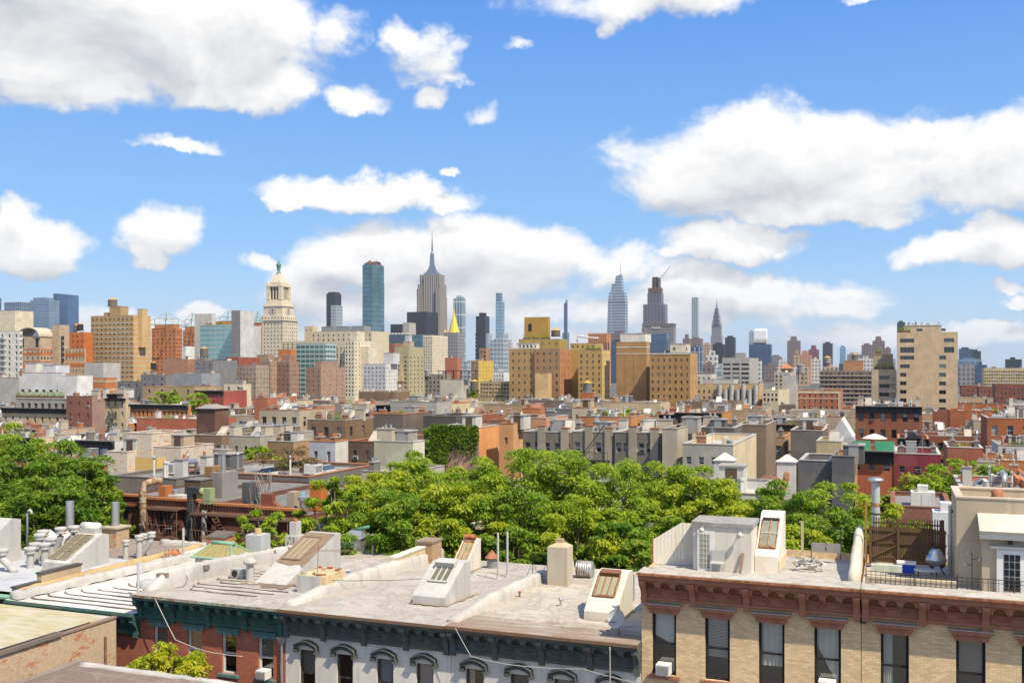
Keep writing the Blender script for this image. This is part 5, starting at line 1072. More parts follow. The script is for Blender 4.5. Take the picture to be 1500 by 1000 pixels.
um = MB(); um.lathe(0, 0, [(1.5, 2.2), (.8, 2.55), (.05, 2.8)], surf((.8, .75, .66), 'trim'), 10); um.cyl(0, 0, 0, 2.3, .04, GALV, n=6)
um.build('parasol', None, G(0, 0) * 0 + r_.matrix_basis @ Vector((W * .55, 3, H - .8)), -TH, 'cream garden parasol open on the green netted terrace', 'parasol')
r_, W, D, H = Lw('maroon painted house with window air conditioners right of the green terrace', 1310.5, 1378, 664, 120, (.22, .035, .05), nf=3, ww=8, wh=9, fh=30, t0=18, yb=700, clut=6, rc=surf((.7, .69, .67), 'roof'), D=11)
r_, W, D, H = Lw('dark house with black pedimented cornice under the beige slab', 1315, 1361, 642, 165, (.14, .06, .06), D=11, clut=5, cor=((.04, .045, .05), 1.3, .8)); b = MB(); b.extr([(W * .25, H + .12), (W * .75, H + .12), (W * .5, H + 1.2)], -.9, 0, surf((.04, .045, .05), 'trim'), 'y'); b.build('pediment', r_)
r_, W, D, H = Lw('white gabled roof house left of the green terrace', 1215, 1250, 640, 140, (.5, .5, .5), D=8, clut=0, par=0); b = MB(); b.extr([(0, H), (W, H), (W * .5, H + 2.6)], 0, D, surf((.62, .62, .62)), 'y'); b.build('gable', r_)
Lw('yellow brown stucco house with flat wall left of the white gable', 1196, 1232, 646, 122, (.48, .40, .24), D=8, clut=1)
Lw('dark stone house with a slate door strip below the red brick building', 1158, 1206, 630, 140, (.16, .15, .145), D=10, clut=5); Lw('brown corniced roof house at the right of the long trees', 1112, 1180, 621, 165, (.2, .13, .085), D=12, clut=6, cor=((.14, .08, .05), 1.2, .7))
Lw('rust brown raised chimney house near the right edge', 1388, 1440, 655, 135, (.36, .12, .07), D=12, clut=5, nf=3, ww=5, wh=9, fh=25, t0=22, yb=700)
Lw('white cluttered house with sheds at the right edge', 1440, 1512, 700, 105, (.60, .6, .58), D=12, clut=9, rc=surf((.72, .71, .69), 'roof')); Lw('white walled studio house behind the right edge sheds', 1462, 1515, 652, 150, (.62, .61, .58), D=12, clut=7, nf=3, ww=4, wh=8, fh=20, yb=690)
# row directly behind the near yards: brown red rears on the left with fire escapes
BR = (.18, .062, .042)
rear = []
for i, (x0, x1, yt, Y, lab) in enumerate(((146, 212, 724, 74.5, 'brown red brick rear with orange coping, leftmost behind the chimney pots'), (212.5, 292, 730, 73, 'brown red brick rear with wide glass bays and a zigzag fire escape'), (292.5, 378, 738, 70.5, 'brown red brick rear with a straight fire stair beside the black duct'), (378.5, 444, 745, 68.5, 'brown red brick rear with sloping wall end behind the small tree'))):
    r_, W, D, H = Lw(lab, x0, x1, yt, Y, BR, D=16, nf=0, clut=0, rc=surf((.17, .16, .15), 'roof', (.3, .27, .22)), coping=False, par=.45, name='row_house', kind='stucco')
    old = [c for c in r_.children if c.name.startswith('wall')][0]; bpy.data.objects.remove(old)
    k = Y / F; ops = []
    if i == 1: ops = [(.5, .9, H - 2.45, H - .95), (1.0, 1.7, H - 2.45, H - .95), (1.75, 2.5, H - 2.45, H - .95), (W - 1.5, W - .9, H - 2.45, H - .95), (W - .8, W - .3, H - 2.45, H - .95), (.8, 1.6, H - 5.0, H - 3.4), (W - 1.7, W - .8, H - 5.0, H - 3.4)]
    elif i == 0: ops = [(.8, 1.5, H - 2.5, H - .95), (2.0, 2.7, H - 2.5, H - .95), (.8, 1.5, H - 5, H - 3.4), (2.0, 2.7, H - 5, H - 3.4)]
    else: ops = [(.4, 1.0, H - 2.9, H - 1.4), (1.35, 1.95, H - 2.9, H - 1.4), (W - 1.2, W - .6, H - 2.9, H - 1.4), (.5, 1.2, H - 5.4, H - 3.9), (W - 1.0, W - .3, H - 5.4, H - 3.9)]
    b = MB(); mw = surf(BR, 'brick'); wall(b, 'front', W, D, 0, H, ops, mw, .3); wall(b, 'right', W, D, 0, H - .33, [], mw); wall(b, 'left', W, D, 0, H - .33, [], mw); wall(b, 'back', W, D, 0, H - .33, [], mw); b.build('wall', r_)
    put_windows(r_, 'front', W, D, ops, 'grey', 'sash', .3)
    b = MB(); b.box(-.02, W + .0, -.14, .26, H, H + .16, surf((.48, .19, .07))); b.build('coping', r_)
    b = MB(); b.box(.1, W - .1, -.18, -.004, H - .72, H - .58, surf((.24, .085, .055))); b.build('string_course', r_)
    if i in (1, 2, 3):
        b = MB(); FE = surf((.16, .11, .085), 'rust'); x0_ = W * .25 if i == 1 else .2; x1_ = W * .82 if i == 1 else W - .3
        for z in (H - .5, H - 2.55, H - 5.1):
            for j in range(5): b.box(x0_, x1_, -1.3 + j * .25, -1.18 + j * .25, z, z + .05, FE)
            b.box(x0_, x1_, -1.34, -1.3, z - .06, z + .08, FE); b.bar((x0_, -1.32, z + .95), (x1_, -1.32, z + .95), .022, FE)
            for j in range(int((x1_ - x0_) / .25)): b.bar((x0_ + j * .25, -1.32, z), (x0_ + j * .25, -1.32, z + .95), .01, FE)
        for z in (H - 2.55, H - 5.1):
            s0, s1 = ((W * .45, W * .75) if i == 1 else (W * .65, W * .3)); 
            for d in (-.95, -.45): b.bar((s0, d, z), (s1, d, z + 2.2), .035, FE)
            for j in range(11): t_ = (j + .5) / 11; b.box(s0 + (s1 - s0) * t_ - .1, s0 + (s1 - s0) * t_ + .1, -.95, -.45, z + 2.2 * t_ - .02, z + 2.2 * t_ + .02, FE)
        for xx in (x0_ + .1, x1_ - .1): b.bar((xx, -1.25, H - 11), (xx, -1.25, H - .4), .04, FE)
        b.build('fire_escape', r_)
    rear.append((r_, W, D, H))
# rooftop equipment of those rears
def P2(i): return rear[i]
r_, W, D, H = rear[1]
b = MB(); RP = surf((.40, .33, .24), 'rust'); b.tube([(.25, -.55, H - 6.5), (.25, -.55, H + .7), (.33, -.35, H + 1.1), (.55, .2, H + 1.3), (.8, .8, H + 1.25)], .27, RP, 12)
for z in (-5, -3.4, -1.8, -.2): b.cyl(.25, -.55, H + z, H + z + .07, .3, RP, n=12)
b.build('exhaust_pipe', r_); b = MB(); b.box(.8, 1.4, .5, 1.3, H - .44, H + .9, surf((.5, .17, .05))); b.build('fan_box', r_)
b = MB(); b.box(1.9, 3.2, .2, .9, H - .44, H + .35, surf((.55, .56, .55), 'trim')); b.cyl(2.3, .5, H + .35, H + .7, .22, GALV); b.build('rooftop_unit', r_)
b = MB(); b.box(1.75, 3.2, 2.2, 3.6, H - .44, H + 1.2, surf((.12, .085, .06))); b.box(1.7, 3.25, 2.15, 3.65, H + 1.203, H + 1.28, surf((.2, .2, .2))); b.build('bulkhead', r_)
b = MB(); b.extr([(5.2, H - .44), (8.2, H - .44), (8.2, H + 2.6), (5.2, H + 2.6)], 1.4, 2.4, surf((.33, .17, .05), 'wood')) if False else b.box(1.2, 1.9, 5.2, 7, H - .44, H + 1.9, surf((.26, .15, .07), 'wood')); b.box(1.91, 3.0, 5, 7, H - .44, H + 1.5, surf((.25, .24, .23))); b.cyl(2.8, 5.4, H + 1.5, H + 2.8, .16, GALV); b.build('stair_house', r_)
r_, W, D, H = rear[2]
b = MB(); BK = surf((.05, .055, .06), 'trim'); b.box(-.3, .12, -1.0, -.5, H - 6.5, H + 1.3, BK); b.box(.12, .7, -.98, -.52, H + .85, H + 1.28, BK); b.tube([(.7, -.75, H + 1.0), (1.0, -.75, H + 1.0)], .28, surf((.34, .40, .18), 'trim'), 12); b.box(.95, 1.55, -.9, -.3, H + .17, H + 1.25, surf((.30, .37, .20), 'trim')); b.build('extract_duct', r_)
b = MB(); b.cyl(1.0, -.8, H - 6.5, H - .3, .19, surf((.40, .42, .43), 'rust'), n=12); b.build('exhaust_pipe', r_)
b = MB(); b.box(2.7, 3.4, 1.2, 2.4, H - .44, H + 1.5, surf((.10, .105, .11))); b.build('bulkhead', r_)
b = MB(); r2 = random.Random(2)
for i in range(26): p = Vector((3.6 + r2.random() * 1.2, 1 + r2.random(), H - .4)); b.bar(p, p + Vector((r2.uniform(-.8, .8), r2.uniform(-.5, .5), r2.uniform(1, 2.8))), .025, surf((.3, .27, .24)))
b.build('pipe_bundle', r_)
r_, W, D, H = rear[3]
b = MB(); b.extr([(0.0, 0), (W - .4, 0), (W - .4, H - .6), (W * .5, H - .1), (.9, H + .5), (.9, H + 1.0), (0, H + 1.0)], .3, .7, surf((.24, .08, .05)), 'y'); b.build('sloping_end_wall', r_)
b = MB(); b.box(1.5, 2.1, 1.2, 2.0, H - .4, H + 1.1, surf((.42, .36, .28))); b.box(W - 1.4, W - .5, 3, 4, H - .4, H + 1.4, surf((.55, .17, .04))); b.build('chimney', r_)
b = MB(); b.cyl(W * .5, 2.6, H - .2, H + .9, .28, surf((.25, .5, .6), 'trim')); b.build('blue_tank', r_)
b = MB(); b.cyl(W * .82, 1.1, H - .4, H + .6, .3, GALV); b.cyl(W * .82, 1.1, H + .6, H + .85, .42, GALV); b.build('vent_cowl', r_)
# graffiti board on the last rear
t = thing('graffiti_board', px(435, 752, 72), 'orange roof board with blue and white spray paint letters', 'graffiti board'); b = MB(); b.box(-.85, .85, 0, .12, -.9, 1.0, surf((.60, .22, .07), 'trim')); b.build('board', t)
b = MB(); wm, bm2 = surf((.7, .7, .72), 'trim'), surf((.06, .12, .42), 'trim')
for j, (cx_, cz_) in enumerate(((-.45, .35), (0, .42), (.42, .35), (-.3, -.3), (.28, -.25))):
    n = 12; o1 = [(cx_ + .27 * math.cos(2 * math.pi * q / n), cz_ + .33 * math.sin(2 * math.pi * q / n)) for q in range(n)]; o2 = [(cx_ + .20 * math.cos(2 * math.pi * q / n), cz_ + .26 * math.sin(2 * math.pi * q / n)) for q in range(n)]; o3 = [(cx_ + .08 * math.cos(2 * math.pi * q / n), cz_ + .13 * math.sin(2 * math.pi * q / n)) for q in range(n)]
    b.extr(o1, -.012 - j * .002, -.003, bm2, 'y'); b.extr(o2, -.024 - j * .002, -.02 - j * .002, wm, 'y'); b.extr(o3, -.034 - j * .002, -.03 - j * .002, bm2, 'y')
b.build('spray_letters', t)
# block end houses beneath and behind the middle trees (roofs glimpsed through the leaves)
for i, (x0, x1, yt, Y, c, lab) in enumerate(((460, 545, 770, 66, (.5, .48, .44), 'white roofed house glimpsed under the middle trees, left of them'), (560, 660, 775, 64, (.42, .38, .33), 'beige house glimpsed under the middle trees, at their centre'), (700, 860, 722, 80, (.5, .5, .48), 'white stepped roof house glimpsed through the tree gap'), (865, 1000, 752, 70, (.30, .31, .29), 'grey green house with bay window under the right of the middle trees'), (1010, 1110, 720, 74, (.62, .61, .6), 'white walled house behind the right hand tree gap'))):
    Lw(lab, x0, x1, yt, Y, c, nf=4, ww=12, wh=26, fh=52, t0=16, yb=860, D=10, clut=3, rc=surf((.7, .69, .66), 'roof'))
Lw('long dark brown brick parapet house left of the beige penthouse', 1305, 1395, 741, 78, (.26, .11, .075), D=10, clut=0, kind='brick', coping=False, par=.3)
t = thing('roof_cabin', px(1352, 741, 80), 'white boarded roof cabin with small upper box behind the brown fence', 'roof cabin'); b = MB(); b.box(-.9, .9, 0, 1.8, -.5, 1.1, WHITE); b.box(-.4, .4, .4, 1.4, 1.1, 1.6, WHITE); b.build('walls', t); b = MB(); b.box(-.96, .96, -.06, 1.86, 1.104, 1.14, surf((.6, .6, .58))) if False else b.box(-.1, .6, -.03, -.003, -.4, .9, surf((.6, .6, .6))); b.build('door', t)
t = thing('roof_cabin', px(1388, 755, 62), 'tall white rendered chimney cabin left of the beige penthouse', 'roof cabin'); b = MB(); b.box(-.85, .85, 0, 1.5, -3, .2, surf((.66, .66, .66))); b.box(-.4, .85, .3, 1.2, .2, .75, surf((.7, .7, .7))); b.build('walls', t)
# ---- procedural rows filling in between and behind
def hits(u0, u1, v0, v1):
    return any(u0 < d and u1 > c and v0 < f and v1 > e for (c, d, e, f) in FOOT)
COLS = [((.50, .22, .09), 'rust orange'), ((.56, .44, .28), 'buff'), ((.38, .125, .05), 'red brick'), ((.50, .22, .075), 'orange brick'), ((.22, .14, .085), 'dark brown'), ((.45, .38, .27), 'beige stucco'), ((.56, .46, .28), 'cream'), ((.36, .32, .25), 'grey render'), ((.20, .15, .12), 'sooty brown'), ((.58, .57, .54), 'white'), ((.44, .30, .17), 'tan brick'), ((.28, .10, .055), 'maroon brick'), ((.5, .36, .24), 'sandy')]
FOOT += [(-80, 60, 30, 84)]
ROOFS = [(LROOF, 'pale roof'), (SILVER, 'silver roof'), (BLACKROOF, 'black roof'), (GREYROOF, 'grey roof'), (TANROOF, 'tan roof'), (surf((.68, .67, .65), 'roof', (.4, .36, .3)), 'white roof')]
rg = random.Random(11); count = 0
rows_ = [92, 128, 149, 180, 201, 234, 256, 288, 314, 350, 392, 440]
ordn = ['first', 'second', 'third', 'fourth', 'fifth', 'sixth', 'seventh', 'eighth', 'ninth', 'tenth', 'eleventh', 'twelfth', 'thirteenth', 'fourteenth']
TREESPOT = []; FEQ = []
for ri, v in enumerate(rows_):
    lw, rw = -.56 * v * 1.28, .42 * v * 1.0
    u = v * math.tan(math.atan(-750 / F) - TH) * 1.0 - 8; ue = v * math.tan(math.atan(750 / F) - TH) + 10
    while u < ue:
        w = rg.uniform(6, 9) if v < 200 else (rg.uniform(8, 15) if v < 300 else rg.uniform(14, 26)); d = rg.uniform(10, 13.5) if v < 250 else rg.uniform(12, 18)
        vv = v + rg.uniform(-1.5, 1.5)
        if v < 130 and 150 < 750 + F * (u * CU + vv * SU) / (-u * SU + vv * CU) < 1310: u += 2; continue
        if hits(u + .3, u + w - .3, vv - .5, vv + d): u += 1.5; continue
        if rg.random() < .05:
            TREESPOT.append((u + w / 2, vv + d / 2)); u += w; continue
        h = rg.choice((13.2, 14.6, 15.8, 16.8, 17.6, 18.6, 19.8)) + rg.uniform(-.4, .4) - max(0, min(4.6, (v - 200) * .028))
        X = u * CU + vv * SU; Y = -u * SU + vv * CU; p0 = 750 + X / Y * F
        if p0 < 300 and v < 235: h = min(h, 14.4 + rg.random())
        (c, cn), (rf, rn) = rg.choice(COLS), rg.choice(ROOFS); c = tuple(min(.8, x * rg.uniform(.92, 1.08)) for x in c) if False else c
        mk = mark(750 + F * (X + w / 2) / Y)
        lab = uniq('%s house with %s, %s row back, below the %s' % (cn, rn, ordn[ri], mk), ('left one', 'right one', 'lower one', 'taller one', 'farther one', 'nearer one', 'narrow one', 'broad one'))
        lab = ' '.join(lab.split()[:16])
        yt = 540 + (CAMZ - h) / Y * F
        far = v > 230
        B('row_house', lab, 'row house', p0, 0, yt, Y, d, c, W=w - .02, nf=0 if far else max(3, int(w / 1.9)), ns=0 if v > 180 else 3, ww=.9, wh=1.6, fh=3.1, t0=1.2, yb=None if far else yt + 6.5 / Y * F,
          fr=rg.choice(('white', 'brown', 'grey')), clut=(16 if v < 190 else 13) if not far else 8, seed=rg.randrange(9999), rc=rf, cor=BCOR if rg.random() < .35 and not far else None, par=rg.choice((.4, .7, .9)), group=GRP, foot=False, rev=.2)
        if v < 235 and rg.random() < .3 and w > 5: ob('fire_escape', clmesh('fire_escape', 0), bpy.context.scene.objects[-1].parent or None, (w * .5 - 1.3, 0, h)) if False else FEQ.append((lab, w, h))
        count += 1
        u += w + (.0 if rg.random() < .85 else rg.uniform(1, 4))
FED = {q[0]: q for q in FEQ}
for o_ in [o for o in C.objects if o.get('label') in FED]: ob('fire_escape', clmesh('fire_escape', 0), o_, (FED[o_['label']][1] * .5 - 1.3, 0, FED[o_['label']][2]))
# ================================================================== ground
def gmat():
    def b(t, bs):
        tcn = N(t, 'ShaderNodeTexCoord'); n1 = noise(t, tcn.outputs['Object'], .02, 6).outputs[0]
        lk(t, ramp(t, n1, [(.3, (.06, .06, .06)), (.7, (.16, .15, .13))]), bs.inputs['Base Color'])
    return pbr('asphalt', (.1, .1, .1), .95, build=b)
b = MB(); g_ = 9000.0
b.face([(-g_, -400, 0), (g_, -400, 0), (g_, 2 * g_, 0), (-g_, 2 * g_, 0)], gmat()); b.build('ground', None, (0, 0, 0), 0, kind='structure')
# ================================================================== trees
import numpy as np
def crown_mesh(seed, rx, rh, nclump, nleaf, ls, mat, flat=.38, bias=.55):
    """leaf sprays set on many flattened clumps; returns mesh and clump centres (local, crown centre at 0)"""
    rs = np.random.RandomState(seed)
    cs = []
    while len(cs) < nclump:
        p = rs.uniform(-1, 1, 3)
        r = np.linalg.norm(p * [1, 1, 1.0])
        if r > 1 or p[2] < -.75: continue
        if r < bias and rs.rand() < .8: continue
        lob = 1 + .22 * math.sin(3 * math.atan2(p[1], p[0]) + seed) + .12 * math.sin(7 * math.atan2(p[1], p[0]) + seed * 2)
        q = p * [rx * lob, rx * lob, rh]
        if any(np.linalg.norm((q - c) * [1, 1, 1.6]) < rx * .17 for c in cs): 
            if rs.rand() < .8: continue
        cs.append(q)
    cs = np.array(cs); P = []
    N_ = nclump * nleaf
    cr = rs.uniform(.6, 1.2, nclump) * rx * .205
    ci = np.repeat(np.arange(nclump), nleaf)
    ang = rs.uniform(0, 2 * math.pi, N_); rad = np.sqrt(rs.rand(N_)) * cr[ci] * rs.uniform(.75, 1.15, N_)
    dome = (1 - (rad / (cr[ci] * 1.15)) ** 2).clip(0, 1)
    off = np.stack([np.cos(ang) * rad, np.sin(ang) * rad, cr[ci] * flat * (dome - .45) + rs.normal(0, .12, N_) * cr[ci] - (rs.rand(N_) < .25) * rs.rand(N_) * cr[ci] * .9], 1)
    c = cs[ci] + off
    out = np.stack([np.cos(ang), np.sin(ang), rs.uniform(-.75, .25, N_)], 1) + rs.normal(0, .35, (N_, 3)); out /= np.linalg.norm(out, axis=1)[:, None]
    side = np.cross(out, np.stack([rs.normal(0, .45, N_), rs.normal(0, .45, N_), np.ones(N_)], 1)); side /= np.linalg.norm(side, axis=1)[:, None]
    L = ls * rs.uniform(.7, 1.3, N_)[:, None]; Wd = L * .42
    v = np.empty((N_, 4, 3)); v[:, 0] = c - out * L * .5; v[:, 1] = c + side * Wd * .5; v[:, 2] = c + out * L * .5 - [0, 0, .02]; v[:, 3] = c - side * Wd * .5
    me = bpy.data.meshes.new('crown'); me.vertices.add(N_ * 4); me.vertices.foreach_set('co', v.reshape(-1).astype(np.float32))
    me.loops.add(N_ * 4); me.loops.foreach_set('vertex_index', np.arange(N_ * 4, dtype=np.int32))
    me.polygons.add(N_); me.polygons.foreach_set('loop_start', np.arange(0, N_ * 4, 4, dtype=np.int32)); me.polygons.foreach_set('loop_total', np.full(N_, 4, dtype=np.int32))
    me.materials.append(mat); me.update(); me.validate(); return me, cs
def tree(x, ytop, Y, rx, rh, label, seed, mat=None, nclump=90, nleaf=170, ls=.42, group='trees rising from the back yards', flat=.38, base=0.0):
    p = px(x, ytop, Y); zc = p.z - rh * .95
    t = thing('leafy_tree', (p.x, Y, base), label, 'tree', group, rz=0)
    me, cs = crown_mesh(seed, rx, rh, nclump, nleaf, ls, mat or LEAF, flat)
    ob('crown', me, t, (0, 0, zc - base))
    b = MB(); r2 = random.Random(seed); h = zc - base
    fork = Vector((r2.uniform(-.3, .3), r2.uniform(-.3, .3), h - rh * .95)); tr = max(.1, rx * .055)
    b.tube([(0, 0, 0), (fork.x * .4, fork.y * .3, fork.z * .5), fork], tr * 1.35, BARK, 9, True, tr)
    b.build('trunk', t); 
    b = MB(); order = sorted(range(len(cs)), key=lambda i: r2.random())[:min(34, len(cs))]
    for i in order:
        c = Vector(cs[i]) + Vector((0, 0, h)); st = fork + (c - fork) * r2.uniform(0, .15)
        m = st.lerp(c, .5) + Vector((r2.uniform(-.1, .1), r2.uniform(-.1, .1), r2.uniform(-.18, .05))) * rx
        b.tube([st, st.lerp(m, .5) + Vector((0, 0, .1)), m, c], tr * .5, BARK, 6, True, .03)
    b.build('limbs', t); return t
# the big canopy in the middle of the block
TT = [(492, 700, 64, 2.8, 4.0, 'tree at the left end of the central canopy, in front of the brown red rear'),
 (556, 682, 66, 3.7, 4.4, 'tree of the central canopy below the sage house'),
 (615, 667, 71, 4.6, 4.6, 'tree of the central canopy with high crown right of the sage house'),
 (585, 718, 60, 3.3, 3.6, 'low front tree of the canopy behind the louvred roof box'),
 (685, 668, 74, 5.0, 4.8, 'tree of the central canopy below the ivy house'),
 (668, 712, 61, 3.9, 4.0, 'low front tree of the canopy behind the twin white pipes'),
 (765, 659, 70, 4.9, 5.2, 'tallest tree at the middle of the canopy, under the apricot house'),
 (758, 720, 60, 3.6, 3.8, 'low front tree of the canopy left of the tan square chimney'),
 (842, 668, 66, 4.6, 5.0, 'tree of the central canopy above the tan square chimney'),
 (852, 735, 59, 3.4, 3.6, 'low front tree behind the rusty drum'),
 (925, 672, 76, 4.2, 3.0, 'flat topped tree over the roof gap, right of centre'),
 (912, 762, 58, 2.6, 2.8, 'small low tree left of the white boarded fence'),
 (1000, 688, 72, 4.6, 3.6, 'tree left of the white pyramid topped roof hood'),
 (1050, 700, 68, 3.8, 3.4, 'broad tree directly behind the white stair bulkhead'),
 (985, 748, 60, 2.8, 3.2, 'low tree between the fence and the white stair bulkhead'),
 (1150, 712, 66, 4.0, 4.4, 'tree in front of the blackened flank wall'),
 (1215, 710, 69, 4.4, 4.8, 'round tree right of the slanted white skylight house'),
 (1185, 760, 57, 3.0, 3.6, 'low front tree at the edge of the white right hand roof'),
 (1322, 752, 63, 2.3, 2.8, 'low tree behind the brown fence, right of the tall flue'),
 (1238, 752, 58, 2.9, 3.6, 'low tree close behind the deck with the mesh lounger'),
 (1148, 768, 56, 2.2, 3.0, 'low tree peeping right of the slanted skylight house'),
 (1282, 738, 66, 3.2, 4.0, 'tree behind the brown board fence and the tall flue')]
for i, (x, y, Y, rx, rh, lab) in enumerate(TT):
    tree(x, y, Y, rx, rh, lab, 100 + i, (LEAF, LEAF2, LEAF, LEAF3)[i % 4], nclump=int(36 + rx * 11), nleaf=380, ls=.275)
# left hand trees, darker
for i, (x, y, Y, rx, rh, lab, m) in enumerate(((12, 622, 76, 4.8, 5.4, 'bright green tree at the left edge, highest of the left clump', LEAF), (66, 642, 70, 4.6, 6.0, 'dark green tree in the middle of the left clump', LEAFD), (20, 690, 63, 4.6, 5.0, 'dark green lower tree behind the white stair wedge at the left edge', LEAFD), (112, 672, 66, 2.6, 4.2, 'dark green tree touching the brown red rear', LEAFD), (86, 720, 62, 3.2, 3.6, 'low dark green tree behind the chimney pots', LEAFD), (146, 688, 71, 1.3, 2.0, 'small bright tree beside the plywood hut', LEAF))):
    tree(x, y, Y, rx, rh, lab, 200 + i, m, nclump=int(50 + rx * 14), nleaf=360, ls=.27)
tree(392, 745, 60, 2.0, 2.2, 'small bright tree with bare limbs above the white masonry chimney', 301, nclump=26, nleaf=150, ls=.36)
tree(372, 765, 59, 1.2, 1.3, 'sprig of bright leaves left of the small bright tree', 302, nclump=12, nleaf=120, ls=.34)
# right hand tree beyond
for i, (x, y, Y, rx, rh, lab, m) in enumerate(((1372, 690, 100, 4.6, 5.0, 'bright green tree right of the maroon house', LEAF), (1415, 668, 104, 5.4, 5.6, 'tall domed tree before the rust brown house at right', LEAF), (1450, 690, 98, 4.2, 4.4, 'spreading tree above the beige penthouse', LEAFD), (1330, 715, 97, 3.4, 3.6, 'low feathery tree left of the white roof cabin', LEAF))):
    tree(x, y, Y, rx, rh, lab, 400 + i, m, nclump=int(40 + rx * 12), nleaf=150, ls=.48)
# further trees
for i, (x, y, Y, rx, rh, lab) in enumerate(((245, 574, 300, 6.0, 4.0, 'wide flat green tree behind the orange row house, left half'), (285, 577, 300, 6.5, 4.0, 'wide flat green tree behind the orange row house, right half'), (905, 600, 165, 3.8, 3.6, 'yellowish green tree between roofs below the windowless tan tower'), (925, 606, 160, 2.6, 2.6, 'small green tree right of the yellowish one'), (1450, 594, 330, 5.0, 6.5, 'green tree before the dark red blocks'), (1425, 600, 330, 3.5, 4.5, 'dark green tree left of the one before the red blocks'), (630, 628, 150, 2.2, 2.4, 'small tree left of the ivy house'), (1465, 650, 170, 3, 2.2, 'small green tree behind the right edge sheds'), (690, 572, 420, 3.4, 3, 'tiny tree left of the central complex'), (935, 598, 310, 3.5, 3, 'round shrub tree at the foot of the windowless tan tower'), (378, 655, 124, 2.4, 2.0, 'olive shrub tree beside the grey beige rear'), (895, 594, 335, 3, 2.6, 'small green tree at the foot of the right yellowish wing'))):
    tree(x, y, Y, rx, rh, lab, 500 + i, nclump=34, nleaf=90, ls=.55 + Y * .0012, group='smaller trees between the roofs')
for i, (u, v) in enumerate(TREESPOT):
    X = u * CU + v * SU; Y = -u * SU + v * CU; p = 750 + X / Y * F
    tree(p, 540 + (CAMZ - rnd.uniform(13.5, 16)) / Y * F, Y, 2.6, 2.6, uniq('small green tree between roofs, below the %s' % mark(p)), 600 + i, nclump=24, nleaf=80, ls=.5 + Y * .001, group='smaller trees between the roofs')
t = thing('dry_shrub', px(425, 678, 100), 'brown dry roof shrub behind the lavender house', 'shrub', rz=0)
me, cs = crown_mesh(9, 3.2, 1.2, 26, 90, .3, leafmat('leaf_dry', (.14, .09, .04), (.24, .17, .08), (.3, .24, .1)), .6); ob('foliage', me, t, (0, 0, .4))
# ================================================================== near block
def near(name, u, v, label, cat, z=0, group=None): return thing(name, G(u, v, z), label, cat, group)
def nglass():
    def b(t, bs):
        tr = N(t, 'ShaderNodeBsdfTransparent'); tr.inputs[0].default_value = (.72, .76, .76, 1)
        gl = N(t, 'ShaderNodeBsdfGlossy'); gl.inputs['Roughness'].default_value = .02; gl.inputs[0].default_value = (.9, .9, .9, 1)
        tcn = N(t, 'ShaderNodeTexCoord'); bp = N(t, 'ShaderNodeBump'); bp.inputs['Strength'].default_value = .06; lk(t, noise(t, tcn.outputs['Object'], 1.3, 2).outputs[0], bp.inputs['Height']); lk(t, bp.outputs[0], gl.inputs['Normal'])
        ms = N(t, 'ShaderNodeMixShader'); ms.inputs[0].default_value = .2; lk(t, tr.outputs[0], ms.inputs[1]); lk(t, gl.outputs[0], ms.inputs[2]); lk(t, ms.outputs[0], t.nodes['Material Output'].inputs[0])
    return pbr('near_glass', (.1, .1, .1), .05, build=b)
NG = nglass(); ROOM = surf((.05, .045, .04), 'trim'); BLIND = surf((.80, .81, .82), 'trim'); CURT = surf((.75, .76, .72), 'trim')
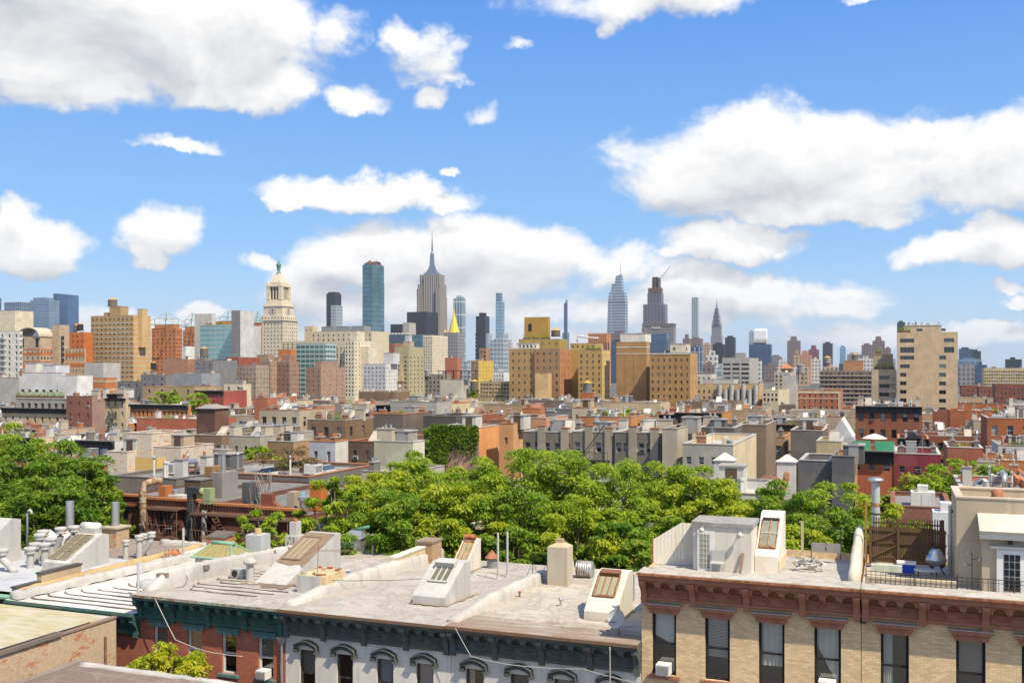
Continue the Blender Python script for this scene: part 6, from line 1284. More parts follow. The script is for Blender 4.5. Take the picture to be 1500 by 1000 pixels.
def fancy_cornice(root, W, zt, h, pr, m, nb, rust, rosette=True, arch=True, dent=True, x0=0.0):
    b = MB(); e = .003
    # fascia, corona and soffit
    b.extr([(e, 0), (-pr, -.02), (-pr - .02, -.10), (-pr + .05, -.13), (-pr + .05, -.22), (-pr + .12, -.25), (e, -.25)], 0, W, m, 'x')
    b.extr([(e, -h), (-.16, -h), (-.19, -h + .05), (-.17, -h + .10), (-.10, -h + .14), (e, -h + .14)], 0, W, m, 'x')
    b.box(0, W, -.09, e, -h + .141, -.251, m)
    b.build('cornice', root, (x0, 0, zt))
    co = root.children[-1] if False else bpy.data.objects[b and bpy.context.scene.objects[-1].name] if False else None
    bw = W / nb
    # brackets
    bm_ = MB(); pr2 = pr - .04
    bm_.extr([(-.092, -.252), (-pr2 + .02, -.252), (-pr2, -.36), (-pr2 + .06, -.45), (-pr2 * .62, -.58), (-pr2 * .42, -.72), (-pr2 * .36, -h + .16), (-.20, -h - .10), (-.092, -h - .14)], -.11, .11, m, 'x')
    bm_.box(-.14, .14, -pr2 * .9, -.092, -.30, -.253, m)
    me = bm_.mesh('bracket')
    for i in range(nb + 1):
        x = min(W - .13, max(.13, i * bw)); ob('bracket', me, root, (x0 + x, 0, zt))
    dk = cl(m['c'], .55) if False else None
    # bays: arcaded modillion strip, dentils, raised panel with scrollwork
    st = MB(); n = 3; L = bw - .24; aw = L / n
    for j in range(n):
        xs = .12 + j * aw; pier = aw * .17
        st.box(xs, xs + pier, -pr * .72, -.092, -.47, -.252, m); st.box(xs + aw - pier, xs + aw, -pr * .72, -.092, -.47, -.252, m)
        st.box(xs + .002, xs + pier - .002, -pr * .55, -.092, -.54, -.471, m)
        r = (aw - 2 * pier) / 2; cx = xs + aw / 2; K = 8
        if arch:
            for q in range(K):
                a0, a1 = math.pi * q / K, math.pi * (q + 1) / K
                p0, p1 = cx + r * math.cos(a0), cx + r * math.cos(a1); z0, z1 = -.44 + min(.17, r * .8) * math.sin(a0), -.44 + min(.17, r * .8) * math.sin(a1)
                st.idx([(p0, -pr * .70, z0), (p1, -pr * .70, z1), (p1, -pr * .70, -.252), (p0, -pr * .70, -.252), (p0, -.092, z0), (p1, -.092, z1)], [(0, 1, 2, 3), (0, 4, 5, 1)], m)
    if dent:
        k = int(L / .085)
        for j in range(k): st.box(.12 + j * L / k, .12 + (j + .55) * L / k, -.19, -.092, -.60, -.545, m)
        st.box(.12, .12 + L, -.15, -.092, -.63, -.602, m)
    pz0, pz1 = -h + .20, -.67
    for (a, c_, z0, z1) in ((.16, .08 + L, pz1 - .02, pz1), (.16, .08 + L, pz0, pz0 + .02), (.16, .18, pz0, pz1), (.06 + L, .08 + L, pz0, pz1)): st.box(a, c_, -.115, -.091, z0, z1, m)
    cx, cz = .12 + L / 2, (pz0 + pz1) / 2
    if rosette:
        for rr_, o_ in ((.13, .03), (.085, .045), (.035, .06)):
            st.extr([(cx + rr_ * math.cos(i * math.pi / 6), cz + rr_ * math.sin(i * math.pi / 6)) for i in range(12)], -.09 - o_, -.09 - o_ + .03, m, 'y')
    for sg in (-1, 1):
        pts = [(cx + sg * (.17 + .04 * i), -.105, cz + .07 * math.sin(i * 1.4) * (1 - i / 14)) for i in range(12)]
        pts = [p for p in pts if abs(p[0] - cx) < L / 2 - .08]; st.tube(pts, .018, m, 5)
        pts = [(cx + sg * (.17 + .04 * i), -.105, cz - .07 * math.sin(i * 1.4 + .6) * (1 - i / 14)) for i in range(10)]
        pts = [p for p in pts if abs(p[0] - cx) < L / 2 - .08]; st.tube(pts, .014, m, 5)
    me = st.mesh('frieze_panel')
    for i in range(nb): ob('frieze_panel', me, root, (x0 + i * bw, 0, zt))
def near_window(root, x, z0, w, h, fr, lintel, fill, sill=None, seed=0):
    """sash window set in an opening whose lower left corner is (x, z0); wall plane at y=0, window 0.14 back"""
    b = MB(); f = fr; y0, y1 = .10, .17; t = .055
    b.box(0, t, y0, y1, 0, h, f); b.box(w - t, w, y0, y1, 0, h, f); b.box(t, w - t, y0, y1, h - t, h, f); b.box(t, w - t, y0, y1, 0, t, f)
    b.box(t, w - t, y0 + .02, y1, h * .5 - .03, h * .5 + .03, f); b.box(t, t + .035, y0 + .03, y1 - .005, t, h - t, f); b.box(w - t - .035, w - t, y0 + .03, y1 - .005, t, h - t, f)
    wn = b.build('window', root, (x, 0, z0))
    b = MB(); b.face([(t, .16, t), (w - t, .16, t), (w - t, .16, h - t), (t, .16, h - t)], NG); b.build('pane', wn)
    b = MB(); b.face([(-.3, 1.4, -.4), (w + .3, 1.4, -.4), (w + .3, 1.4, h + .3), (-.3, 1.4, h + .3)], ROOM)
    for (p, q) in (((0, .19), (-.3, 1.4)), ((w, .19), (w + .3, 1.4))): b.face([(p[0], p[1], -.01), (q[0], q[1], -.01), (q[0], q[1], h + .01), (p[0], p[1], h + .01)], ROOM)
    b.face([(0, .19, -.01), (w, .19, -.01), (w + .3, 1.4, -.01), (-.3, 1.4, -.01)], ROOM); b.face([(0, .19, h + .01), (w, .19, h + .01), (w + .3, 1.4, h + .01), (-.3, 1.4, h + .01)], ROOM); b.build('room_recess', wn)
    b = MB()
    if fill == 'blind': 
        n = 26
        for i in range(n): zz = h - t - i * (h * .62 / n); b.face([(t, .20, zz - .008), (w - t, .20, zz - .008), (w - t, .225, zz - h * .62 / n), (t, .225, zz - h * .62 / n)], BLIND)
    elif fill == 'tiltblind':
        b.face([(t, .21, h - t), (w - t, .21, h - t), (w - t, .21, h * .46), (t, .21, h * .62)], BLIND)
    elif fill in ('curtain', 'curtain2', 'curtainL'):
        n = 16; a, e = (t, w - t) if fill == 'curtain' else ((t, w - t) if fill == 'curtain2' else (t, w * .42))
        for i in range(n):
            xa, xb = a + (e - a) * i / n, a + (e - a) * (i + 1) / n; ya, yb = .22 + .03 * math.sin(i * 1.9), .22 + .03 * math.sin((i + 1) * 1.9)
            lo = (lambda s_: h * (.30 + .0 * s_)) if fill == 'curtain' else ((lambda s_: h * (.72 - .66 * s_)) if fill == 'curtain2' else (lambda s_: .08))
            b.face([(xa, ya, lo(i / n)), (xb, yb, lo((i + 1) / n)), (xb, yb, h - t), (xa, ya, h - t)], CURT, True)
    elif fill == 'shade': b.face([(t, .21, h - t), (w - t, .21, h - t), (w - t, .21, h * .5), (t, .21, h * .5)], surf((.30, .29, .24), 'trim'))
    elif fill == 'halfwhite': b.face([(t, .21, h - t), (w - t, .21, h - t), (w - t, .21, h * .06), (t, .21, h * .06)], surf((.42, .44, .46), 'trim'))
    if b.f: b.build('curtain' if 'curt' in fill else 'blind', wn)
    if sill: b = MB(); b.box(-.14, w + .14, -.12, .099, -.13, -.003, sill); b.build('sill', wn)
    if lintel: lintel(w).build('lintel', wn, (0, 0, h))
    return wn
def lump(pts, w, h, m, seed=0, n_per=3.0, jit=.06):
    """hand-rendered parapet: rounded uneven strip along pts (x,y,z)"""
    r2 = random.Random(seed); b = MB(); P_ = [Vector(p) for p in pts]; S = []
    for i in range(len(P_) - 1):
        L = (P_[i + 1] - P_[i]).length; k = max(1, int(L * n_per))
        for j in range(k): S.append(P_[i].lerp(P_[i + 1], j / k))
    S.append(P_[-1]); K = 8; vs_ = []; fs = []
    for i, p in enumerate(S):
        d = (S[min(i + 1, len(S) - 1)] - S[max(i - 1, 0)]); d.z = 0; d.normalize(); a = Vector((-d.y, d.x, 0))
        hh = h * (1 + r2.uniform(-.12, .12)) if not callable(h) else h(i / (len(S) - 1)) * (1 + r2.uniform(-.06, .06)); ww = w * (1 + r2.uniform(-.12, .12)); 
        pr = [(-.62, -.1), (-.54, .25), (-.50, .82), (-.30, 1.0), (0, 1.04), (.30, 1.0), (.50, .82), (.54, .25), (.62, -.1)]
        for (x, z) in pr: vs_.append(p + a * (x * ww + r2.uniform(-jit, jit) * .4) + Vector((0, 0, z * hh + r2.uniform(-jit, jit) * .5)))
    K = 9
    for i in range(len(S) - 1):
        for j in range(K - 1): fs.append((i * K + j, i * K + j + 1, (i + 1) * K + j + 1, (i + 1) * K + j))
    fs.append(tuple(range(K - 1, -1, -1))); fs.append(tuple(range((len(S) - 1) * K, len(S) * K)))
    b.idx(vs_, fs, m, True); return b
def sheet(b, x0, x1, y0, y1, z0, z1, m, nx=10, ny=14, amp=.035, seed=0):
    """uneven roof sheet from z0 (front) to z1 (back)"""
    r2 = random.Random(seed); ph = [r2.uniform(0, 6) for _ in range(4)]; v = []; f = []
    for j in range(ny + 1):
        for i in range(nx + 1):
            x = x0 + (x1 - x0) * i / nx; y = y0 + (y1 - y0) * j / ny
            z = z0 + (z1 - z0) * j / ny + amp * (math.sin(x * 1.1 + ph[0]) * math.sin(y * .8 + ph[1]) + .5 * math.sin(x * 2.7 + y * 1.9 + ph[2]))
            if i in (0, nx) or j in (0, ny): z = z0 + (z1 - z0) * j / ny
            v.append((x, y, z))
    for j in range(ny):
        for i in range(nx): k = j * (nx + 1) + i; f.append((k, k + 1, k + nx + 2, k + nx + 1))
    b.idx(v, f, m, True)
def wedge(root, u0, u1, v0, v1, z, h0, h1, m, top=.5, name='bulkhead'):
    b = MB(); b.extr([(v0, z - .3), (v1, z - .3), (v1, z + h1), (v1 - top, z + h1), (v0 + .05, z + h0), (v0, z + h0 - .05)], u0, u1, m, 'x'); return b.build(name, root)
def flue(b, u, v, z, h, r, m, cap=True, n=14):
    b.cyl(u, v, z, z + h, r, m, n=n)
    if cap: b.lathe(u, v, [(r * 1.0, z + h * .80), (r * 1.45, z + h * .82), (r * 1.45, z + h * .90), (r * 1.15, z + h * .91), (r * 1.6, z + h * .95), (r * 1.6, z + h * 1.04), (0, z + h * 1.06)], m, n)
PLAST = surf((.52, .50, .45)); PLW = surf((.47, .46, .435)); TANP = surf((.50, .38, .24)); PARW = surf((.47, .45, .41), 'stucco')
NROOFA = surf((.45, .42, .375), 'roof', (.24, .18, .13)); NROOF = surf((.50, .46, .39), 'nroof', (.22, .15, .10)); NROOF2 = surf((.47, .45, .41), 'roof', (.32, .25, .2))
FOOT.append((-60, 10, 30, 52))
# ------------------------------------------------------------------ tan brick houses at the right
BCORN = surf((.36, .155, .095), 'stucco')
def tan_house(u0, lab, wins, label_extra):
    r_ = near('tan_brick_house', u0, 0, lab, 'apartment house', group='pair of tan brick houses'); W, D, z = 7.6, 6.7, 19.62
    ops = [(x - .44, x + .44, z - 3.72, z - 1.48) for x in wins]
    b = MB(); m = surf((.74, .55, .32), 'brick'); e = .02
    wall(b, 'front', W - e, D, 0, z - .05, ops, m, .10); wall(b, 'left', W - e, D, 0, z - .05, [], m); wall(b, 'right', W - e, D, 0, z - .05, [], m); wall(b, 'back', W - e, D, 0, z - .05, [], m); b.build('wall', r_)
    fancy_cornice(r_, W - e, z, 1.02, .62, BCORN, 4, None, rosette=False)
    b = MB(); b.box(-.02, W - .0, -.66, .42, z + .003, z + .07, surf((.50, .48, .43), 'roof')); b.box(-.02, W, -.70, -.661, z - .03, z + .05, surf((.42, .17, .08), 'rust')); b.build('coping', r_)
    b = MB(); sheet(b, .0, W - e, .42, D, z - .10, z - .35, NROOF2, seed=int(u0)); b.build('roof', r_)
    def lint(w):
        q = MB(); q.extr([(-.10, .22), (w + .10, .22), (w + .24, .30), (w + .24, .34), (-.24, .34), (-.24, .30)], -.26, -.003, BCORN, 'y') ; q.extr([(-.06, 0), (w + .06, 0), (w + .14, .219), (-.14, .219)], -.16, -.003, BCORN, 'y'); q.box(-.24, w + .24, -.28, -.003, .343, .37, surf((.42, .38, .36))); return q
    fills = label_extra
    for i, x in enumerate(wins): near_window(r_, x - .44, z - 3.72, .88, 2.24, surf((.025, .025, .028), 'trim'), lint, fills[i], BCORN)
    return r_, W, D, z
rA, W, D, zA = tan_house(0, 'tan brick house with brown bracketed cornice and the white stair bulkhead', (.83, 2.75, 4.63, 6.5), ('tiltblind', 'blind', 'curtain', 'curtain2'))
rB, W, D, zB = tan_house(7.6, 'tan brick house with brown bracketed cornice under the beige penthouse, right edge', (1.05, 3.37, 5.3, 6.9), ('curtainL', 'shade', 'blind', 'curtain'))
# joint bracket with the narrow dark slot between the two cornices
b = MB(); b.extr([(7.45 + .1, zA - 1.2), (7.45 + .28, zA - 1.2), (7.45 + .28, zA - .5), (7.45 + .19, zA - .33), (7.55, zA - .5)], -.13, -.094, DARK, 'y'); b.build('cornice_slot', rA)
# white fence, stair bulkhead, skylight bulkhead on A
b = MB(); FW = surf((.72, .67, .58), 'trim'); zr = zA - .15
b.idx([(.02, .9, zr), (.02, 3.6, zr), (.02, 3.6, zr + 1.95), (.02, .9, zr + 1.05)], [(0, 1, 2, 3)], FW) if False else None
b.extr([(.9, zr), (.94, zr), (.94, zr + 1), (.9, zr + 1)], 0, .01, FW, 'x') if False else None
t = near('board_fence', .1, 2.1, 'white boarded privacy fence with sloping top beside the stair bulkhead', 'fence', zr)
def fence_panel(b, p0, p1, h0, h1, m, bw=.14, th=.035):
    p0, p1 = Vector(p0), Vector(p1); L = (p1 - p0).length; n = int(L / bw); d = (p1 - p0).normalized(); q = Vector((-d.y, d.x, 0)) * th
    for i in range(n):
        a = p0 + d * (i * bw + .002); c = p0 + d * ((i + 1) * bw - .004); ha, hc = h0 + (h1 - h0) * i / n, h0 + (h1 - h0) * (i + 1) / n
        b.idx([a, c, c + q, a + q, a + Vector((0, 0, ha)), c + Vector((0, 0, hc)), c + q + Vector((0, 0, hc)), a + q + Vector((0, 0, ha))], [(0, 1, 5, 4), (1, 2, 6, 5), (2, 3, 7, 6), (3, 0, 4, 7), (4, 5, 6, 7)], m)
b = MB(); fence_panel(b, (-.15, 0, 0), (.95, .25, 0), .95, 1.65, FW); b.build('sloping_panel', t)
b = MB(); fence_panel(b, (.95, .25, 0), (1.75, .5, 0), 1.6, 1.6, FW); b.build('side_panel', t)
b = MB(); b.box(-.22, -.16, 0, .06, 0, 1.0, surf((.30, .15, .05), 'wood')); b.build('post', t)
WB = surf((.70, .66, .585)); 
b = MB(); x0, x1, y0, y1, h = 1.58, 3.74, 1.5, 3.2, 1.68
b.prism([(x0, y0 + .12), (x0 + .75, y0), (x1, y0), (x1, y1), (x0, y1)], zr - .1, zr + h, WB)
bk = b.build('bulkhead', rA)
b = MB(); b.prism([(x0 - .06, y0 + .06), (x0 + .75, y0 - .07), (x1 + .07, y0 - .07), (x1 + .07, y1 + .05), (x0 - .06, y1 + .05)], zr + h + .003, zr + h + .14, surf((.35, .35, .34), 'roof')); b.build('roof_edge', bk)
b = MB(); wf = surf((.72, .73, .73), 'trim'); dx = x0 + .18; dy = y0 + .03
b.box(dx, dx + .62, dy - .05, dy + .03, zr, zr + 1.5, wf); b.box(dx + .1, dx + .46, dy - .062, dy - .051, zr + .12, zr + 1.38, surf((.32, .31, .25), 'trim'))
for i in range(1, 3): b.box(dx + .1 + i * .12 - .007, dx + .1 + i * .12 + .007, dy - .075, dy - .063, zr + .12, zr + 1.38, wf)
for i in range(1, 7): b.box(dx + .1, dx + .46, dy - .080, dy - .0755, zr + .12 + i * .18 - .006, zr + .12 + i * .18 + .006, wf)
b.cyl(dx + .55, dy - .09, zr + .72, zr + .78, .025, DARK); b.build('glazed_door', bk)
for (lx, lz) in ((dx + .2, 1.56), (x1 - .38, 1.46)):
    b = MB(); b.box(lx - .05, lx + .05, y0 - .06, y0 - .003, zr + lz, zr + lz + .12, GALV); b.bar((lx, y0 - .05, zr + lz + .06), (lx, y0 - .2, zr + lz + .03), .02, GALV); b.lathe(lx, y0 - .24, [(.01, zr + lz - .1), (.09, zr + lz - .06), (.10, zr + lz + .02), (.05, zr + lz + .08), (.01, zr + lz + .09)], WHITE, 10); b.build('wall_lamp', bk)
t = near('plastic_chair', 2.55, .95, 'white plastic garden chair against the stair bulkhead', 'chair', zr); b = MB(); b.box(-.24, .24, 0, .42, .38, .42, PLW); b.build('seat', t); b = MB(); b.box(-.24, .24, .42, .46, .40, .82, PLW); b.build('backrest', t)
for sx in (-.22, .2):
    for sy in (0.0, .42): b = MB(); b.box(sx, sx + .03, sy, sy + .03, 0, .38, PLW); b.build('leg', t)
t = near('wooden_plank', 3.35, 1.2, 'weathered brown plank leaning on the stair bulkhead', 'plank', zr); b = MB(); b.idx([(-.05, 0, 0), (.06, 0, 0), (.06, .03, 0), (-.05, .03, 0), (.03, .24, .78), (.14, .24, .76), (.14, .27, .76), (.03, .27, .78)], [(0, 1, 5, 4), (1, 2, 6, 5), (2, 3, 7, 6), (3, 0, 4, 7), (4, 5, 6, 7), (0, 3, 2, 1)], surf((.24, .17, .12), 'wood')); b.build('board', t)
b2 = wedge(rA, 3.76, 4.62, 2.3, 4.9, zr, .6, 1.92, WB, .55)
b = MB(); sl = (1.92 - .6) / (4.9 - .55 - 2.35)
def onslope(x, s, off=0.0): y = 2.35 + s; return (x, y - off * .6, zr + .6 + s * sl + off)
b.face([onslope(3.88, .35, .03), onslope(4.48, .35, .03), onslope(4.48, 1.55, .03), onslope(3.88, 1.55, .03)], surf((.22, .23, .19), 'trim'))
for x in (3.88, 4.18, 4.48): b.bar(onslope(x, .3, .05), onslope(x, 1.6, .05), .025, surf((.45, .25, .12), 'rust'))
b.bar(onslope(3.86, .95, .05), onslope(4.50, .95, .05), .02, WHITE); b.bar(onslope(3.86, 1.6, .05), onslope(4.50, 1.6, .05), .06, DARK); b.bar(onslope(3.86, .3, .05), onslope(4.50, .3, .05), .05, surf((.4, .2, .1), 'rust')); b.build('skylight', b2)
b = MB(); b.box(4.63, 4.67, 2.35, 4.9, zr, zr + .4, surf((.7, .55, .38))); b.build('flashing', b2)
# debris, vents, low parapet on the right roof
t = near('rubbish_pile', 5.3, 3.2, 'crumpled white sheeting piled beside the slanted skylight house', 'rubbish pile', zr); r2 = random.Random(3); b = MB()
for i in range(26):
    c = Vector((r2.uniform(-.1, .8), r2.uniform(-.3, .7), r2.uniform(0, .35))); pts = [c + Vector((r2.uniform(-.28, .28), r2.uniform(-.2, .2), r2.uniform(-.12, .16))) for _ in range(4)]; b.face(pts, r2.choice((PLW, PLW, PLAST, GALV)))
b.build('sheeting', t)
t = near('roof_lounger', 6.1, 5.6, 'folding mesh roof lounger seen from behind at the roof edge', 'lounger', zr); b = MB(); MS = surf((.30, .29, .28), 'trim'); b.box(-.55, -.02, 0, .05, .25, .62, MS); b.box(.02, .55, 0, .05, .25, .62, MS); b.build('backrest', t)
for x in (-.56, .56): b = MB(); b.bar((x, .02, -.0), (x, .02, 1.25), .018, DARK); b.build('pole', t)
b = MB(); b.bar((-.56, .02, 1.25), (.56, .02, 1.25), .012, DARK); b.build('cross_rod', t)
t = near('timber_post', 5.15, 6.2, 'pale timber post standing behind the rubbish pile', 'post', zr); b = MB(); b.box(-.05, .05, -.05, .05, 0, 1.35, surf((.50, .42, .28), 'wood')); b.build('shaft', t)
b = lump([(7.30, 1.2, zr), (7.32, 6.55, zr - .1)], .34, lambda s: .42 if s < .05 else .5 + .85 * s, surf((.66, .60, .48)), 5, 2, .02); b.build('party_wall', rA)
# ---- penthouse side: fence, cooler, grill, railing, beige penthouse
t = near('board_fence', 7.72, 5.2, 'tall brown slatted roof fence with cross braces beside the blue cool box', 'fence', zr); t.scale = (1.03, 1, .8); WD = surf((.115, .065, .035), 'wood')
b = MB(); b.box(0, 2.55, 0, .03, .08, 1.9, WD) if False else None
for i in range(34): b.box(i * .078, i * .078 + .074, 0, .025, .1, 1.78 + (.04 if i % 3 else 0), WD)
for z_ in (.35, 1.02, 1.62): b.box(-.02, 2.68, -.045, -.002, z_, z_ + .08, WD)
for x in (0, .98, 2.1): b.box(x, x + .1, -.09, -.046, 0, 1.86, WD)
b.bar((.12, -.06, 1.1), (.95, -.06, 1.6), .035, WD); b.bar((.12, -.06, .35), (.95, -.06, .95), .035, WD); b.build('slat_panel', t)
b = MB()
for i in range(28): b.box(.15 + i * .088, .15 + i * .088 + .045, .05, .07, 1.75, 2.28 - (i % 4) * .02, WD)
b.box(.12, 2.6, .072, .10, 1.95, 2.02, WD); b.box(2.48, 2.6, .02, .12, 0, 2.26, WD); b.build('top_trellis', t)
b = MB()
for i in range(12): b.box(2.72 + i * .105, 2.72 + i * .105 + .055, .0, .025, .1, 1.62, surf((.17, .10, .05), 'wood'))
for z_ in (.7, 1.5): b.box(2.7, 4.0, -.03, -.002, z_, z_ + .07, WD)
b.build('side_trellis', t)
b = MB(); b.box(-.14, -.06, -.04, .04, 0, 3.05, surf((.33, .16, .05), 'wood')); b.build('post', t)
t = near('metal_flue', 7.95, 6.1, 'tall pale blue metal flue with mushroom cap and rust band behind the fence', 'flue', zA - .3); b = MB(); b.cyl(0, 0, 0, 3.2, .155, surf((.42, .47, .47), 'trim'), n=18); b.build('pipe', t); b = MB(); b.cyl(0, 0, 2.25, 2.4, .16, surf((.4, .22, .12), 'rust'), n=18); b.cyl(0, 0, 1.95, 2.0, .17, DARK, n=18); b.build('band', t); b = MB(); b.lathe(0, 0, [(.155, 3.21), (.32, 3.27), (.28, 3.36), (.05, 3.42)], GALV, 18); b.build('cap', t)
t = near('cool_box', 9.05, 3.7, 'blue cool box with white lid on the roof terrace', 'cool box', zr); b = MB(); b.prism([(-.28, -.16), (.28, -.16), (.28, .16), (-.28, .16)], .02, .36, surf((.02, .07, .50), 'trim'), [(-.32, -.19), (.32, -.19), (.32, .19), (-.32, .19)]); b.build('body', t); b = MB(); b.box(-.33, .33, -.2, .2, .363, .44, surf((.78, .74, .66), 'trim')); b.build('lid', t)
t = near('kettle_grill', 10.05, 3.9, 'silver domed barbecue grill near the penthouse wall', 'grill', zr); SV = pbr('steel', (.6, .6, .6), .28, .9); b = MB(); b.lathe(0, 0, [(.06, .30), (.34, .45), (.36, .55)], SV, 20); b.build('bowl', t); b = MB(); b.lathe(0, 0, [(.36, .56), (.34, .68), (.26, .70), (.24, .84), (.14, .93), (.02, .96)], SV, 20); b.box(-.05, .05, -.03, .03, .96, 1.0, DARK); b.build('dome_lid', t)
for a in range(3): b = MB(); b.bar((.1 * math.cos(a * 2.1), .1 * math.sin(a * 2.1), .4), (.3 * math.cos(a * 2.1), .3 * math.sin(a * 2.1), 0), .02, DARK); b.build('leg', t)
t = near('low_table', 9.75, 3.2, 'low grey oval tray table in front of the grill', 'table', zr); b = MB(); b.prism([(.45 * math.cos(i * .449), .22 * math.sin(i * .449)) for i in range(14)], .24, .29, surf((.5, .5, .46), 'trim')); b.build('tabletop', t)
for a in (-.3, .3): b = MB(); b.box(a - .02, a + .02, -.02, .02, 0, .24, DARK); b.build('leg', t)
t = near('planter_box', 7.95, 2.9, 'pale green planter box behind the railing', 'planter box', zr); b = MB(); b.box(-.1, .95, -.15, .15, .18, .42, surf((.50, .54, .44), 'trim')); b.box(-.05, .9, -.1, .1, .42, .425, BARK) if False else None; b.build('box', t)
t = near('metal_pole', 10.55, 4.3, 'grey white pole with fittings at the penthouse corner', 'pole', zr); b = MB(); b.cyl(0, 0, 0, 2.5, .06, surf((.5, .5, .46)), n=10); b.build('shaft', t); b = MB(); b.box(-.02, .2, -.03, .05, 2.25, 2.33, DARK); b.lathe(.16, -.1, [(.02, 1.95), (.1, 2.0), (.08, 2.1), (.02, 2.12)], GALV, 10); b.build('lamp', t)
t = near('iron_railing', 7.72, .95, 'thin black iron railing with rings along the terrace edge', 'railing', zr); b = MB()
for i in range(38): b.bar((i * .16, 0, 0), (i * .16, 0, .52), .009, DARK)
b.bar((0, 0, .52), (6.2, 0, .52), .013, DARK); b.bar((0, 0, .40), (6.2, 0, .40), .009, DARK)
for x in (.0, 1.55, 2.9, 4.6): b.bar((x, 0, 0), (x, 0, .62), .018, DARK)
for x in (.6, 3.4, 4.4):
    n = 10
    for i in range(n): b.bar((x + .06 * math.cos(6.283 * i / n), 0, .46 + .06 * math.sin(6.283 * i / n)), (x + .06 * math.cos(6.283 * (i + 1) / n), 0, .46 + .06 * math.sin(6.283 * (i + 1) / n)), .008, DARK)
b.build('bars', t)
b = MB(); b.box(7.75, 10.6, 1.05, 1.2, zr - .1, zr + .33, surf((.62, .52, .36))); b.build('low_wall', rB, (-7.6, 0, 0))
PH = surf((.50, .42, .31)); b = MB(); x0, x1, y0, y1, z0, z1 = 10.66, 15.6, 2.25, 5.6, zr - .05, 22.5
b.box(x0, x1, y0, y1, z0, z1 - .45, PH)
for (a, c, d, e) in ((x0, x1, y0, y0 + .2), (x0, x0 + .2, y0 + .2, y1 - .2), (x1 - .2, x1, y0 + .2, y1 - .2), (x0, x1, y1 - .2, y1)): b.box(a, c, d, e, z1 - .449, z1, PH)
ph = b.build('penthouse', rB, (-7.6, 0, 0))
b = MB(); c_ = surf((.62, .54, .42))
for (a, c, d, e) in ((x0 - .03, x1 + .03, y0 - .03, y0 + .23), (x0 - .03, x0 + .23, y0 + .23, y1 - .23), (x1 - .23, x1 + .03, y0 + .23, y1 - .23), (x0 - .03, x1 + .03, y1 - .23, y1 + .03)): b.box(a, c, d, e, z1 + .003, z1 + .06, c_)
b.build('coping', ph); b = MB(); b.lathe(12.1, 3.9, [(1.0, z1 - .44), (.25, z1 - .12), (.2, z1 - .05), (.22, z1 + .1), (.1, z1 + .17), (.0, z1 + .18)], surf((.40, .17, .09), 'rust'), 12); b.build('roof_vent', ph)
b = MB(); b.box(11.42, 15.6, 1.55, 2.247, z0, z0 + 2.15, PH); po = b.build('porch', ph); b = MB(); b.extr([(1.25, z0 + 2.0), (2.247, z0 + 2.5), (2.247, z0 + 2.6), (1.2, z0 + 2.13)], 11.32, 15.6, surf((.62, .58, .50)), 'x'); b.box(11.32, 15.6, 1.22, 1.3, z0 + 1.86, z0 + 2.0, surf((.30, .33, .35), 'trim')); b.build('canopy', po)
b = MB(); dx = 11.86; b.box(dx - .2, 15.6, 1.38, 1.547, z0 + 1.52, z0 + 1.62, WHITE); b.box(dx, dx + 1.25, 1.44, 1.548, z0, z0 + 1.5, surf((.74, .75, .76), 'trim')); 
for i in range(3):
    for j in range(5): b.box(dx + .22 + i * .17, dx + .22 + i * .17 + .145, 1.425, 1.439, z0 + .12 + j * .25, z0 + .12 + j * .25 + .225, DGLASS)
b.build('glazed_door', po); b = MB(); b.box(12.2, 12.34, 1.36, 1.5, z0 + 1.70, z0 + 1.84, DARK); b.build('wall_lamp', po)
t = near('garden_lamp_stand', 11.12, 1.7, 'spindly black lamp stand with three small heads by the penthouse', 'lamp stand', zr); b = MB(); b.bar((0, 0, 0), (0, 0, 1.25), .012, DARK)
for a, z_, r_x in ((.0, 1.02, .22), (2.9, .82, .2), (3.4, 1.22, .12)): b.bar((0, 0, z_), (r_x * math.cos(a), 0, z_ + .03), .009, DARK)
b.build('stem', t)
for a, z_, r_x in ((.0, 1.02, .24), (2.9, .82, .22), (3.4, 1.22, .13)): b = MB(); b.lathe(r_x * math.cos(a), 0, [(.01, z_ - .04), (.055, z_ - .01), (.045, z_ + .05), (.01, z_ + .06)], GALV, 8); b.build('lamp_head', t)
# window air conditioners
def ac(u, v, z, w, h, label):
    t = near('window_air_conditioner', u, v, label, 'air conditioner', z, group='window air conditioners'); b = MB(); b.box(0, w, -.36, .10, 0, h, surf((.70, .70, .68), 'trim')); b.build('casing', t)
    b = MB(); b.box(.05, w - .05, -.375, -.361, .05, h - .05, surf((.12, .11, .10), 'trim'))
    for i in range(9): b.box(.05, w - .05, -.39, -.376, .06 + i * (h - .12) / 9, .06 + i * (h - .12) / 9 + .012, surf((.4, .39, .37), 'trim'))
    b.build('grille', t); b = MB(); b.bar((w * .3, -.3, 0), (w * .3, .0, -.22), .015, WHITE); b.bar((w * .7, -.3, 0), (w * .7, .0, -.22), .015, WHITE); b.build('support_bracket', t)
zc = 19.62 - 3.72
ac(.60, 0, zc + .07, .5, .38, 'white air conditioner in the leftmost tan house window'); ac(6.22, 0, zc + .07, .56, .40, 'white air conditioner in the fourth tan house window')
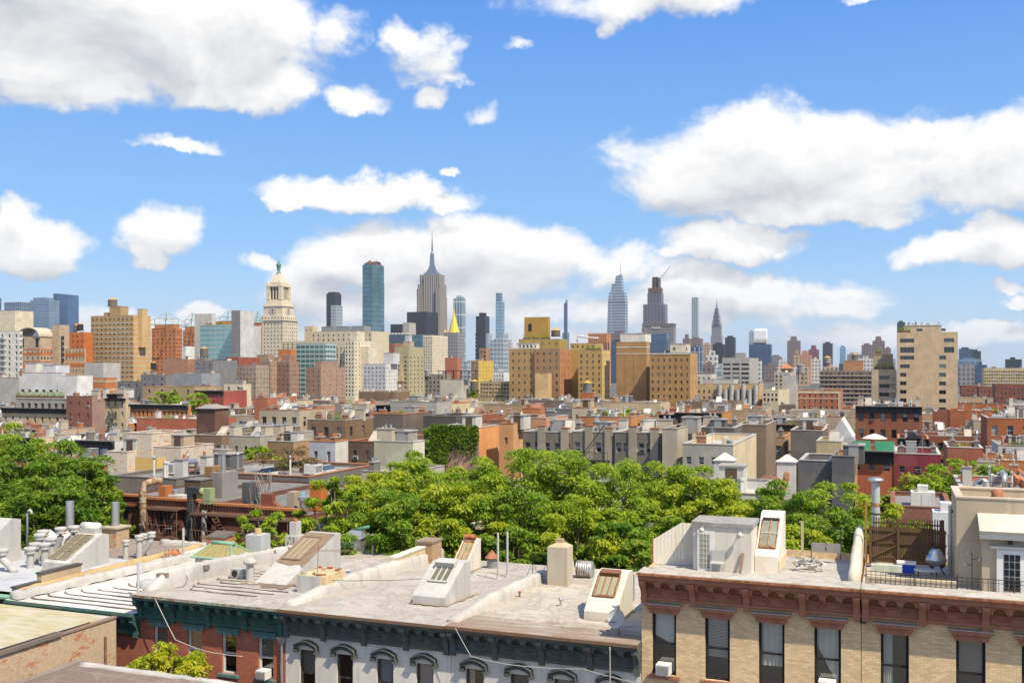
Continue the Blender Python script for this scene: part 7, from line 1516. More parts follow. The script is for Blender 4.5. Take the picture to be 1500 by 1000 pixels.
# ------------------------------------------------------------------ white painted houses
GC = surf((.085, .10, .095), 'stucco'); WP = surf((.66, .635, .58)); BF = surf((.085, .065, .05), 'trim')
def arched_lintel(w):
    q = MB(); n = 10; e = .17; pts = []
    for i in range(n + 1): s_ = i / n; pts.append((-e + (w + 2 * e) * s_, .04 + .20 * math.sin(math.pi * s_)))
    inn = [(x, z + .15) for x, z in pts]
    q.extr(pts + list(reversed(inn)), -.20, -.003, GC, 'y'); q.extr([(x, z + .152) for x, z in pts] + [(x, z + .20) for x, z in reversed(pts)], -.27, -.003, GC, 'y')
    for i in range(14): s_ = (i + .5) / 14; x = -e + (w + 2 * e) * s_; z = .04 + .20 * math.sin(math.pi * s_); q.box(x - .015, x + .015, -.225, -.201, z + .04, z + .10, GC)
    q.box(-.20, -.02, -.19, -.003, -.10, .035, GC); q.box(w + .02, w + .20, -.19, -.003, -.10, .035, GC)
    # infill between the curved hood and the straight head of the frame
    q.extr([(0, 0)] + [(x, z) for x, z in pts if 0 <= x <= w] + [(w, 0)], -.012, -.002, WP, 'y'); return q
NRS = NROOF
def white_house(u0, lab, wins, zt, fills, bw_=7.65):
    r_ = near('white_painted_house', u0, 0, lab, 'row house', group='pair of white painted houses'); W, D = bw_, 15.4; e = .02
    ops = [(x - .38, x + .38, zt - 3.7, zt - 1.72) for x in wins]
    b = MB(); wall(b, 'front', W - e, D, 0, zt - .06, ops, WP, .10); 
    for sd in ('left', 'right', 'back'): wall(b, sd, W - e, D, 0, zt - .75 if sd != 'back' else zt - .75, [], WP)
    b.build('wall', r_); fancy_cornice(r_, W - e, zt, 1.12, .58, GC, 4, None)
    b = MB(); b.box(0, W - e, -.62, -.585, -.10 + zt, zt + .02, surf((.16, .12, .085), 'rust')); b.build('gutter_edge', r_)
    NROOF = NRS if u0 > -10 else NROOFA
    b = MB(); sheet(b, 0, W - e, -.58, .02, zt + .02, zt + .02, NROOF, 6, 1, 0, 1); sheet(b, 0, W - e, .02, D, zt + .02, zt - .66, NROOF, 12, 20, .03, int(-u0)); b.build('roof', r_)
    for i, x in enumerate(wins): near_window(r_, x - .38, zt - 3.7, .76, 1.98, BF, arched_lintel, fills[i], None)
    return r_
rW1 = white_house(-7.65, 'white painted house with dark green cornice next to the tan brick house', (1.0, 2.87, 4.63, 6.49), 17.02, ('curtainL', 'none', 'shade', 'none'))
rW2 = white_house(-15.3, 'white painted house with dark green cornice next to the red brick house', (1.06, 2.85, 4.71, 6.49), 17.0, ('shade', 'none', 'halfwhite', 'halfwhite'))
def zr_at(v, zt=17.02): return zt - .68 * max(0, v) / 15.4
def nb(r_): return r_.location
def addn(root, u0, b, name):   # b is in G coordinates; make it a part of the house whose root sits at u0
    return b.build(name, root, (-u0, 0, 0))
addn(rW1, -7.65, lump([(-7.62, .1, zr_at(.1)), (-7.6, 4, zr_at(4)), (-7.62, 9.0, zr_at(9)), (-7.6, 15.2, zr_at(15))], .5, lambda s: .12 + .38 * min(1, s * 4), PARW, 3), 'party_wall')
addn(rW2, -15.3, lump([(-15.25, .2, zr_at(.2)), (-15.28, 3.2, zr_at(3)), (-15.25, 7.0, zr_at(7)), (-15.3, 15.2, zr_at(15))], .55, lambda s: .15 + .42 * min(1, s * 3), PARW, 4), 'party_wall')
b = MB(); b.prism([(-15.5, 7.2), (-15.1, 7.2), (-15.1, 13.0), (-15.5, 13.0)], zr_at(8) - .2, zr_at(8) + .45, surf((.58, .46, .28), 'stucco'), [(-15.5, 9.6), (-15.1, 9.6), (-15.1, 13.0), (-15.5, 13.0)]); b.box(-15.5, -15.1, 9.6, 13, zr_at(8) + .451, zr_at(8) + .65, surf((.58, .46, .28))); b.box(-15.54, -15.06, 9.6, 13, zr_at(8) + .653, zr_at(8) + .73, surf((.6, .57, .5))); addn(rW2, -15.3, b, 'raised_wall')
b = MB(); b.box(-15.7, -14.75, 13.1, 14.3, zr_at(13) - .2, zr_at(13) + 1.1, surf((.40, .28, .17), 'pbrick')); b.box(-15.76, -14.7, 13.04, 14.36, zr_at(13) + 1.103, zr_at(13) + 1.2, surf((.3, .23, .17))); addn(rW2, -15.3, b, 'chimney')
b = MB(); b.box(-16.6, -15.15, 2.9, 4.7, zr_at(3) - .3, zr_at(3) + .80, surf((.62, .49, .28))); b.box(-16.62, -15.4, 2.86, 2.897, zr_at(3) - .3, zr_at(3) + .78, PLW)
r2 = random.Random(8)
for i in range(22): x, y = r2.uniform(-16.6, -15.3), r2.choice((2.95, 3.1, 4.2, 4.5)); b.box(x, x + .2, y, y + .1, zr_at(3) + .803, zr_at(3) + .86 + r2.random() * .05, surf((.42, .13, .06) if i % 2 else (.5, .42, .3)))
chm = addn(rW2, -15.3, b, 'chimney')
# stair bulkheads with skylights
def bulk(root, u0r, u0, u1, v0, v1, h0, h1, m, panes, pm, top=.6, frame=None, zt=17.0):
    z = zr_at(v0, zt); q_ = random.Random(int(u0 * 10)); pb = MB(); ring = []
    for (xa, ya, xb, yb) in ((u0 - .12, v0 - .15, u1 + .12, v0 - .15), (u1 + .15, v0 - .12, u1 + .15, v1 + .1), (u1 + .1, v1 + .12, u0 - .1, v1 + .12), (u0 - .14, v1 + .1, u0 - .14, v0 - .1)):
        for i in range(9): s_ = i / 9; ring.append((xa + (xb - xa) * s_ + q_.uniform(-.1, .1) - u0r, ya + (yb - ya) * s_ + q_.uniform(-.13, .1)))
    pb.face([(x, y, zr_at(y, zt) + .05) for x, y in ring], surf((.30, .235, .17), 'stucco')); pb.build('tar_flashing', root)
    o = wedge(root, u0 - u0r, u1 - u0r, v0, v1, z, h0, h1, m, top)
    sl_ = (h1 - h0) / (v1 - top - v0 - .05); W = u1 - u0
    def S(x, s, off): return (u0 - u0r + x, v0 + .05 + s - off * .5, z + h0 + s * sl_ + off)
    L = v1 - top - v0 - .05; b = MB(); fm = frame or m
    for (xa, xb, sa, sb) in panes:
        b.face([S(xa * W, sa * L, .045), S(xb * W, sa * L, .045), S(xb * W, sb * L, .045), S(xa * W, sb * L, .045)], pm)
    a0 = min(p[0] for p in panes) * W - .06; a1 = max(p[1] for p in panes) * W + .06; s0 = min(p[2] for p in panes) * L - .06; s1 = max(p[3] for p in panes) * L + .06
    for (p, q) in (((a0, s0), (a0, s1)), ((a1, s0), (a1, s1)), ((a0, s0), (a1, s0)), ((a0, s1), (a1, s1))): b.bar(S(p[0], p[1], .05), S(q[0], q[1], .05), .05, fm)
    for i in range(len(panes) - 1): x = (panes[i][1] + panes[i + 1][0]) / 2 * W; b.bar(S(x, s0, .05), S(x, s1, .05), .03, fm)
    b.build('skylight', o); return o, S, W, L, z
o, S, Wb, L, z = bulk(rW2, -15.3, -10.75, -9.2, 2.8, 5.5, .42, 1.5, PLW, [(.28, .40, .42, .78), (.46, .58, .42, .78), (.64, .76, .42, .78)], surf((.13, .13, .10), 'trim'), .7)
b = MB(); b.idx([S(.22 * Wb, .8 * L, .0), S(.82 * Wb, .8 * L, .0), S(.82 * Wb, 1.0 * L, .0), S(.22 * Wb, 1.0 * L, .0), S(.22 * Wb, .8 * L, .28), S(.82 * Wb, .8 * L, .28), S(.82 * Wb, 1.02 * L, .16), S(.22 * Wb, 1.02 * L, .16)], [(0, 1, 5, 4), (1, 2, 6, 5), (2, 3, 7, 6), (3, 0, 4, 7), (4, 5, 6, 7)], PLW); b.build('vent_hood', o)
o, S, Wb, L, z = bulk(rW1, -7.65, -3.05, -1.7, 2.8, 5.4, .42, 1.62, surf((.62, .58, .50)), [(.18, .36, .38, .85), (.37, .55, .38, .85), (.56, .74, .38, .85)], surf((.30, .28, .19), 'trim'), .7, surf((.30, .17, .09), 'rust'))
b = MB(); b.idx([S(.15 * Wb, .86 * L, .0), S(.78 * Wb, .86 * L, .0), S(.78 * Wb, 1.0 * L, .0), S(.15 * Wb, 1.0 * L, .0), S(.15 * Wb, .86 * L, .2), S(.78 * Wb, .86 * L, .2), S(.78 * Wb, 1.02 * L, .1), S(.15 * Wb, 1.02 * L, .1)], [(0, 1, 5, 4), (1, 2, 6, 5), (2, 3, 7, 6), (3, 0, 4, 7), (4, 5, 6, 7)], surf((.2, .1, .06), 'rust')); b.build('vent_hood', o)
o, S, Wb, L, z = bulk(rW2, -15.3, -12.7, -11.85, 11.0, 13.0, .3, 1.5, surf((.60, .56, .49)), [(.25, .48, .2, .85), (.52, .75, .2, .85)], surf((.28, .28, .18), 'trim'), .35, surf((.45, .17, .07), 'rust'))
b = MB(); b.bar(S(.1, L, .12), S(Wb - .1, L, .12), .14, surf((.42, .14, .06), 'rust')); b.build('ridge_cap', o)
# tan square chimney
b = MB(); b.box(-6.95, -5.95, 9.6, 10.5, zr_at(9.6) - .2, zr_at(9.6) + 1.85, surf((.52, .46, .36))); b.prism([(-6.95, 9.6), (-5.95, 9.6), (-5.95, 10.5), (-6.95, 10.5)], zr_at(9.6) + 1.853, zr_at(9.6) + 2.03, surf((.55, .45, .28)), [(-6.6, 9.85), (-6.3, 9.85), (-6.3, 10.2), (-6.6, 10.2)]); ch = addn(rW1, -7.65, b, 'chimney')
b = MB(); b.box(-6.62, -6.28, 9.9, 10.2, zr_at(9.6) + 1.98, zr_at(9.6) + 2.2, surf((.5, .33, .24))); addn(rW1, -7.65, b, 'chimney_pot')
t = near('vent_drum', -5.9, 12.4, 'corrugated grey drum vent with rust patches behind the tan square chimney', 'vent drum', zr_at(12)); b = MB(); b.tube([(-.4, 0, .42), (-.2, 0, .42), (0, 0, .42), (.35, 0, .42)], .42, surf((.45, .47, .46), 'rust'), 18)
for i in range(7): b.tube([(-.4 + i * .12, 0, .42), (-.36 + i * .12, 0, .42)], .44, GALV, 18)
b.build('drum', t)
for (u, v, h, lab) in ((-9.75, 10.2, 2.35, 'left of two slim white vent pipes behind the middle skylight'), (-9.6, 11.1, 2.3, 'right of two slim white vent pipes behind the middle skylight'), (-19.4, 14.9, 1.2, 'short white vent pipe beside the louvred roof box'), (-2.1, 7.3, 1.3, 'white vent pipe behind the right stair bulkhead of the white houses')):
    t = near('vent_pipe', u, v, lab, 'vent pipe', zr_at(v) - .05); b = MB(); b.cyl(0, 0, 0, h, .055, PLW, n=10); b.cyl(0, 0, 0, .14, .12, PARW, .07, 10); b.build('pipe', t)
t = near('vent_cowl', -11.3, 13.2, 'grey roof vent with a rust red conical cap', 'roof vent', zr_at(13)); b = MB(); b.cyl(0, 0, 0, .55, .26, surf((.22, .23, .23), 'trim'), n=14); b.build('collar', t); b = MB(); b.lathe(0, 0, [(.38, .55), (.03, .95)], surf((.40, .15, .10), 'rust'), 14); b.build('conical_cap', t)
t = near('vent_stub', -4.7, 4.8, 'small grey vent stub alone on the right white roof', 'vent stub', zr_at(4.7)); b = MB(); b.cyl(0, 0, 0, .28, .05, GALV, n=10); b.lathe(0, 0, [(.05, .26), (.1, .29), (.09, .4), (.02, .42)], GALV, 10); b.build('pipe', t)
t = near('vent_stub', -7.1, 6.2, 'rusty vent stub with flat cap beside the party wall', 'vent stub', zr_at(6.2)); b = MB(); b.cyl(0, 0, 0, .2, .045, RUST, n=10); b.cyl(0, 0, .2, .26, .09, surf((.42, .18, .09)), n=10); b.build('pipe', t)
t = near('louvre_box', -21.4, 16.2, 'grey louvred fan box with a green cap at the rear roof edge', 'fan box', 16.2); b = MB(); b.prism([(-.6, -.4), (.7, -.4), (.7, .8), (-.6, .8)], -.2, .8, GALV); b.build('casing', t); b = MB()
for i in range(9): b.box(-.5, .4, -.42, -.402, 0 + i * .085, .05 + i * .085, surf((.5, .54, .6), 'trim'))
b.build('louvre', t); b = MB(); b.prism([(-.7, -.5), (.8, -.5), (.8, .9), (-.7, .9)], .803, 1.2, GALV, [(-.2, 0), (.5, 0), (.5, .3), (-.2, .3)]); b.tube([(.1, .1, 1.25), (.9, .3, 1.42)], .1, surf((.1, .3, .2), 'trim'), 8); b.build('cap', t)
t = near('satellite_dish', -1.05, .75, 'grey satellite dish on a short mast at the cornice edge', 'satellite dish', zr_at(.75)); b = MB(); b.tube([(0, 0, 0), (0, -.02, .25), (-.02, -.1, .45), (-.03, -.12, .6)], .03, GALV, 8); b.build('mast', t)
b = MB(); prof = [(.36 * s_ / 6, .11 * (s_ / 6) ** 2) for s_ in range(7)]; b.lathe(0, 0, prof, surf((.42, .43, .43), 'trim'), 24); d_ = b.build('dish', t, (-.05, -.14, .62)); d_.rotation_euler = (R(66), 0, R(-12))
b = MB(); b.bar((-.04, -.14, .5), (-.34, -.52, .58), .014, DARK); b.box(-.38, -.3, -.56, -.48, .55, .65, surf((.3, .3, .3), 'trim')); b.build('feed_arm', t)
t = near('paint_tin', -16.6, 7.3, 'paint tin with a blue, yellow and green wrap on the red brick roof', 'paint tin', zr_at(7.3)); b = MB(); b.cyl(0, 0, 0, .34, .15, surf((.05, .14, .45), 'trim'), n=16); b.build('tin', t); b = MB(); b.cyl(0, 0, .11, .25, .153, surf((.45, .50, .10), 'trim'), n=16, cap=False); b.cyl(0, 0, .14, .21, .156, surf((.12, .36, .12), 'trim'), n=16, cap=False); b.build('wrap', t); b = MB(); b.cyl(0, 0, .341, .36, .155, surf((.6, .6, .6), 'trim'), n=16); b.build('lid', t)
# ------------------------------------------------------------------ red brick house
TE = surf((.035, .10, .085), 'stucco'); RB = surf((.40, .125, .07), 'brick'); WF = surf((.62, .64, .64), 'trim')
rR = near('red_brick_house', -22.95, 0, 'red brick house with teal bracketed cornice and window hoods', 'row house'); zt = 17.0; W, D = 7.65, 15.4; wins = (1.12, 2.97, 4.78, 6.65)
ops = [(x - .38, x + .38, zt - 3.15, zt - 1.42) for x in wins]; b = MB(); wall(b, 'front', W - .02, D, 0, zt - .06, ops, RB, .10)
for sd in ('left', 'right', 'back'): wall(b, sd, W - .02, D, 0, zt - .75, [], RB)
b.build('wall', rR); fancy_cornice(rR, W - .02, zt, 1.1, .6, TE, 4, None, arch=False)
b = MB(); b.box(0, W - .02, -.66, -.605, zt - .08, zt + .03, surf((.30, .36, .32), 'rust')); b.build('gutter_edge', rR)
b = MB(); sheet(b, 0, W - .02, -.6, .02, zt + .02, zt + .02, NROOFA, 6, 1, 0, 1); sheet(b, 0, W - .02, .02, D, zt + .02, zt - .66, NROOFA, 12, 20, .03, 5); b.build('roof', rR)
TL = surf((.10, .20, .21), 'stucco')
def teal_lintel(w):
    q = MB(); q.box(-.16, w + .16, -.12, -.003, .0, .17, TL); q.extr([(-.003, .171), (-.16, .171), (-.22, .24), (-.24, .27), (-.003, .30)], -.22, w + .22, TL, 'x'); return q
for i, x in enumerate(wins): near_window(rR, x - .38, zt - 3.15, .76, 1.73, WF, teal_lintel, ('shade', 'none', 'none', 'shade')[i], TL)
ac(-22.95 + 6.65 - .26, 0, zt - 3.15 + .06, .5, .36, 'white air conditioner in the red brick house beside the white house')
SEAM = surf((.13, .085, .055), 'stucco')
b = MB(); r2 = random.Random(12)
for i in range(11):
    v = 1.2 + i * .72; x1 = 5.9 + r2.uniform(-1.6, .3); x0 = .9 + r2.uniform(-.1, .5) if i % 3 else 1.6
    pts = [(x0, v + .35, zr_at(v) + .025)] + [(x0 + (x1 - x0) * s_ / 6 + .15, v + .03 * math.sin(s_ * 2 + i), zr_at(v) + .02) for s_ in range(7)]
    for j in range(len(pts) - 1):
        p, q = pts[j], pts[j + 1]; w_ = .05 + r2.random() * .03; b.face([(p[0], p[1] - w_, p[2]), (q[0], q[1] - w_, q[2]), (q[0], q[1] + w_, q[2]), (p[0], p[1] + w_, p[2])], SEAM)
b.build('tar_seam', rR)
addn(rR, -22.95, lump([(-22.85, .3, 16.95), (-22.8, 2.2, 16.9), (-22.8, 5.5, 16.8), (-22.75, 12, 16.5), (-22.7, 15.2, 16.4)], .42, lambda s: .1 + (.7 if s > .08 else s * 8) * (1 - .25 * s), PLW, 6, 3, .08), 'party_wall')
b = MB(); 
for i in range(26): v = r2.uniform(1.2, 12); x = -22.8 + r2.uniform(-.2, .2); b.box(x - .1, x + .1, v - .12, v + .1, 17.45 - v * .045, 17.62 - v * .045 + r2.random() * .05, surf((.25, .19, .15)))
addn(rR, -22.95, b, 'coping_stone')
o, S, Wb, L, z = bulk(rR, -22.95, -19.7, -17.95, 4.0, 8.9, .08, 1.75, PLW, [(.14, .30, .45, .88), (.32, .48, .45, .88), (.50, .66, .45, .88)], surf((.30, .25, .16), 'trim'), .45, surf((.20, .14, .10), 'trim'))
b = MB(); b.face([S(0.02, L * .38, .02), S(Wb * .5, L * .33, .02), S(Wb * .8, L * .37, .02), S(Wb - .02, L * .30, .02), S(Wb - .02, L, .02), S(.02, L, .02)], surf((.24, .17, .115), 'stucco')); b.build('tar_coat', o)
b = MB(); r3 = random.Random(5); pts = [(-22.95 + 22.95 - .0, 0)] and [( -22.95, 0)]; poly = [(3.3, 3.3), (3.9, 3.5), (4.3, 3.0), (4.9, 3.3), (5.4, 3.0), (5.3, 4.4), (4.4, 4.3), (3.8, 4.5), (3.2, 4.2), (2.7, 3.6)]
b.face([(x, y, zr_at(y) + .03) for x, y in poly], surf((.24, .17, .115), 'stucco')); b.build('tar_patch', rR)
b = MB(); b.box(-23.1, -22.3, 11.6, 12.5, 16.2, 17.7, PLW); b.box(-22.95, -22.5, 11.8, 12.3, 17.703, 18.45, PLW); b.cyl(-22.7, 12.05, 18.45, 18.6, .12, CLAY); addn(rR, -22.95, b, 'chimney')
b = MB()
for i in range(14): a_, z_ = r2.uniform(-23.08, -22.35), r2.uniform(16.6, 17.6); b.box(a_, a_ + .09, 11.575, 11.598, z_, z_ + .1, surf((.2, .16, .13)))
addn(rR, -22.95, b, 'dark_patch')
t = near('roof_turbine_vent', -19.9, 3.9, 'stout white round vent with a mushroom cap by the left party wall', 'roof vent', zr_at(4)); t.location = G(-20.4, 4.6, zr_at(4.6)); b = MB(); b.cyl(0, 0, 0, .75, .2, PLW, .17, 14); b.build('pipe', t); b = MB(); b.lathe(0, 0, [(.2, .75), (.33, .82), (.33, .92), (.15, 1.05), (0, 1.08)], PLW, 14); b.build('cap', t)
t = near('condenser_unit', -21.3, 4.9, 'small grey condenser unit beside the round white vent', 'condenser', zr_at(4.9)); b = MB(); b.box(-.35, .35, -.15, .15, 0, .45, surf((.45, .45, .43), 'trim')); b.build('casing', t); b = MB(); b.extr([(-.1 + .17 * math.cos(i * .524), .23 + .17 * math.sin(i * .524)) for i in range(12)], -.17, -.152, DARK, 'y'); b.build('fan_grille', t)
t = near('roof_antenna', -16.0, 3.6, 'leaning television antenna on the small tan chimney', 'antenna', zr_at(3) + .8); b = MB(); b.bar((0, 0, 0), (.05, 0, 1.35), .018, RUST); b.build('mast', t); b = MB(); b.bar((.05, 0, 1.0), (1.9, .2, 1.1), .015, RUST); b.bar((-.5, 0, .8), (.3, .1, 1.3), .012, RUST)
for i in range(6): b.bar((.4 + i * .28, -.25, 1.03), (.4 + i * .28, .3, 1.08), .009, RUST)
b.build('boom', t)
t = near('roof_antenna', -8.2, 11.0, 'pair of black wire frames standing before the canopy', 'antenna', zr_at(11)); b = MB()
for x in (0, .75): b.bar((x, 0, 0), (x, 0, 1.15), .018, DARK); b.bar((x, 0, .9), (x - .4, .1, 0), .012, DARK); b.bar((x, 0, .9), (x + .4, -.1, 0), .012, DARK); b.bar((x, 0, 1.1), (x + .3, 0, 1.2), .015, DARK)
b.build('frame', t)
# cables strung along the facade and roofs
def cable(pts, label, r=.012, m=None):
    P_ = [G(*p) for p in pts]; o = P_[0]; b = MB(); q = []
    for i in range(len(P_) - 1):
        for j in range(8): s_ = j / 8; p = P_[i].lerp(P_[i + 1], s_); p.z -= .12 * (P_[i + 1] - P_[i]).length * .25 * 4 * s_ * (1 - s_) * .5; q.append(p - o)
    q.append(P_[-1] - o); b.tube(q, r, m or surf((.45, .44, .42), 'trim'), 5); t = b.build('cable', None, o, 0, label, 'cable')
cable([(-21.6, -.65, 17.0), (-20.4, -.75, 15.3), (-18.9, -.7, 14.95), (-17.0, -.65, 14.9)], 'pale cable drooping across the red brick facade', .018, PLW)
cable([(-7.2, -.62, 17.0), (-6.5, -.7, 16.0), (-4.9, -.7, 15.85), (-2.0, -.7, 16.0), (-.1, -.6, 15.7)], 'thin pale cable sagging over the white house cornice', .014)
cable([(-15.2, 3.4, 17.45), (-14.2, 5, 17.2), (-12.0, 7.5, 17.0), (-11.2, 5.6, 16.9)], 'dark cable looped along the white party wall', .012, DARK)
cable([(-1.02, -.68, 16.9), (-1.0, -.7, 15.9), (-1.05, -.68, 14.6), (-1.0, -.7, 12)], 'twisted pale cable hanging from the satellite dish', .02)
cable([(-22.9, 3.0, 17.5), (-22.3, 2.4, 17.1), (-21.9, 1.6, 17.0), (-22.5, .4, 17.0)], 'tangled dark wire by the left end of the red brick roof', .012, DARK)
t = near('standpipe', -25.2, 2.4, 'slim grey pole rising at the corner of the striped white roof', 'pole', 16.2); b = MB(); b.cyl(0, 0, -.2, 1.6, .06, surf((.5, .52, .55), 'trim'), n=10); b.build('shaft', t)
t = near('drainpipe', -15.42, -.12, 'grey rainwater hopper and downpipe between red and white facades', 'drainpipe', 0); b = MB(); b.cyl(0, 0, 2, 15.6, .05, GALV, n=8); b.build('pipe', t); b = MB(); b.prism([(-.06, -.06), (.06, -.06), (.06, .06), (-.06, .06)], 15.4, 15.75, GALV, [(-.2, -.16), (.2, -.16), (.2, .1), (-.2, .1)]); b.build('hopper', t)
# ------------------------------------------------------------------ low white roof with brown tar lines, and left neighbours
rS = near('stuccoed_house', -30.6, .0, 'low house with a striped white tar lined roof and teal cornice end', 'row house'); zl = 16.1; b = MB()
for sd in ('front', 'left', 'right', 'back'): wall(b, sd, 7.63, 15.4, 0, zl - .1, [], surf((.36, .12, .07), 'brick'), .1)
b.build('wall', rS); b = MB(); sheet(b, 0, 7.63, -.4, 15.4, zl, zl + .1, surf((.60, .585, .55), 'stucco'), 12, 20, .02, 2); b.build('roof', rS); fancy_cornice(rS, 7.63, zl - .02, 1.0, .5, TE, 4, None, arch=False)
b = MB()
for i in range(9):
    v = .2 + i * .62; x0 = 1.0 + i * .42; pts = [(x0 - .5, v + .5), (x0 - .15, v + .15)] + [(x0 + (7.4 - x0) * s_ / 5 + .2, v + .02 * math.sin(s_ + i)) for s_ in range(6)]
    for j in range(len(pts) - 1):
        p, q = pts[j], pts[j + 1]; w_ = .045 + .03 * r2.random(); b.face([(p[0], p[1] - w_, zl + .035), (q[0], q[1] - w_, zl + .035), (q[0], q[1] + w_, zl + .035), (p[0], p[1] + w_, zl + .035)], SEAM)
b.build('tar_line', rS)
addn(rS, -30.6, lump([(-30.2, -.3, 16.15), (-29.6, 3.0, 16.2), (-28.9, 8.0, 16.2), (-28.4, 13, 16.2)], .5, .34, PLW, 9, 3, .1), 'rolled_parapet')
addn(rS, -30.6, lump([(-26.0, 3.6, 16.1), (-25.0, 6.0, 16.15), (-23.6, 8, 16.2)], 1.3, .38, PLW, 19, 3, .16), 'rubble_flashing')
b = MB(); b.box(-27.0, -24.7, 8.8, 10.6, 16.0, 16.75, surf((.42, .41, .39))); sk = addn(rS, -30.6, b, 'lantern_kerb')
CG = surf((.22, .42, .30), 'trim'); YG = surf((.34, .29, .12), 'trim'); b = MB(); z0, z1 = 16.78, 17.35
A = [(-27.15, 8.65), (-24.55, 8.65), (-24.55, 10.75), (-27.15, 10.75)]; T_ = [(-26.5, 9.55), (-25.2, 9.55), (-25.2, 9.85), (-26.5, 9.85)]
b.prism(A, z0, z1, YG, T_)
for p, q in zip(A, T_): b.bar((*p, z0), (*q, z1 + .02), .05, CG)
for i in range(4): b.bar((*A[i], z0), (*A[(i + 1) % 4], z0), .06, CG)
for i in range(1, 6): s_ = i / 6; b.bar((A[0][0] + (A[1][0] - A[0][0]) * s_, A[0][1], z0 + .01), (T_[0][0] + (T_[1][0] - T_[0][0]) * s_, T_[0][1], z1 + .01), .02, surf((.3, .22, .14)))
for i in range(1, 4): s_ = i / 4; b.bar((A[1][0], A[1][1] + (A[2][1] - A[1][1]) * s_, z0 + .01), (T_[1][0], T_[1][1] + (T_[2][1] - T_[1][1]) * s_, z1 + .01), .02, CG)
b.tube([(-26.6, 9.7, z1 + .08), (-25.1, 9.7, z1 + .08)], .12, CG, 8); b.build('green_skylight', sk, (0, 0, 0))
rN = near('stuccoed_house', -46, .6, 'white roofed house crowded with white capped chimney pots at the left', 'row house'); b = MB(); zl2 = 16.2; Wn = 15.1
for sd in ('front', 'left', 'right', 'back'): wall(b, sd, Wn, 14.6, 0, zl2 - .15, [], surf((.34, .10, .06), 'brick'), .1)
b.build('wall', rN); b = MB(); sheet(b, 0, Wn, 0, 8.6, zl2, zl2, surf((.48, .50, .53), 'roof', (.38, .38, .38)), 12, 12, .02, 3); b.build('roof', rN); b = MB(); sheet(b, 0, Wn, 8.6, 14.6, zl2 + .01, zl2 - .1, surf((.27, .215, .18), 'roof', (.36, .31, .27)), 12, 10, .04, 4); b.build('rear_roof', rN)
def addl(b, name, root=rN): return b.build(name, root, (46, -.6, 0))
b = MB(); b.box(-31.15, -30.85, 4.4 - 2.4, 4.6, zl2 - 1.1, zl2 + .62, TANP); b.box(-31.15, -30.85, .5, 2.0, zl2 - 1.1, zl2 + .22, TANP); b.build('graffiti_parapet', rN, (46, -.6, 0))
b = MB(); BKP = surf((.09, .08, .075)); b.box(-31.2, -30.8, 1.95, 4.65, zl2 + .623, zl2 + .70, BKP); b.box(-31.2, -30.8, .45, 1.949, zl2 + .223, zl2 + .30, BKP); b.box(-30.85, -30.78, .5, .62, zl2 - 1.1, zl2 + .2, BKP); addl(b, 'parapet_coping')
b = MB(); pts = []
for (cx, sg) in ((1.35, 1), (1.95, 1)):
    pts = [(-30.83, cx + .26 * math.cos(a * .55) * (1 - .02 * a), zl2 - .42 + .22 * math.sin(a * .55) * (1 - .03 * a)) for a in range(16)]; b.tube(pts, .016, DARK, 4)
b.tube([(-30.83, 1.1, zl2 - .3), (-30.83, 1.35, zl2 - .12), (-30.83, 1.65, zl2 - .3), (-30.83, 1.95, zl2 - .1), (-30.83, 2.2, zl2 - .2)], .016, DARK, 4); b.tube([(-30.83, 1.05, zl2 - .62), (-30.83, 1.5, zl2 - .5), (-30.83, 1.7, zl2 - .62), (-30.83, 2.25, zl2 - .35)], .014, DARK, 4); addl(b, 'heart_scrawl')
b = MB(); b.extr([(5.0, zl2 - .1), (8.0, zl2 - .1), (8.0, zl2 + 1.6), (7.55, zl2 + 1.72), (5.15, zl2 + .55), (5.0, zl2 + .5)], -33.9, -32.2, PLW, 'x'); w_ = addl(b, 'bulkhead')
b = MB(); sl_ = 1.17 / 2.4
def S3(x, s, o_=.04): return (-33.9 + x, 5.15 + s, zl2 + .55 + s * sl_ + o_)
b.face([S3(.12, .1), S3(1.35, .1), S3(1.35, 2.1), S3(.12, 2.1)], surf((.16, .15, .11), 'trim'))
for x in (.12, .7, 1.35): b.bar(S3(x, .1, .06), S3(x, 2.1, .06), .025, surf((.42, .34, .2), 'rust'))
for s_ in (.1, .75, 1.4, 2.1): b.bar(S3(.12, s_, .06), S3(1.35, s_, .06), .02, surf((.42, .34, .2), 'rust'))
b.build('skylight', w_); b = MB(); b.tube([(-33.8, 7.75, zl2 + 1.95), (-32.7, 7.75, zl2 + 1.95)], .3, surf((.62, .58, .52)), 12); b.box(-33.8, -32.7, 7.45, 8.0, zl2 + 1.4, zl2 + 1.95, PLW); b.build('vent_hood', w_)
b = MB(); b.extr([(3.5, zl2 - .1), (7.0, zl2 - .1), (7.0, zl2 + 2.3), (6.4, zl2 + 2.4), (3.6, zl2 + .5), (3.5, zl2 + .4)], -42, -37.6, PLW, 'x'); addl(b, 'bulkhead')
addl(lump([(-37.9, 9.2, zl2), (-36.2, 9.6, zl2)], .9, 1.15, surf((.62, .6, .56), 'pbrick'), 22, 4, .16), 'broken_chimney')
addl(lump([(-38.4, 8.4, zl2), (-36.9, 8.5, zl2)], .5, .4, PLW, 23), 'flashing')
pots = [(-35.9, 4.2, 1.05, .20, 1), (-37.0, 8.0, 1.5, .20, 0), (-36.4, 7.2, 1.45, .20, 0), (-35.2, 5.4, .95, .20, 0), (-34.8, 6.0, 1.15, .20, 0), (-35.9, 6.4, 1.0, .20, 0), (-36.1, 8.4, 1.7, .20, 1), (-35.6, 8.9, 1.75, .20, 1), (-35.3, 6.9, 1.3, .20, 0)]
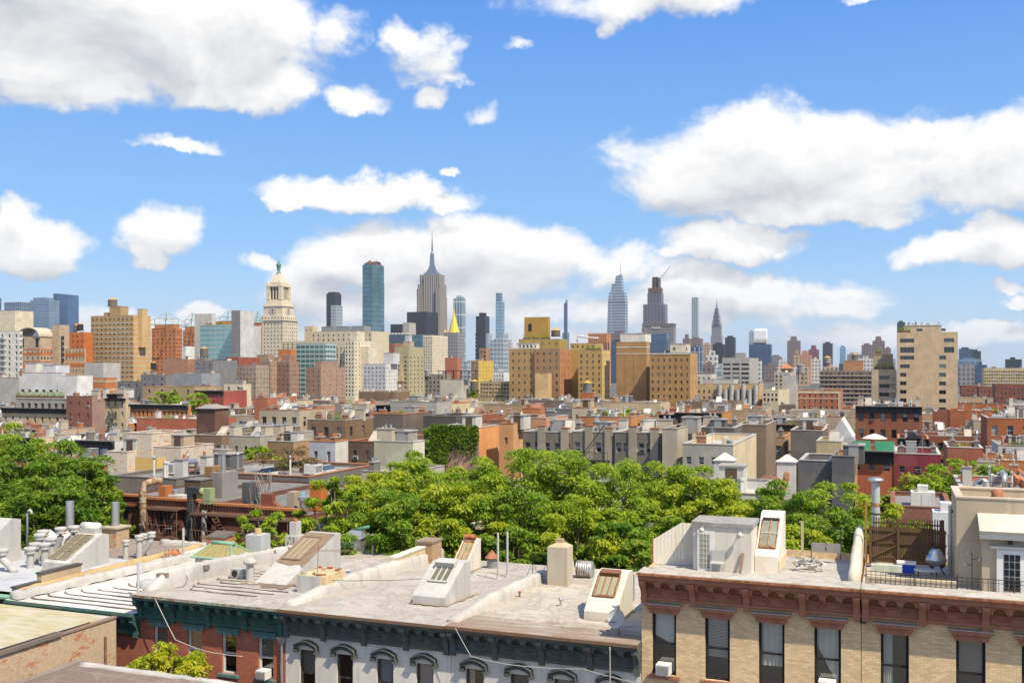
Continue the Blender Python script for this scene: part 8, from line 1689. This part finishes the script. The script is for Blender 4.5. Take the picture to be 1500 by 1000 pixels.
for i, (u, v, h, r, el) in enumerate(pots):
    t = near('chimney_pot', u, v, ('white elbowed pot at the far left, leaning right', 'tall white pot at the back left of the cluster', 'white pot behind the middle of the left cluster', 'short white pot nearest the tan graffiti parapet', 'white pot right of the short one by the graffiti parapet', 'white pot in the middle of the left cluster', 'white pot with a slanting pipe left of the steel flue', 'white pot with a slanting pipe under the steel flue', 'white pot beside the left stair bulkhead glazing')[i], 'chimney pot', zl2, group='white chimney pots, left cluster')
    b = MB()
    if el: b.tube([(.9 if i == 0 else -.7, 0, -.05), (.75 if i == 0 else -.6, 0, .15), (.1 if i == 0 else -.08, 0, h * .58), (0, 0, h * .7), (0, 0, h * .82)], r * .95, PLW, 12)
    else: b.cyl(0, 0, -.05, h * .82, r * .95, PLW, n=12)
    b.build('pipe', t); b = MB(); z_ = h * .78; b.lathe(0, 0, [(r, z_), (r * 1.45, z_ + .04), (r * 1.45, z_ + .14), (r * 1.15, z_ + .16), (r * 1.65, z_ + .22), (r * 1.65, z_ + .36), (r * 1.5, z_ + .38), (0, z_ + .39)], PLW, 14); b.build('cap', t)
t = near('steel_flue', -39.6, 11.9, 'shiny steel flue rising above the left chimney pots', 'flue', zl2); t.location = G(-37.4, 10.4, zl2); b = MB(); b.cyl(0, 0, 0, 2.9, .24, GALV, n=16); b.build('pipe', t)
for z_ in (1.1, 2.0): b = MB(); b.cyl(0, 0, z_, z_ + .04, .255, SV, n=16); b.build('band', t)
b = MB(); b.box(-36.4, -35.3, 11.9, 13.0, zl2 - .3, zl2 + 1.1, surf((.46, .34, .21), 'pbrick')); b.prism([(-36.5, 11.8), (-35.2, 11.8), (-35.2, 13.1), (-36.5, 13.1)], zl2 + 1.103, zl2 + 1.2, surf((.5, .4, .3))); ch = addl(b, 'chimney')
b = MB(); b.cyl(-35.85, 12.45, zl2 + 1.2, zl2 + 2.65, .24, GALV, n=16); b.build('chimney_flue', ch)
t = near('bent_vent_pipe', -40.6, 10.2, 'thin white vent pipe with a hooked top at the far left', 'vent pipe', zl2); t.location = G(-39.9, 9.6, zl2); b = MB(); b.tube([(0, 0, 0), (0, 0, 2.1), (.05, 0, 2.28), (.2, 0, 2.35), (.33, 0, 2.25), (.33, 0, 2.1)], .075, PLW, 10); b.build('pipe', t)
t = near('vent_pipe', -35.0, 9.5, 'slim white vent pipe between the steel flue and the stair bulkhead', 'vent pipe', zl2); b = MB(); b.cyl(0, 0, 0, 1.8, .07, PLW, n=10); b.build('pipe', t)
pots2 = [(-32.3, 9.4, 1.0, .15, 0), (-31.6, 9.7, 1.35, .17, 0), (-31.0, 9.9, 1.6, .16, 1), (-31.9, 10.4, 1.3, .16, 0)]
for i, (u, v, h, r, el) in enumerate(pots2):
    t = near('chimney_pot', u, v, ('short dusty pot at the left of the brown roof cluster', 'tallest white capped pot of the brown roof cluster', 'white capped pot with an elbow at the right of the brown roof cluster', 'white pot at the back of the brown roof cluster')[i], 'chimney pot', zl2 - .05, group='white chimney pots on the brown roof')
    b = MB()
    if el: b.tube([(-.65, 0, -.05), (-.55, 0, .3), (.0, 0, h * .62), (.1, 0, h * .8)], r, PLW, 12)
    else: b.cyl(0, 0, -.05, h * .82, r * 1.05, PLW, r * .9, n=12)
    b.build('pipe', t); b = MB(); z_ = h * .78; x_ = .1 if el else 0; b.lathe(x_, 0, [(r, z_), (r * 1.4, z_ + .04), (r * 1.4, z_ + .12), (r * 1.1, z_ + .14), (r * 1.5, z_ + .2), (r * 1.5, z_ + .32), (0, z_ + .34)], PLW, 14); b.build('cap', t)
t = near('pipe_rack', -30.0, 10.6, 'rusty fallen vent frame with loose rods on the brown roof', 'vent frame', zl2); b = MB()
for i in range(9): p = Vector((r2.uniform(-.5, .5), r2.uniform(-.3, .3), 0)); b.bar(p, p + Vector((r2.uniform(-.6, .6), r2.uniform(-.3, .3), r2.uniform(.15, .7))), .02, RUST)
b.prism([(-.4, -.3), (.5, -.3), (.5, .3), (-.4, .3)], .18, .45, surf((.42, .16, .09), 'rust'), [(0, -.05), (.1, -.05), (.1, .05), (0, .05)]); b.build('frame', t)
t = near('vent_pipe', -29.9, 11.4, 'slim white vent pipe right of the brown roof pots', 'vent pipe', zl2); b = MB(); b.cyl(0, 0, 0, 1.55, .07, PLW, n=10); b.build('pipe', t)
b = lump([(-30.9, .6, zl2 - .05), (-30.8, 14, zl2 - .1)], .35, .28, surf((.50, .36, .18), 'stucco'), 31, 2, .05); addl(b, 'kerb')
b = MB(); b.box(-28.9, -27.6, 12.2, 13.2, zl - .1, zl + 1.05, surf((.42, .17, .08), 'pbrick')); b.extr([(12.15, zl + 1.053), (13.25, zl + 1.25), (13.25, zl + 1.32), (12.15, zl + 1.12)], -28.95, -27.55, surf((.12, .10, .09)), 'x'); addn(rS, -30.6, b, 'chimney')
b = MB(); b.box(-25.0, -24.0, 10.6, 11.5, zl - .1, zl + 1.7, surf((.50, .51, .52))); c_ = addn(rS, -30.6, b, 'chimney'); b = MB(); b.cyl(-24.5, 11.05, zl + 1.7, zl + 2.0, .2, surf((.55, .42, .2))); b.build('chimney_pot', c_)
addl(lump([(-34, 14.4, zl2 - .1), (-31, 14.4, zl2 - .1), (-28.6, 14.5, zl2 - .1)], .4, .28, PLW, 33), 'rear_parapet')
# dark red fascia piece under the graffiti parapet
b = MB(); b.box(-36, -31.2, .2, .55, zl2 - 1.6, zl2 - .25, surf((.12, .035, .03))); b.box(-36, -31.1, .1, .6, zl2 - .24, zl2 - .14, surf((.22, .42, .3), 'trim')); addl(b, 'fascia')
# ------------------------------------------------------------------ foreground: yellowish roof building, brown roof, bright shrub
rY = near('rendered_brick_building', -52, -24, 'building with a yellowish roof and a side wall of render flaking off brick', 'building'); b = MB(); Wy, Dy, zy = 29.15, 22.4, 16.2
for sd in ('front', 'left', 'right', 'back'): wall(b, sd, Wy, Dy, 0, zy, [], surf((.50, .38, .26), 'pbrick', (.95, .48, .36)), .1)
b.build('wall', rY)
def yroof():
    def f(t, bs):
        O = N(t, 'ShaderNodeTexCoord').outputs['Object']; mp = N(t, 'ShaderNodeMapping'); lk(t, O, mp.inputs[0]); mp.inputs['Rotation'].default_value = (0, 0, .7); mp.inputs['Scale'].default_value = (.5, 2.2, 1)
        n1 = noise(t, mp.outputs[0], 1.1, 8, .65).outputs[0]; c = ramp(t, n1, [(.38, (.38, .33, .17)), (.50, (.43, .39, .25)), (.62, (.46, .45, .40))])
        lk(t, mixc(t, ramp(t, noise(t, O, .4, 6, .6).outputs[0], [(.5, (0, 0, 0)), (.75, (.4, .4, .4))]), c, (.55, .52, .42)), bs.inputs['Base Color'])
    return pbr('yellow_roof', (.6, .5, .3), .9, build=f)
b = MB(); sheet(b, 0, Wy, 0, Dy, zy + .01, zy + .06, yroof(), 20, 20, .03, 6); b.build('roof', rY)
b = MB(); KB = surf((.20, .17, .14)); b.box(Wy - .22, Wy + .06, 0, Dy - 7.5, zy + .03, zy + .12, KB); b.box(Wy - .26, Wy + .1, Dy - 7.4, Dy - 3.1, zy + .02, zy + .17, KB); b.box(Wy - .2, Wy + .05, Dy - 3.05, Dy, zy + .02, zy + .1, surf((.30, .20, .15))); b.build('coping', rY)
b = MB(); b.cyl(Wy + .08, Dy - .7, 8, zy - .6, .05, RUST, n=8); b.build('drainpipe', rY)
b = MB()
for i in range(2): b.tube([(Wy - .05 - i * .4, .2, zy + .2 + i * .1), (Wy - .02 - i * .3, 8, zy + .12), (Wy + .0 - i * .2, 14, zy + .2), (Wy - .1, 21, zy + .15)], .02, DARK, 5)
b.build('roof_wire', rY)
cable([(-22.8, -16, 15.4), (-22.75, -10, 14.9), (-22.7, -6, 14.2)], 'black cable across the flaking brick side wall', .02, DARK)
rF = near('rendered_brick_building', -20.9, -16, 'dark brown felt roof with a white strip in the bottom foreground', 'building'); b = MB(); b.prism([(0, 0), (8, 0), (8, 10.2), (.0, 10.2)], 0, 15.62, surf((.22, .15, .11), 'brick')); b.build('wall', rF); b = MB(); sheet(b, -.05, 8, 0, 10.25, 15.635, 15.66, surf((.20, .15, .12), 'roof', (.3, .25, .2)), 8, 8, .015, 8); b.build('roof', rF); b = MB(); b.box(-.1, .25, 0, 10.3, 15.64, 15.72, surf((.25, .2, .17))); b.build('coping', rF)
b = lump([(.4, 10.0, 15.65), (8, 10.0, 15.65)], .22, .10, PLW, 41); b.build('white_strip', rF)
t = tree(238, 950, 40.3, 1.75, 1.15, 'bright yellow green shrub tree before the red brick facade', 700, LEAFY, nclump=60, nleaf=150, ls=.17, group=None, flat=.7)
t = near('balcony_rail', -18.9, -1.1, 'pale green metal balcony with flower pots on the red brick facade', 'balcony', 13.4); b = MB(); GR = surf((.28, .38, .30), 'trim'); b.box(-1.6, 1.0, -.9, 1.08, -.1, 0, DARK)
for i in range(26): b.bar((-1.6 + i * .104, -.9, 0), (-1.6 + i * .104, -.9, .55), .010, DARK)
b.bar((-1.6, -.9, .55), (1.0, -.9, .55), .014, DARK); b.bar((-1.8, -.9, .95), (.2, -.9, .78), .03, GR); b.bar((.2, -.9, .78), (1.0, -.9, 1.1), .03, GR); b.build('rail', t)
t = near('flower_pots', -18.1, -1.6, 'orange terracotta flower pots behind the balcony rail', 'flower pots', 13.4)
for i in range(3): b = MB(); b.cyl(-.3 + i * .25, 0, 0, .2, .08, CLAY, .11, 12); b.build('pot', t)
t = near('statuette', -17.4, -1.7, 'small pale bird shaped statuette on the balcony', 'statuette', 13.4); b = MB(); b.lathe(0, 0, [(.02, 0), (.11, .02), (.13, .14), (.1, .26), (.05, .34), (.07, .4), (.05, .46), (.0, .48)], surf((.5, .48, .42)), 12); b.build('body', t)
# ================================================================== air
def _haze():
    m = bpy.data.materials.new('haze'); m.use_nodes = True; t = m.node_tree; t.nodes.clear()
    v = N(t, 'ShaderNodeVolumePrincipled'); v.inputs['Color'].default_value = (.80, .88, 1.0, 1); v.inputs['Density'].default_value = HAZE_D; v.inputs['Anisotropy'].default_value = .2
    o = N(t, 'ShaderNodeOutputMaterial'); lk(t, v.outputs[0], o.inputs['Volume']); return m
HAZE_D = .000045
b = MB(); b.box(-9100, 9100, -500, 2 * 9000 + 100, -1, 470, _haze()); b.build('haze', None, (0, 0, 0), kind='stuff')
